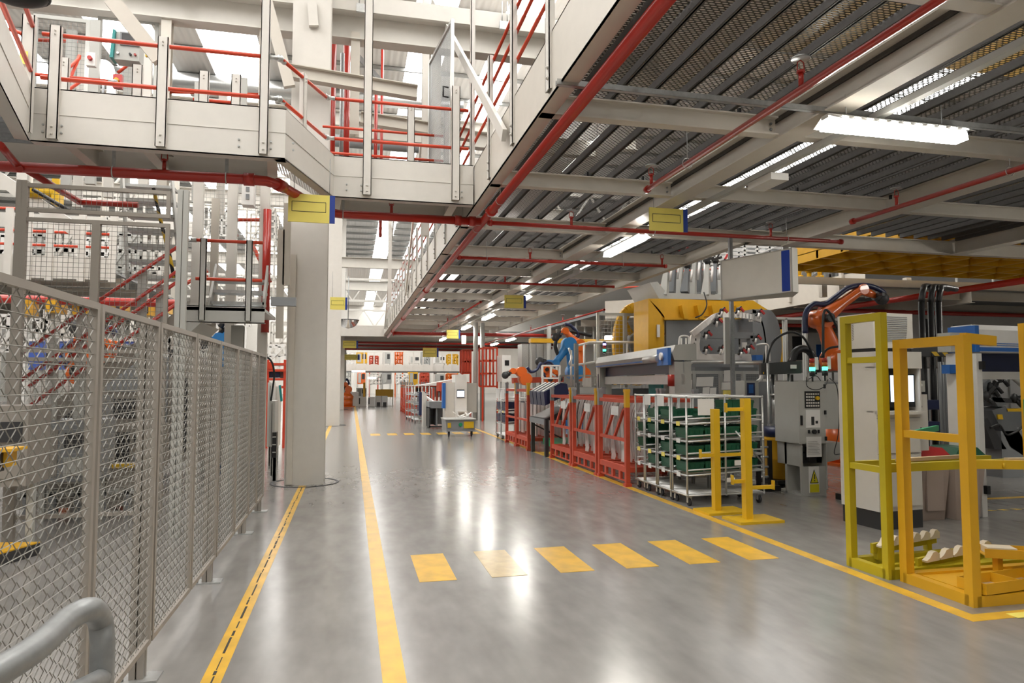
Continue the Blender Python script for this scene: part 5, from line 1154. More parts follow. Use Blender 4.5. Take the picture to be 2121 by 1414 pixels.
# small cabinets left of the control cabinet
q = P(1558, 825, Y=11.0)
t = thing('terminal', (q.x, 11, 0), 'small pale terminal with a blue screen beside the pump rig', 'terminal')
a = P(1543, 822, Y=11); b_ = P(1566, 788, Y=11)
part(t, 'case', MB().box(a.x, 11, 0, b_.x+.05, 11.3, b_.z), GREYL); part(t, 'screen', MB().box(a.x+.04, 10.99, a.z, b_.x-.03, 11, b_.z-.04), NAVY); part(t, 'blue_label', MB().box(a.x+.07, 10.98, a.z+.07, b_.x-.07, 10.99, b_.z-.07), BLUEP)
t = thing('pale_cabinet', (10.2, 11.4, 0), 'grey box with a curved white paper roll on top, right of the small terminal', 'cabinet')
a = P(1568, 815, Y=11.2); b_ = P(1600, 790, Y=11.2); part(t, 'body', MB().box(a.x, 11.2, 0, b_.x, 11.6, b_.z), GREY)
part(t, 'paper_roll', MB().tube(smooth([P(1568, 790, Y=11.1), P(1575, 785, Y=11.1), P(1580, 770, Y=11.1), P(1594, 772, Y=11.1), P(1590, 785, Y=11.1)], 4), .03, 6), PAPER)
t = thing('electric_box', (7, 14.5, 0), 'grey and teal electric cabinet before the portal right post', 'cabinet')
a = P(1370, 830, Y=12.6); b_ = P(1408, 792, Y=12.6)
part(t, 'body', MB().box(a.x+.05, 12.6, 0, b_.x, 13.2, b_.z), GREYL); part(t, 'teal_edge', MB().box(a.x, 12.6, .3, a.x+.05, 13.2, b_.z), TEAL)
# ================================================================ yellow grid platform and the far right mezzanine
t = thing('yellow_platform', (11, 14, 4.6), 'yellow painted platform with a ribbed underside at the right edge', 'platform')
x0, z = 10.9, 4.6
part(t, 'side_plate', MB().box(x0, 8, z, x0+.02, 15.9, z+.42), YELO); part(t, 'end_plate', MB().box(x0, 15.88, z, 20, 15.9, z+.3), YELO)
part(t, 'deck', MB().box(x0, 8, z+.2, 20, 15.9, z+.22), YELO)
for i in range(9): x = x0+.9*(i+1); part(t, 'rib', MB().box(x-.05, 8, z+.02, x+.05, 15.9, z+.2), YELO)
for i in range(9): y = 15.9-.85*(i+1); part(t, 'cross_rib', MB().box(x0, y-.04, z+.02, 20, y+.04, z+.2), YELO)
t = thing('channel_bridge', (12, 16.3, 4.2), 'cream channel beam on posts just below the yellow platform', 'steel frame')
part(t, 'channel', MB().chan((10.8, 16.25, 4.42), (22, 16.0, 4.42), .2, .1, (0, -1, 0)), CREAM)
for px, y1_ in ((1706, 615), (1741, 605), (1806, 590), (1880, 575)):
    q = P(px, y1_, Y=16.4); part(t, 'post', MB().box(q.x-.08, 16.35, q.z, q.x+.08, 16.5, 4.35), CREAM)
mr = thing('mezzanine', (14.3, 18, 4.25), 'second mezzanine with pale side plates beyond the box sign, far right', 'mezzanine')
part(mr, 'edge_beam', MB().chan((14.3, 16.6, 4.5), (14.3, 22, 4.5), .7, .15, (-1, 0, 0)), CREAM)
part(mr, 'edge_beam', MB().chan((9.8, 25.5, 4.5), (14.3, 22, 4.5), .7, .15, (-.61, -.79, 0)), CREAM)
part(mr, 'underside', MB().prism([(14.4, 16.6, 4.4), (30, 16.6, 4.4), (30, 50, 4.4), (9.9, 50, 4.4), (9.9, 26, 4.4), (14.4, 22.1, 4.4)], Z3*.1), TOOL)
for k in range(9): y = 17+k*3; part(mr, 'cross_beam', MB().ibeam((14.45 if y < 23 else 10, y, 4.12), (30, y, 4.12), .28, .16), CREAM)
part(mr, 'main_beam', MB().ibeam((18, 16.6, 4.0), (18, 45, 4.0), .4, .25), CREAM)
for y, z in ((19, 3.95), (24, 3.9)): xp = xpipe(y, 12 if y > 20 else 14.6, 30, z, .07, (), ('dark red pipe under the far right mezzanine, nearer' if y < 20 else 'dark red pipe under the far right mezzanine, farther'))
t = thing('sprinkler_pipe', (13, 20, 3.9), 'red pipe running back under the far right mezzanine', 'pipe')
part(t, 'pipe', MB().cyl((14.9, 9, 3.95), (14.9, 40, 3.95), .08, 12), RED)
hr = thing('guard_railing', (14, 20, 5), 'orange railing on the far right mezzanine above the box sign', 'railing')
for z in (5.35, 5.85): part(hr, 'rail', MB().cyl((14.25, 16.6, z), (14.25, 22, z), .03, 8).cyl((14.25, 22, z), (9.7, 25.6, z), .03, 8), ORANGE)
for y in (17.5, 20, 22): part(hr, 'post', MB().box(14.2, y-.06, 4.3, 14.28, y+.06, 6.0), CREAM)
# tooling and machine clutter on the upper level at right
def stack(name, label, cat, px0, px1, pyb, pyt, Y, D, m, extras=()):
    a = P(px0, pyb, Y=Y); b_ = P(px1, pyt, Y=Y); t = thing(name, ((a.x+b_.x)/2, Y, a.z), label, cat)
    x0, x1 = min(a.x, b_.x), max(a.x, b_.x); z0, z1 = a.z, b_.z
    part(t, 'body', MB().box(x0, Y, z0, x1, Y+D, z1), m)
    if z0 > .06:
        zs = 0 if z0 < 4.62 else 4.57
        for xx in (x0+.04, x1-.04): part(t, 'leg', MB().box(xx-.03, Y+D*.4, zs, xx+.03, Y+D*.4+.06, z0), GREYL)
    for nm, u0, u1, v0, v1, mm in extras:
        part(t, nm, MB().box(x0+(x1-x0)*u0, Y-.02, z0+(z1-z0)*v0, x0+(x1-x0)*u1, Y, z0+(z1-z0)*v1), mm)
    return t
def frames(name, label, cat, px0, px1, pyb, pyt, Y, nx, nz, m, th=.06, D=.5, diag=False, fill=None):
    a = P(px0, pyb, Y=Y); b_ = P(px1, pyt, Y=Y); t = thing(name, ((a.x+b_.x)/2, Y, a.z), label, cat)
    for i in range(nx+1): x = a.x+(b_.x-a.x)*i/nx; zf = a.z if 4.4 < a.z < 4.7 or 0 > a.z else (0 if a.z < 4.62 else 4.57); part(t, 'upright', MB().box(x-th/2, Y, zf if i in (0, nx) else a.z, x+th/2, Y+th, b_.z), m); part(t, 'upright', MB().box(x-th/2, Y+D, a.z, x+th/2, Y+D+th, b_.z), m)
    for j in range(nz+1): z = a.z+(b_.z-a.z)*j/nz; part(t, 'beam', MB().box(a.x, Y, z-th/2, b_.x, Y+th, z+th/2), m); part(t, 'beam', MB().box(a.x, Y+D, z-th/2, b_.x, Y+D+th, z+th/2), m)
    if diag: part(t, 'diagonal', MB().bar((a.x, Y-.02, a.z), (b_.x, Y-.02, b_.z), th, th*.6), m)
    return t, a, b_
random.seed(11)
frames('conveyor', 'white framed conveyor structure above the box sign', 'conveyor', 1490, 1620, 560, 505, 27, 5, 7, WHITE, .09, 1.5, True)
for i, (px, l) in enumerate(((1560, 'left'), (1600, 'middle'), (1665, 'right'))): stack('grille_panel', '%s grilled silver panel on the upper level above the box sign' % l, 'panel', px-14, px+14, 548, 512, 27.5, .3, GALV, (('grille', .15, .85, .1, .9, GALVD),))
for i, (px, py) in enumerate(((1671, 530), (1655, 560), (1682, 545), (1676, 580), (1698, 560), (1662, 600))):
    a = P(px, py+16, Y=23+i*.2); b_ = P(px, py-16, Y=23+i*.2)
    t = thing('yellow_clamp_post', a, 'yellow clamp post on the upper level right of the box sign, %s' % ('tallest', 'leftmost', 'centre', 'low centre', 'rightmost', 'lowest')[i], 'clamp')
    part(t, 'post', MB().cyl(a, b_, .09, 10), YELO); part(t, 'collar', MB().cyl(a, a+Z3*.1, .16, 10).cyl(b_, b_+Z3*.08, .14, 10), YELO)
t, a, b_ = frames('conveyor', 'silver sloping conveyor on the upper level behind the orange railing', 'conveyor', 1640, 1760, 600, 520, 24.5, 5, 4, GALV, .14, 1.2, True)
stack('red_machine', 'glossy red machine head at the right edge under the yellow platform', 'machine', 2085, 2125, 543, 520, 21, 1.5, BIN_RED)
stack('beam_panel', 'long white beam panel at the right edge below the yellow platform', 'beam', 1990, 2125, 556, 541, 20, .5, CREAM)
# far right tooling rigs
t = thing('tooling_rig', (9.5, 9.5, 0), 'dark grey clamping rig with sloping plates at the far right', 'tooling')
Yt = 9.6; T_ = lambda x, y: P(x, y, Y=Yt)
part(t, 'sloping_plate', MB().prism([T_(2032, 795), T_(2050, 785), T_(2085, 838), T_(2068, 842)], (0, .3, 0)), TOOL)
part(t, 'sloping_plate', MB().prism([T_(2055, 850), T_(2083, 842), T_(2128, 925), T_(2118, 942), T_(2092, 925)], (0, .3, 0)), TOOL)
part(t, 'sloping_plate', MB().prism([T_(2036, 870), T_(2045, 865), T_(2085, 930), T_(2060, 930)], (0, .3, 0)), DARK)
part(t, 'base', MB().box(T_(2036, 0).x, Yt, 0, T_(2140, 0).x, Yt+1, P(0, 935, Y=Yt).z), GREY)
part(t, 'cross_bar', MB().prism([T_(2055, 822), T_(2128, 828), T_(2128, 836), T_(2055, 832)], (0, .4, 0)), DARK)
part(t, 'rail', MB().tube(smooth([T_(2075, 758), T_(2100, 770), T_(2135, 800)], 5), .06, 8), SHEET)
part(t, 'rail', MB().tube(smooth([T_(2070, 765), T_(2095, 778), T_(2130, 808)], 5), .05, 8), GREYL)
part(t, 'yellow_tag', MB().prism([T_(2066, 868), T_(2076, 868), T_(2074, 858), T_(2064, 858)], (0, -.02, 0)), YEL)
part(t, 'yellow_beam', MB().prism([T_(2085, 852), T_(2135, 852), T_(2135, 846), T_(2085, 846)], (0, .2, 0)), YEL)
random.seed(3)
for k in range(10):
    p = T_(2040+random.random()*85, 755+random.random()*75); s_ = random.uniform(.05, .1)
    part(t, 'clamp', MB().ball(p, s_, (1, .8, 1.2), 8).bar(p, p+V((random.uniform(-.2, .2), -.1, random.uniform(-.1, .2))), .05, .05).cyl(p, p+V((.1, -.05, -.15)), .03, 6), (BLACK, TOOL, DARK)[k % 3])
part(t, 'cable', MB().tube(smooth([T_(2050, 885), T_(2070, 880), T_(2085, 900), T_(2110, 890), T_(2130, 870)], 5), .02, 6), BLACK)
t = thing('striped_bar', (8, 9, 1.8), 'dark bar with black and yellow stripes behind the yellow frames', 'bar')
part(t, 'bar', MB().prism([P(1905, 738, Y=9.2), P(1985, 738, Y=9.2), P(1985, 712, Y=9.2), P(1905, 712, Y=9.2)], (0, .2, 0)), DARK); part(t, 'stripes', MB().prism([P(1930, 737, Y=9.19), P(1968, 737, Y=9.19), P(1968, 728, Y=9.19), P(1930, 728, Y=9.19)], (0, .01, 0)), HAZ)
for px, l in ((1911, 'left black service pole rising behind the white cabinet'), (1930, 'middle black service pole with a cable chain'), (1946, 'right black service pole with a cable chain')):
    q = P(px, 700, Y=9.6); solo('service_pole', MB().cyl((q.x, 9.6, 0), (q.x, 9.6, 3.0), .05, 8).tube(smooth([(q.x, 9.6, 3.0), (q.x+.05, 9.6, 3.2), (q.x+.3, 9.8, 3.3), (q.x+.8, 10, 3.3)], 4), .05, 8), BLACK, l, 'service pole')
t = thing('louvre_screen', (7.7, 8.7, 0), 'grey corrugated screen behind the yellow frames', 'screen')
mb = MB()
for k in range(9): x = P(1918, 0, Y=8.7).x+.05*k; mb.cyl((x, 8.7, .3), (x, 8.7, 1.95), .022, 6)
part(t, 'ribs', mb, GREY)
t = thing('mesh_screen', (8, 8.6, 0), 'dark wire mesh column between the two yellow frames', 'guard fence')
a = P(1948, 0, Y=8.5).x; b_ = P(1980, 0, Y=8.5).x
part(t, 'mesh', MB().grid((a, 8.5, .2), (1, 0, 0), (0, 0, 1), b_-a, 1.6, .035, .004), DARK); part(t, 'frame', MB().frame((a, 8.5, .2), (1, 0, 0), (0, 0, 1), b_-a, 1.62, .03, .03), GREYL)
solo('parts_shelf', MB().box(a, 9.2, .3, b_+.2, 9.8, .5).box(a, 9.2, .8, b_+.2, 9.8, 1.0).box(a, 9.2, 1.2, b_+.2, 9.8, 1.35), NAVY, 'shelf of dark blue parts behind the wire mesh column', 'shelf')
# ================================================================ FAR END of the aisle
def far_box(name, label, cat, px0, px1, pyb, pyt, Y, D, m, extras=()): return stack(name, label, cat, px0, px1, pyb, pyt, Y, D, m, extras)
# scrap cart, big white cabinet, desk, pillars
t = thing('scrap_cart', (4.2, 20.5, 0), 'grey wheeled scrap bin with yellow labels beside the aisle', 'cart')
a = P(930, 0, Y=20.4).x; b_ = P(986, 0, Y=20.4).x
part(t, 'tub', MB().prism([(a, 20.4, .16), (b_, 20.4, .16), (b_+.03, 20.4, .5), (a-.03, 20.4, .52)], (0, 1.0, 0)), GREY)
part(t, 'rim', MB().box(a-.05, 20.37, .5, b_+.05, 21.43, .53), GREYL)
part(t, 'yellow_label', MB().box(a+.03, 20.38, .27, a+.13, 20.4, .42), YEL); part(t, 'yellow_label', MB().box(b_-.33, 20.38, .25, b_-.03, 20.4, .45), YEL); part(t, 'green_mark', MB().cyl((a+.42, 20.4, .36), (a+.42, 20.385, .36), .06, 12), GREENB)
for x in (a+.08, b_-.08): part(t, 'castor', MB().cyl((x-.02, 20.5, .06), (x+.02, 20.5, .06), .06, 12).box(x-.03, 20.46, .06, x+.03, 20.54, .17), RUBBER)
mb = MB(); random.seed(2)
for k in range(14): c = V((a+.25+random.random()*.5, 20.6+random.random()*.5, .5+random.random()*.12)); mb.bar(c, c+V((random.uniform(-.2, .2), random.uniform(-.1, .1), random.uniform(0, .14))), .08, .01)
solo('scrap_sheet', mb, PAPER, 'white scraps heaped in the grey scrap bin', 'scrap', None, 'stuff')
t = thing('operator_cabinet', (4.6, 23, 0), 'large far white operator cabinet with a monitor and a blue stripe', 'cabinet')
Yc = 23.0; k_ = lambda x, y: P(x, y, Y=Yc)
X0, X1 = k_(947, 0).x, k_(970, 0).x
part(t, 'body', MB().box(X0, Yc, 0, X1, Yc+.8, P(0, 790, Y=Yc).z+.0), WHITE); part(t, 'head', MB().box(X0, Yc, 1.65, X1, Yc+.8, P(0, 773, Y=Yc).z), WHITE)
part(t, 'side_wing', MB().box(k_(928, 0).x, Yc+.1, 0, X0, Yc+.8, P(0, 792, Y=Yc).z), CREAM2); part(t, 'blue_stripe', MB().box(k_(922, 0).x, Yc+.05, .75, k_(928, 0).x, Yc+.3, 1.6), BLUEP)
mo = part(t, 'monitor', MB().box(k_(950, 0).x, Yc-.03, 1.1, k_(965, 0).x, Yc, 1.38), BLACK); part(mo, 'screen', MB().box(k_(950.5, 0).x, Yc-.04, 1.13, k_(964.5, 0).x, Yc-.03, 1.34), SCREEN)
part(t, 'shelf', MB().box(X0+.05, Yc-.15, .62, X1, Yc, .66), WHITE); part(t, 'grey_wing', MB().box(X1, Yc+.1, .6, k_(991, 0).x, Yc+.6, 1.6), GREYL)
t = thing('grey_desk', (3.5, 24, 0), 'grey open fronted desk box beside the far white cabinet', 'desk')
a, b_ = P(895, 0, Y=24).x, P(936, 0, Y=24).x
part(t, 'top', MB().box(a, 24, .72, b_, 25, .95), GREY); part(t, 'side', MB().box(a, 24, .05, a+.04, 25, .75), DARK); part(t, 'back', MB().box(a, 24.9, .1, b_, 25, .75), GREY); part(t, 'side', MB().box(a+.25, 24.1, .1, a+.3, 25, .75), GREY); part(t, 'base', MB().box(a, 24, .05, b_, 24.06, .1), DARK)
t = thing('console', (3.2, 25.5, 0), 'tapered white console leg left of the grey desk', 'console')
a = P(883, 0, Y=25).x; part(t, 'leg', MB().prism([(a, 25, 0), (a+.25, 25, 0), (a+.12, 25, 1.2), (a, 25, 1.3)], (0, .5, 0)), CREAM2); part(t, 'arm', MB().bar((a+.1, 25.1, 1.1), (a+.55, 24.8, .78), .12, .06), WHITE)
stack('navy_box_rack', 'navy boxes on a far tube rack left of the console', 'boxes', 868, 882, 860, 812, 27, .8, NAVY)
for i, (px0, px1, Y) in enumerate(((853, 866, 29), (865, 880, 27.2))):
    tube_rack(P(px0, 0, Y=Y).x, P(px1, 0, Y=Y).x+.3, Y, Y+1.4, 'far zinc tube rack %s' % ('beside the far red stillages' if i == 0 else 'left of the tapered console'), 1.5, (.4, .75, 1.1), GALV)
for i, (y0, y1) in enumerate(((18.6, 19.2), (19.25, 19.9))):
    tube_rack(4.2, 5.3, y0, y1, 'zinc tube rack of navy boxes %s' % ('touching the far red stillage' if i == 0 else 'next to the scrap cart'), 1.45, (.45, .8, 1.1), CHROME)
    for j, z in enumerate((.5, .84)):
        for k in range(2): solo('navy_box', tote(None, 4.4+.5*k, (y0+y1)/2, z, .42, .45, .22), NAVY, 'navy box on the %s shelf of the tube rack %s, %s' % (('lower', 'middle')[j], ('by the stillage', 'by the cart')[i], ('front', 'back')[k]), 'box', 'navy boxes on tube racks')
    solo('card', MB().box(4.17, y0+.1, 1.15, 4.18, y1-.1, 1.42), PAPER, 'white card on the rack %s' % ('by the far red stillage' if i == 0 else 'by the scrap cart'), 'card')
for i in range(6):
    y0 = 30.5+i*1.45; red_stillage(y0, y0+1.3, 2.75, 3.9, 'far red stillage along the aisle, %s' % ('nearest', 'second', 'third', 'fourth', 'fifth', 'farthest')[i], 1.45, False)
solo('silver_sheet', MB().prism([(3.0, 30, 1.5), (4.4, 30, 1.75), (4.6, 30, 1.55), (3.9, 30, 1.45)], (0, 1.5, 0)), PAPER, 'white curved panel lying on top of the far red stillages', 'panel')
solo('red_crate', MB().box(3.6, 28.8, 1.25, 4.9, 29.6, 1.62), STRED, 'red crate behind the far tube rack', 'crate')
# row of cabinets at the very end
for i, (px0, px1, pt) in enumerate(((725, 743, 812), (743, 759, 822), (763, 777, 822), (778, 790, 820), (791, 803, 820))):
    stack('end_cabinet', 'small white cabinet at the end of the aisle, %s' % ('leftmost', 'second', 'third', 'fourth', 'rightmost')[i], 'cabinet', px0, px1, 843, pt, 47, .8, (WHITE, CREAM2)[i % 2], (('vent', .2, .8, .1, .45, DARK),) if i > 2 else (('lamp_strip', .02, .16, .3, .9, BLACK),))
stack('yellow_post', 'thick yellow post at the aisle end', 'post', 752, 757, 822, 792, 48, .4, YELO)
stack('yellow_guard', 'yellow guard panel low at the aisle end', 'guard', 778, 815, 822, 806, 50, .3, YELO)
b = lambda x, y: P(x, y, Y=46)
robot([V((b(718, 800).x, 46, .5)), b(718, 820), b(722, 806), b(716, 795), b(712, 800)], .24, 'distant orange robot at the aisle end beside the columns')
# end bridge
t = thing('far_bridge', (2, 70, 2.7), 'long cream bridge with a railing across the far end', 'walkway')
a = P(712, 768, Y=70); b_ = P(955, 756, Y=70)
part(t, 'side_beam', MB().box(a.x, 70, a.z, b_.x, 70.2, b_.z), CREAM2); part(t, 'top_rail', MB().cyl((a.x, 70, a.z+1.9), (b_.x, 70, a.z+2.1), .05, 6), CREAM2)
for i in range(13): x = a.x+(b_.x-a.x)*i/12; part(t, 'post', MB().box(x-.06, 69.9, a.z, x+.06, 70, a.z+1.9), CREAM2)
part(t, 'cross_beam', MB().box(a.x, 70.3, a.z-.15, b_.x, 71.5, a.z), GREY)
part(t, 'support', MB().box(P(715, 0, Y=70).x, 70.5, 0, P(717, 0, Y=70).x+.3, 70.8, a.z), CREAM2); part(t, 'support', MB().box(P(905, 0, Y=70).x, 70.5, 0, P(905, 0, Y=70).x+.3, 70.8, a.z), CREAM2)
# machinery blocks filling the far background
random.seed(21)
kinds = [('conveyor_section', 'conveyor section', WHITE), ('robot_cell', 'robot cell frame', CREAM2), ('grey_machine', 'grey machine block', GREYL), ('yellow_machine', 'yellow machine', YELO), ('steel_cabinet', 'steel cabinet', GALV), ('orange_machine', 'orange machine arm housing', ROBO), ('red_machine', 'red rack section', STRED)]
places = ['behind the far bridge, %s' % s for s in ('far left', 'left', 'left of centre', 'centre left', 'centre', 'centre right', 'right of centre', 'right', 'far right')]
n = 0
for lvl, (yb, yt, Y) in enumerate(((752, 728, 74), (795, 770, 66), (822, 796, 58))):
    for i in range(9):
        px = 712+i*27+random.uniform(-2, 2); k = kinds[(i*3+lvl*2) % 7]; w_ = random.uniform(15, 25); h_ = (yb-yt)*random.uniform(.6, 1)
        if lvl == 2 and 740 < px < 840: continue
        Yk = Y+random.uniform(-1, 1)
        nm = ('upper', 'middle', 'lower')[lvl]
        if i % 2 == 0: frames(k[0], '%s in the %s row of distant machines, %s' % (k[1], nm, places[i].split(', ')[1]), 'machine', px, px+w_, yb, yb-h_, Yk, 3, 3, k[2], .13, 1, True)
        else: stack(k[0], '%s in the %s row of distant machines, %s' % (k[1], nm, places[i].split(', ')[1]), 'machine', px, px+w_, yb, yb-h_, Yk, 1.5, k[2], (('door', .1, .45, .1, .9, GREYL), ('window', .55, .9, .4, .85, DARK)))
for i, (px, py, w_) in enumerate(((729, 768, 26), (762, 782, 16))):
    a = P(px, py, Y=60); solo('strip_lamp', MB().box(a.x, 60, a.z-.1, a.x+w_*60/1414, 60.2, a.z+.05), WELD, 'tiny lit lamp under the far bridge, %s' % ('left' if i == 0 else 'right'), 'lamp')
# cross platform beyond the mezzanine end
t = thing('cross_platform', (-.5, 39, 4.2), 'cream platform joining the second column and the mezzanine end', 'walkway')
part(t, 'side_beam', MB().box(-3.0, 38.5, 4.15, 1.75, 38.6, 4.75), CREAM2); part(t, 'deck', MB().box(-3, 38.6, 4.5, 15, 60, 4.56), GALVD)
for k in range(6): part(t, 'cross_beam', MB().ibeam((-3, 40+k*3.5, 4.25), (15, 40+k*3.5, 4.25), .25, .15), CREAM)
for y, l in ((43, 'far thin red pipe under the cross platform, nearest'), (47, 'far thin red pipe under the cross platform, middle'), (52, 'far thin red pipe under the cross platform, farthest')): xpipe(y, -3, 14, 4.05, .07, (), l)
t = thing('convex_mirror', (-.2, 33, 3.9), 'silver dome mirror hanging beside the second column', 'mirror')
c = P(721, 668, Y=33); part(t, 'dome', MB().lathe(c, [(.5, .12), (.46, 0), (.35, -.15), (.2, -.24), (.01, -.28)], 24), mat('mirror_dome', (.8, .8, .8), .08, 1)); part(t, 'rim', MB().tube(arc(c+Z3*.12, .5, 0, math.tau, (1, 0, 0), (0, 1, 0), 24), .02, 6), DARK); part(t, 'rod', MB().cyl(c+Z3*.1, c+Z3*2.2, .02, 6), GALVD)
for i, (px, py) in enumerate(((825-5, 640), (992, 705), (960, 703))):
    if i == 0: continue
    a = P(px-4, py+9, Y=30); solo('white_card', MB().box(a.x, 30, a.z, a.x+.2, 30.02, a.z+.38), PAPER, 'white card hanging under the mezzanine, %s' % ('larger' if i == 1 else 'smaller'), 'card')
# things between far cabinet and blue robot
frames('pipe_gate', 'tall red pipe frame right of the far white cabinet', 'frame', 1000, 1030, 800, 720, 28, 2, 3, ORANGE, .07, .8)
frames('pipe_gate', 'tall red mesh gate left of the small orange robot', 'frame', 958, 975, 772, 725, 34, 3, 2, ORANGE, .09, .6)
stack('far_cabinet', 'beige far wall cabinet under the mezzanine end', 'cabinet', 1040, 1058, 790, 735, 27, 1, WHITE, (('screen', .3, .8, .6, .8, BLACK),))
for i, px in enumerate((985, 1000, 1140)):
    a = P(px, 760, Y=29); solo('grey_duct', MB().cyl((a.x, 29+i*.1, 0), (a.x, 29+i*.1, 4.2), .1, 12), GREYL, '%s vertical grey duct under the far mezzanine' % ('left', 'middle', 'right')[i], 'duct')
for i, px in enumerate((1090, 1105, 1120, 1135)): stack('silver_locker', 'tall silver locker behind the small orange robot, %s' % ('first', 'second', 'third', 'fourth')[i]+' from the left', 'locker', px-9, px+5, 790, 712, 30, .8, GALV)
stack('pale_wall_panel', 'pale panel wall behind the white handrails', 'panel', 1155, 1290, 800, 672, 34, .3, CREAM2)
stack('pale_wall_panel', 'pale panel wall behind the far grey ducts', 'panel', 1000, 1100, 780, 722, 40, .3, CREAM2)
t, a, b_ = frames('mesh_screen', 'fine mesh screen under the mezzanine corner', 'guard fence', 1195, 1285, 712, 655, 30, 5, 1, GREYL, .06, .1)
stack('yellow_beam', 'yellow beam behind the blue jacketed robot', 'beam', 1100, 1290, 709, 703, 27, .4, YELO)
p = P(1255, 699, Y=26); solo('strip_lamp', MB().box(p.x, 26, p.z-.07, p.x+.5, 26.15, p.z+.08), WELD, 'short lit lamp left of the spoked yellow ring', 'lamp')
frames('white_gate', 'white tube gate above the red stillages', 'gate', 1124, 1160, 783, 757, 20.5, 2, 1, WHITE, .05, .05)
frames('white_gate', 'long white rail above the table with navy bins', 'gate', 1160, 1235, 800, 778, 18.6, 3, 1, GREYL, .05, .05)
solo('notice', MB().box(P(1203, 0, Y=18.5).x, 18.5, P(0, 803, Y=18.5).z, P(1220, 0, Y=18.5).x, 18.51, P(0, 780, Y=18.5).z), PAPER, 'white notice left of the grey shutter portal', 'notice')
q = P(1195, 820, Y=17); solo('service_pole', MB().box(q.x-.05, 17, 0, q.x+.05, 17.1, P(0, 695, Y=17).z), GALVD, 'galvanised pole beside the white notice', 'post')
solo('red_gantry', MB().bar(P(1062, 788, Y=24), P(1165, 785, Y=24), .3, .2).bar(P(1145, 787, Y=24), P(1145, 820, Y=24), .2, .2), STRED, 'large red frame behind the red stillages', 'frame')
# background machines to the right behind the fixtures
stack('yellow_cabinet', 'yellow robot base cabinet behind the mesh right of the drum cover', 'cabinet', 1597, 1620, 750, 682, 19, 1, YELO)
frames('guard_fence', 'mesh guard behind the big orange robot', 'guard fence', 1590, 1750, 790, 662, 18, 4, 1, GREYL, .07, .1)
stack('far_machine', 'white machine bodies far behind the big orange robot', 'machine', 1630, 1750, 770, 690, 27, 2, WHITE, (('dark_window', .1, .3, .3, .9, DARK), ('blue_part', .5, .58, .3, .7, BLUEP), ('vent', .7, .9, .4, .8, GREY)))
stack('far_machine', 'white wall of machines beyond the right shutter portal', 'machine', 1890, 2125, 760, 655, 22, 2, WHITE, (('dark_window', .1, .2, .3, .9, DARK), ('vent', .35, .45, .4, .8, GREY), ('dark_window', .6, .75, .2, .7, TOOL)))
stack('dark_machine', 'dark machine block low behind the right shutter portal', 'machine', 2030, 2125, 960, 850, 12, 1, TOOL, (('panel', .1, .5, .2, .8, DARK),))
stack('dark_machine', 'dark machine wall behind the orange robot base', 'machine', 1560, 1760, 880, 792, 14, 1, TOOL, (('panel', .1, .3, .2, .8, GREY), ('panel', .5, .9, .2, .8, DARK)))
# ================================================================ LEFT: guard, stair, landing and machine cell
t = thing('tall_guard', (-3.5, 8, 0), 'tall taupe mesh guard with an upper panel behind the near fence', 'guard fence')
Yg = 8.0; g = lambda x, y: P(x, y, Y=Yg)
for px in (38, 49, 372, 384):
    x = g(px, 500).x; part(t, 'post', MB().box(x-.025, Yg-.03, 0, x+.025, Yg+.03, 3.74), TAUPE if px < 300 else GREYL)
xl, xr = g(52, 0).x, g(366, 0).x; xm = g(217, 0).x
for z0_, z1_, xa, xb in ((3.42, 3.72, xl, xr), (1.95, 3.36, xl, xm), (1.95, 3.36, xm, xr), (.25, 1.9, xl, xm), (.25, 1.9, xm, xr)):
    f_ = part(t, 'panel_frame', MB().frame((xa, Yg, z0_), (1, 0, 0), (0, 0, 1), xb-xa, z1_-z0_, .04, .04), TAUPE)
    part(f_, 'wire_mesh', MB().grid((xa, Yg, z0_), (1, 0, 0), (0, 0, 1), xb-xa, z1_-z0_, .05, .0025), FEN)
part(t, 'panel_frame', MB().frame((-7.5, Yg, .25), (1, 0, 0), (0, 0, 1), -3.7+7.5, 3.45, .05, .04), TAUPE); part(t, 'wire_mesh', MB().grid((-7.5, Yg, .25), (1, 0, 0), (0, 0, 1), 3.8, 3.45, .05, .0025), FEN)
# landing
t = thing('stair_landing', (-1.7, 9.4, 2.4), 'grey steel landing with posts between the tall guard and the near column', 'landing')
Yl = 9.3; l_ = lambda x, y: P(x, y, Y=Yl)
zb, zt = l_(400, 667).z, l_(400, 632).z; xa, xb = l_(383, 0).x, l_(562, 0).x
part(t, 'side_beam', MB().chan((xa, Yl, (zb+zt)/2), (xb, Yl, (zb+zt)/2), zt-zb, .1, (0, -1, 0)), GREYL); part(t, 'deck', MB().box(xa, Yl, zt-.06, xb, Yl+1.3, zt-.02), GALV)
part(t, 'gusset', MB().prism([(xa, Yl, zb), (xa+.3, Yl, zb), (xa+.15, Yl, zb-.15)], (0, 1.2, 0)), GREYL)
part(t, 'support_post', MB().ibeam((l_(497, 0).x, Yl+.4, 0), (l_(497, 0).x, Yl+.4, zb), .15, .15, up=(0, 1, 0)), GREYL)
for px in (436, 529): x = l_(px, 0).x; part(t, 'post', MB().chan((x, Yl-.03, zb+.03), (x, Yl-.03, l_(0, 475).z), .075, .05, (0, -1, 0)), GREYL)
for py_i, yy in enumerate((478, 563)): part(t, 'rail', MB().cyl((l_(420, 0).x, Yl+.03, l_(0, yy).z), (l_(555, 0).x, Yl+.03, l_(0, yy).z), .022, 8), ORANGE)
part(t, 'end_clamps', MB().cyl((l_(408, 0).x, Yl+.03, l_(0, 478).z), (l_(420, 0).x, Yl+.03, l_(0, 478).z), .03, 8), GALV)
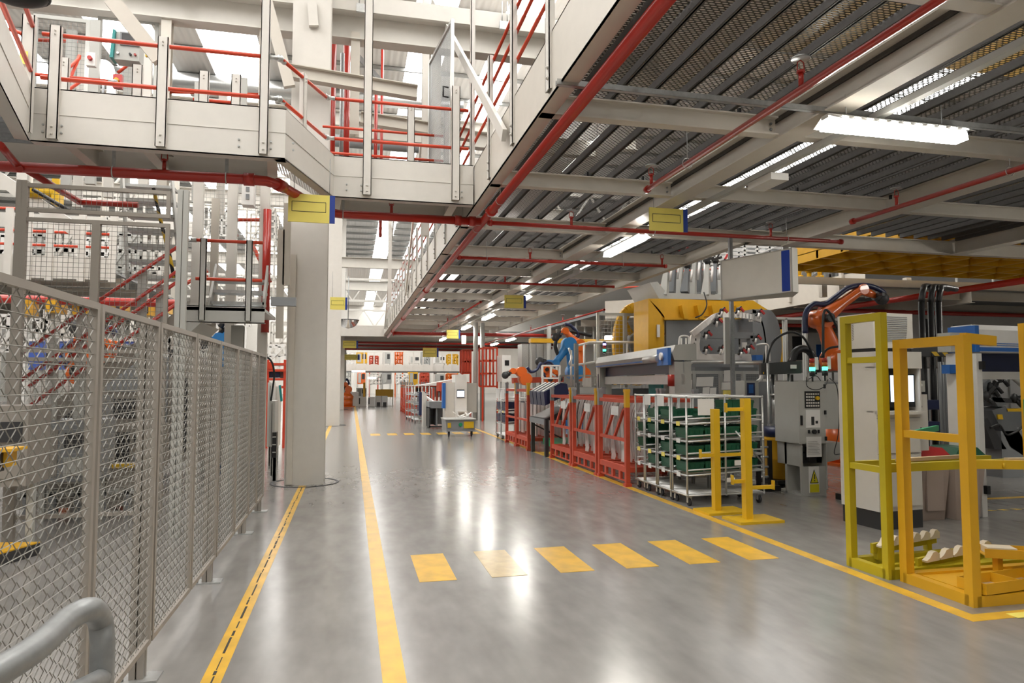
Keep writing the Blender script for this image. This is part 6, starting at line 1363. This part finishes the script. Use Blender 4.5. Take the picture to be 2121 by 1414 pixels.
for k, (px, y0_, y1_) in enumerate(((440, 650, 410), (578, 700, 475), (592, 590, 420))): q = P(px, y0_, Y=Yl+1.1); part(t, 'tall_post', MB().box(q.x-.05, Yl+1.1, q.z, q.x+.05, Yl+1.18, P(px, y1_, Y=Yl+1.1).z), CREAM)
part(t, 'kick_plate', MB().box(l_(570, 0).x, Yl+.2, l_(0, 615).z, l_(622, 0).x, Yl+.3, l_(0, 595).z), GREY)
def treads(name, label, x0, x1, y, z0, dz, dy, n, m=GALV, dx=0):
    t = thing(name, ((x0+x1)/2, y, z0), label, 'stairs')
    for i in range(n): part(t, 'tread', MB().box(x0+dx*i, y+dy*i, z0+dz*i-.04, x1+dx*i, y+dy*i+.27, z0+dz*i), m)
    for x in (x0, x1): part(t, 'stringer', MB().prism([(x-.02, y, z0-.2), (x-.02, y, z0+.05), (x-.02+dx*n, y+dy*n, z0+dz*n+.05), (x-.02+dx*n, y+dy*n, z0+dz*n-.2)], (.03, 0, 0)), GREYL)
    return t
x0, x1 = P(452, 0, Y=9.7).x, P(560, 0, Y=9.7).x
treads('steel_stairs', 'short galvanised steps rising from the grey landing', x0, x1, 9.7, P(0, 612, Y=9.7).z, .17, .12, 3)
x0, x1 = P(285, 0, Y=9.6).x, P(392, 0, Y=9.6).x
treads('steel_stairs', 'galvanised staircase climbing behind the tall guard to the walkway', x0, x1, 9.6, P(0, 560, Y=9.6).z, .225, .1, 7, GALV, -.045)
t = thing('stair_handrails', (-4, 9.2, 1.5), 'red sloping handrails descending to the left behind the fence', 'handrail')
for (a0, b0) in (((372, 508), (40, 735)), ((372, 558), (40, 790)), ((372, 580), (60, 800)), ((372, 625), (40, 855))):
    part(t, 'rail', MB().cyl(P(*a0, Y=9.0), P(*b0, Y=9.0), .022, 8), RED)
for px, y0_, y1_ in ((288, 780, 560), (330, 690, 590), (160, 900, 650), (100, 960, 700)): q = P(px, y0_, Y=9.05); part(t, 'post', MB().box(q.x-.05, 9.05, q.z, q.x+.05, 9.1, P(px, y1_, Y=9.05).z), GREYL)
part(t, 'stringer', MB().prism([P(372, 640, Y=9.2), P(372, 680, Y=9.2), P(40, 930, Y=9.2), P(40, 885, Y=9.2)], (0, .05, 0)), TAUPE)
solo('hazard_handrail', MB().tube([P(318, 390, Y=9.3), P(336, 470, Y=9.3), P(352, 530, Y=9.3), P(360, 575, Y=9.3)], .022, 8), HAZ, 'black and yellow striped stair handrail behind the tall guard', 'handrail')
# left mezzanine beyond
t = thing('mezzanine', (-7, 19.5, 4.25), 'cream mezzanine beyond the tall guard on the left', 'mezzanine')
part(t, 'edge_beam', MB().chan((-22, 19.4, 4.55), (-6.1, 19.4, 4.55), .6, .15, (0, -1, 0)), CREAM2); part(t, 'deck', MB().box(-22, 19.5, 4.5, -6.1, 40, 4.56), GALVD)
for k in range(8): part(t, 'cross_beam', MB().ibeam((-22, 20.5+k*2.4, 4.2), (-6.1, 20.5+k*2.4, 4.2), .25, .15), CREAM)
for px in (12, 53, 98, 165, 230): q = P(px, 600, Y=19.3); part(t, 'post', MB().box(q.x-.08, 19.3, 4.2, q.x+.08, 19.38, 6.0), CREAM2)
for z in (5.1, 5.45, 6.0): part(t, 'rail', MB().cyl((-22, 19.4, z), (-6.1, 19.4, z), .035, 8), ORANGE)
solo('stair_beam', MB().prism([P(0, 355, Y=17), P(0, 385, Y=17), P(165, 500, Y=17), P(165, 465, Y=17)], (0, .2, 0)), CREAM2, 'white stair stringer sloping behind the tall guard at left', 'stair beam')
solo('sloping_handrail', MB().cyl(P(68, 392, Y=16), P(150, 440, Y=16), .04, 8), BLACK, 'dark handrail beside the yellow motor', 'handrail')
t = thing('yellow_motor', (-8, 17, 6), 'bright yellow motor unit behind the top of the tall guard', 'machine')
q = P(100, 398, Y=17); part(t, 'body', MB().cyl(q-V((.35, 0, 0)), q+V((.15, 0, 0)), .16, 14), YEL); part(t, 'head', MB().box(q.x+.12, 16.85, q.z-.28, q.x+.26, 17.15, q.z+.28), YEL)
lw = thing('upper_floor', (-10, 26, 8), 'cream upper floor edge high beyond the left mezzanine', 'mezzanine')
part(lw, 'edge_beam', MB().box(-22, 25.8, 6.8, -5.2, 26, 7.3), CREAM2); part(lw, 'cross_beam', MB().box(-22, 26, 6.9, -5.2, 26.3, 7.1), CREAM)
for k in range(7): part(lw, 'post', MB().box(-20+k*2.3, 25.9, 4.5, -19.85+k*2.3, 26.05, 10), CREAM)
random.seed(33)
where = ['far left', 'left', 'left centre', 'centre', 'right centre', 'right']
for i, px in enumerate((15, 75, 130, 205, 260, 310)):
    frames('conveyor', 'white conveyor machinery on the left mezzanine, %s' % where[i], 'conveyor', px-28, px+24, 555, 505-random.random()*30, 22+i*.6, 3, 2, (WHITE, GREYL, CREAM2)[i % 3], .12, 1.2, i % 2 == 0)
for i, (px, w_, m) in enumerate(((40, 30, YELO), (105, 22, YELO), (165, 34, YELO), (240, 26, YELO), (300, 26, YELO), (338, 14, YELO))):
    stack('yellow_fixture', 'yellow machine fixture hanging below the left mezzanine, %s' % where[i], 'machine', px-w_/2, px+w_/2, 652-(i % 2)*6, 620, 15.5+i*.3, .6, m, (('dark_port', .5, .8, .1, .6, DARK),))
solo('sprinkler_pipe', MB().cyl((-14, 16, P(0, 616, Y=16).z), (-3.6, 16, P(0, 620, Y=16).z), .09, 12), RED, 'thick dark red pipe under the left mezzanine', 'pipe')
for i, (px0, px1, Y) in enumerate(((58, 92, 14), (106, 146, 14), (255, 283, 14.5), (430, 445, 13))):
    stack('blue_screen', 'blue curtain panel in a white frame behind the left fence, %s' % where[i], 'panel', px0, px1, 765, 702, Y, .1, mat('periwinkle_panel', (.06, .12, .45), .5), (('white_edge', 0, 1, .92, 1, WHITE),))
b = lambda x, y: P(x, y, Y=13)
robot([V((b(180, 800).x, 13, .9)), b(178, 770), b(170, 735), b(172, 705), b(168, 696)], .2, 'orange robot behind the left fence, beside the blue panels')
robot([V((b(230, 800).x, 13.5, .9)), b(232, 765), b(218, 722), b(240, 718), b(255, 722)], .18, 'second orange robot behind the left fence, reaching right')
robot([V((b(283, 850).x, 13, .6)), b(284, 830), b(278, 800), b(287, 788), b(290, 800)], .15, 'small low orange robot behind the left fence')
stack('grey_hood', 'large grey sloping machine hood behind the left fence', 'machine', 212, 300, 880, 745, 12, 1.2, TAUPE, (('panel', .05, .95, .5, .95, GREY), ('opening', .2, .8, .1, .4, DARK)))
stack('machine_block', 'grey machine block behind the second fence panel', 'machine', 120, 185, 960, 820, 10.5, 1, GREY, (('panel', .1, .9, .5, .9, DARK), ('label', .2, .4, .1, .3, GREYL)))
stack('machine_block', 'dark machine block with a yellow box behind the middle fence panels', 'machine', 300, 420, 960, 740, 12.5, 1, TAUPE, (('column', .1, .2, 0, 1, GREYL), ('column', .3, .38, 0, 1, GREY), ('dark_bay', .45, .75, .1, .8, DARK), ('column', .8, .9, 0, 1, GREYL)))
stack('machine_block', 'long pale machine block behind the far fence panels', 'machine', 420, 535, 960, 760, 13.5, 1, GREYL, (('dark_bay', .1, .3, .3, .9, DARK), ('panel', .4, .9, .1, .9, TAUPE)))
t = thing('yellow_rail_cart', (-5, 9.5, .2), 'low machine bench with a worn yellow edge strip behind the left fence', 'bench')
a = P(30, 975, Y=9.5); b_ = P(290, 965, Y=9.5)
part(t, 'edge_strip', MB().box(a.x, 9.5, a.z, b_.x, 9.55, a.z+.05), YEL); part(t, 'bench', MB().box(a.x, 9.55, .1, b_.x, 10.2, a.z), TAUPE); part(t, 'beam', MB().box(a.x, 9.5, .25, b_.x, 9.53, .32), GREYL)
for k in range(5): x = a.x+(b_.x-a.x)*(k+.5)/5; part(t, 'leg', MB().box(x-.04, 9.5, 0, x+.04, 9.6, .3), GREY)
solo('yellow_box', MB().box(P(328, 0, Y=11).x, 11, P(0, 985, Y=11).z, P(348, 0, Y=11).x, 11.2, P(0, 962, Y=11).z).box(P(328, 0, Y=11).x, 11, 0, P(348, 0, Y=11).x, 11.2, P(0, 985, Y=11).z-.01), YEL, 'yellow box seen through the third fence panel', 'box')
t = thing('yellow_trolley', (-3.5, 5.5, .6), 'yellow beam trolley with a black bracket behind the nearest fence panel', 'trolley')
Yq = 5.6; tq = lambda x, y: P(x, y, Y=Yq)
part(t, 'beam', MB().box(tq(-160, 0).x, Yq, tq(0, 968).z, tq(55, 0).x, Yq+.15, tq(0, 935).z).box(tq(-160, 0).x, Yq-.05, tq(0, 935).z, tq(70, 0).x, Yq+.2, tq(0, 929).z), YELO)
part(t, 'bracket', MB().box(tq(16, 0).x, Yq-.04, tq(0, 975).z, tq(48, 0).x, Yq+.02, tq(0, 937).z), BLACK); part(t, 'leg', MB().box(tq(-100, 0).x, Yq, 0, tq(-80, 0).x, Yq+.1, tq(0, 968).z), DARK)
part(t, 'leg', MB().box(tq(8, 0).x, Yq+.02, 0, tq(18, 0).x, Yq+.1, tq(0, 968).z), DARK)
t = thing('floor_guide', (-2.8, 4.5, 0), 'dark floor rail with a yellow top at the lower left, behind the fence', 'floor rail')
a = P(78, 1122, Z=.12); 
part(t, 'base', MB().prism([V((a.x-.6, a.y-.9, 0)), V((a.x-.35, a.y-1.0, 0)), V((a.x+.02, a.y, 0)), V((a.x-.6, a.y+.1, 0))], Z3*.11), DARK); part(t, 'top', MB().prism([V((a.x-.6, a.y-.9, .11)), V((a.x-.35, a.y-1.0, .11)), V((a.x+.02, a.y, .11)), V((a.x-.6, a.y+.1, .11))], Z3*.012), YELO)
part(t, 'slot', MB().prism([V((a.x-.6, a.y-.6, .122)), V((a.x-.45, a.y-.7, .122)), V((a.x-.25, a.y-.15, .122)), V((a.x-.6, a.y-.1, .122))], Z3*.004), DARK)
# beyond the fence end, left of the near column
t = thing('red_rack', (-2.3, 17, 0), 'orange red shelving rack between the fence end and the near column', 'rack')
Yx = 18; a = P(552, 800, Y=Yx); b_ = P(592, 745, Y=Yx)
for x in (a.x, (a.x+b_.x)/2+.35, b_.x): part(t, 'post', MB().box(x-.05, Yx, 0, x+.05, Yx+.1, b_.z), ORANGE)
for yy in (748, 762, 782, 800): z = P(0, yy, Y=Yx).z; part(t, 'beam', MB().box(a.x, Yx-.02, z-.06, b_.x, Yx+.8, z), ORANGE)
part(t, 'top_panel', MB().box(a.x, Yx-.03, P(0, 762, Y=Yx).z, b_.x-.3, Yx, P(0, 746, Y=Yx).z), ORANGE)
solo('navy_box', MB().box(a.x+.05, Yx+.1, P(0, 781, Y=Yx).z, a.x+.3, Yx+.6, P(0, 768, Y=Yx).z), NAVY, 'navy box on the orange red rack', 'box'); solo('grey_roll', MB().cyl((a.x+.34, Yx+.2, P(0, 775, Y=Yx).z), (a.x+.34, Yx+.7, P(0, 775, Y=Yx).z), .08, 14), GREY, 'grey roll on the orange red rack', 'roll')
for i, (px0, px1, pt, Y, m) in enumerate(((552, 566, 792, 14, WHITE), (563, 578, 800, 14.8, CREAM2), (556, 570, 830, 12.6, GREYL))):
    stack('pale_cabinet', 'pale cabinet between the fence end and the near column, %s' % ('tall with a dark seam', 'taller at the back', 'lowest in front')[i], 'cabinet', px0, px1, 925-i*0, pt, Y, .5, m, (('seam', .45, .5, .05, .95, DARK),))
solo('teal_panel', MB().prism([P(577, 798, Y=14), P(581, 797, Y=14), P(585, 830, Y=14), P(581, 832, Y=14)], (0, .1, 0)), TEAL, 'slim tilted teal panel left of the near column', 'panel')
solo('black_hose', MB().tube(smooth([P(532, 745, Y=11.5), P(545, 736, Y=11.5), P(562, 748, Y=11.5), P(568, 775, Y=11.5), P(564, 810, Y=11.5), P(561, 830, Y=11.5)], 6), .015, 8), BLACK, 'black hose arching over the end of the fence', 'hose')
stack('roller_track', 'black roller track standing beside the pale cabinets', 'roller rack', 563, 573, 948, 895, 12.0, .2, BLACK, (('roller', .1, .9, .2, .24, CHROME), ('roller', .1, .9, .5, .54, CHROME), ('roller', .1, .9, .8, .84, CHROME)))
b = lambda x, y: P(x, y, Y=15)
robot([V((b(478, 800).x, 15, .8)), b(475, 740), b(478, 705), b(455, 700), b(440, 704)], .2, 'robot in a bright blue jacket above the fence, under the grey landing', ROBB)
# upper left background: guard frames, white posts, red light
random.seed(8)
for i, (px0, px1, yb, yt, Y) in enumerate(((62, 188, 238, 42, 12.2), (196, 330, 245, 45, 12.6))):
    a = P(px0, yb, Y=Y); b_ = P(px1, yt, Y=Y)
    t = thing('mesh_screen', (a.x, Y, a.z), 'mesh guard panel on the upper level, %s' % ('left of the console' if i == 0 else 'behind the console'), 'guard fence')
    part(t, 'frame', MB().frame((a.x, Y, a.z), (1, 0, 0), (0, 0, 1), b_.x-a.x, b_.z-a.z, .06, .05), GREYL); part(t, 'mesh', MB().grid((a.x, Y, a.z), (1, 0, 0), (0, 0, 1), b_.x-a.x, b_.z-a.z, .07, .0025), GALVD)
for i, px in enumerate((50, 140, 165, 190, 228, 262, 300, 410, 460, 500)):
    Y = 11.6+(i % 3)*.8; a = P(px, 250, Y=Y); z1 = P(px, (110, 60, 90, 40, 160, 135, 90, 170, 190, 160)[i], Y=Y).z
    solo('upper_post', MB().box(a.x-.07, Y, 4.7, a.x+.07, Y+.08, z1), (CREAM2, GREYL)[i % 2], 'short cream post standing behind the orange rails of the upper left walkway', 'steel post', 'posts on the upper left level')
for i, (px0, px1, py0, py1) in enumerate(((20, 60, 60, 75), (0, 60, 145, 150), (345, 540, 190, 196), (400, 500, 205, 215), (345, 480, 250, 258), (60, 160, 82, 86))):
    Y = 12+i*.25; solo('red_pipe', MB().cyl(P(px0, py0, Y=Y), P(px1, py1, Y=Y), .03, 8), ORANGE, 'orange rail on the upper left level, %s' % ('top left corner', 'left edge', 'long one under the skylights', 'short one under the skylights', 'lowest one', 'behind the tall mesh')[i], 'rail')
for i, (px, py) in enumerate(((190, 125), (245, 170))):
    p = P(px, py, Y=11); t = thing('emergency_stop', p, 'small %s emergency stop box above the left walkway' % ('pale' if i == 0 else 'red'), 'switch box')
    part(t, 'box', MB().box(p.x-.06, 10.95, p.z-.1, p.x+.06, 11.03, p.z+.1), WHITE if i == 0 else BIN_RED); part(t, 'button', MB().cyl((p.x, 10.95, p.z), (p.x, 10.9, p.z), .03, 10), BIN_RED if i == 0 else YEL)
p = P(215, 145, Y=12); t = thing('work_lamp', p, 'glaring lit work lamp left of the console', 'lamp'); part(t, 'lens', MB().ball(p, .16, n=12), WELD); part(t, 'bracket', MB().cyl(p-Z3*.9, p-Z3*.15, .02, 6), GREY)
t = thing('wall_cabinet', (-1.6, 11, 3.3), 'white electrical box with printed marks above the grey landing', 'switch box')
a = P(500, 423, Y=10.8); b_ = P(526, 378, Y=10.8); part(t, 'body', MB().box(a.x, 10.8, a.z, b_.x, 11.0, b_.z), WHITE); part(t, 'printed_mark', MB().box(a.x+.06, 10.79, a.z+.08, b_.x-.06, 10.8, a.z+.16).box(a.x+.06, 10.79, a.z+.2, b_.x-.06, 10.8, a.z+.27), GREY)
for i, (px, yb, yt) in enumerate(((405, 600, 375), (478, 560, 375), (545, 600, 378))): q = P(px, yb, Y=11); solo('upper_post', MB().box(q.x-.07, 11, 0, q.x+.07, 11.1, P(px, yt, Y=11).z), CREAM2, 'cream post behind the grey landing, %s' % ('left', 'middle', 'right')[i], 'steel post')
t = thing('mesh_screen', (-1.9, 11.3, 2.5), 'wire mesh behind the grey landing', 'guard fence'); a = P(386, 640, Y=11.2); b_ = P(590, 372, Y=11.2); part(t, 'mesh', MB().grid((a.x, 11.2, a.z), (1, 0, 0), (0, 0, 1), b_.x-a.x, b_.z-a.z, .06, .003), GREYL)
for i, (p0, p1) in enumerate((((480, 450), (490, 490)), ((400, 595), (430, 570)), ((520, 500), (560, 585)), ((365, 600), (430, 560)), ((490, 455), (550, 455)))): solo('red_pipe', MB().cyl(P(*p0, Y=11.5), P(*p1, Y=11.5), .03, 8), ORANGE, 'orange rail piece behind the grey landing, %s' % ('steep', 'short low', 'long sloping', 'left sloping', 'level')[i], 'rail')

# extra machinery filling the cell behind the fence
for i, (px0, px1, pb, pt, Y, D, m, l) in enumerate([
    (-60, 60, 1010, 840, 7.4, .5, TAUPE, 'taupe machine side just behind the tall guard, far left'),
    (60, 205, 1000, 870, 9.0, .6, GREY, 'low grey machine side behind the second guard panel'),
    (225, 330, 975, 880, 11.2, .6, TAUPE, 'low taupe machine side under the sloping hood'),
    (330, 400, 930, 780, 16, 1, GREYL, 'tall pale control cabinet deep behind the middle fence panels'),
    (405, 470, 900, 740, 18, 1, GREY, 'mid grey cabinet deep behind the far fence panels'),
    (480, 545, 890, 735, 22, 1, CREAM, 'cream cabinet row deep behind the fence end'),
    (150, 260, 830, 700, 20, 1, CREAM, 'cream machine housing deep in the left cell'),
    (0, 120, 830, 690, 21, 1, GREYL, 'pale machine housing deep in the left cell, leftmost'),
    (270, 370, 820, 700, 19, 1, TAUPE, 'taupe machine housing deep in the left cell, right of the orange robots')]):
    stack('machine_housing', l, 'machine', px0, px1, pb, pt, Y, D, m, (('panel', .08, .4, .1, .85, (GREY, TAUPE, DARK)[i % 3]), ('dark_slot', .5, .9, .55, .8, DARK), ('panel', .5, .9, .1, .4, (TAUPE, GREYL, GREY)[i % 3])))
random.seed(44)
for i, (px, py, Y, m, l) in enumerate([(25, 690, 17, WHITE, 'white framework above the blue panels, far left'), (120, 680, 18, CREAM2, 'cream framework above the orange robots'), (300, 690, 18, WHITE, 'white framework behind the sloping handrails'), (430, 760, 17, GREYL, 'grey framework behind the far fence panels'), (505, 760, 19, WHITE, 'white framework behind the fence end'), (562, 745, 24, WHITE, 'white framework left of the near column'), (590, 700, 30, CREAM2, 'cream framework beside the near column'), (480, 640, 24, WHITE, 'white framework under the grey landing'), (650, 640, 34, WHITE, 'white framework behind the near column'), (540, 470, 26, CREAM2, 'cream framework high behind the grey landing'), (450, 440, 28, WHITE, 'white framework high above the grey landing'), (250, 440, 25, CREAM2, 'cream framework high behind the tall guard')]):
    w_ = 60; h_ = random.uniform(60, 90)
    frames('steel_framework', l, 'frame', px-w_/2, px+w_/2, py+h_/2, py-h_/2, Y, 3, 3, m, .07, 1.0, True)
# ================================================================ LIGHT and CAMERA
w = bpy.data.worlds.new('World'); sc.world = w; w.use_nodes = True
w.node_tree.nodes['Background'].inputs[0].default_value = (.85, .9, 1, 1); w.node_tree.nodes['Background'].inputs[1].default_value = .15
def high_bay(x, y, e, label):
    t = thing('high_bay_lamp', (x, y, 10.4), label, 'lamp', 'high bay lamps under the roof')
    part(t, 'reflector', MB().lathe((x, y, 10.4), [(.28, 0), (.24, .16), (.1, .3), (.08, .42)], 16), GREYL)
    part(t, 'lens', MB().cyl((x, y, 10.42), (x, y, 10.44), .25, 16), WELD)
    part(t, 'rod', MB().cyl((x, y, 10.8), (x, y, 11.95), .01, 6), GALVD)
cd = bpy.data.cameras.new('Camera'); cam = bpy.data.objects.new('Camera', cd); COL.objects.link(cam)
cam.location = (0, 0, EYE); cam.rotation_euler = (math.pi/2+PITCH, 0, -YAW)
cd.sensor_width = 36; cd.lens = 36*FPX/2121; cd.clip_start = .05; cd.clip_end = 300
sc.camera = cam
sc.view_settings.view_transform = 'Standard'; sc.view_settings.look = 'None'; sc.view_settings.gamma = 1
sc.view_settings.use_curve_mapping = False
sc.view_settings.exposure = EXPO
sc.cycles.use_denoising = True; sc.cycles.use_adaptive_sampling = True; sc.cycles.adaptive_threshold = .03
sc.cycles.max_bounces = 8; sc.cycles.diffuse_bounces = 3; sc.cycles.glossy_bounces = 4; sc.cycles.transparent_max_bounces = 10
sc.cycles.caustics_reflective = False; sc.cycles.caustics_refractive = False; sc.cycles.sample_clamp_indirect = 8
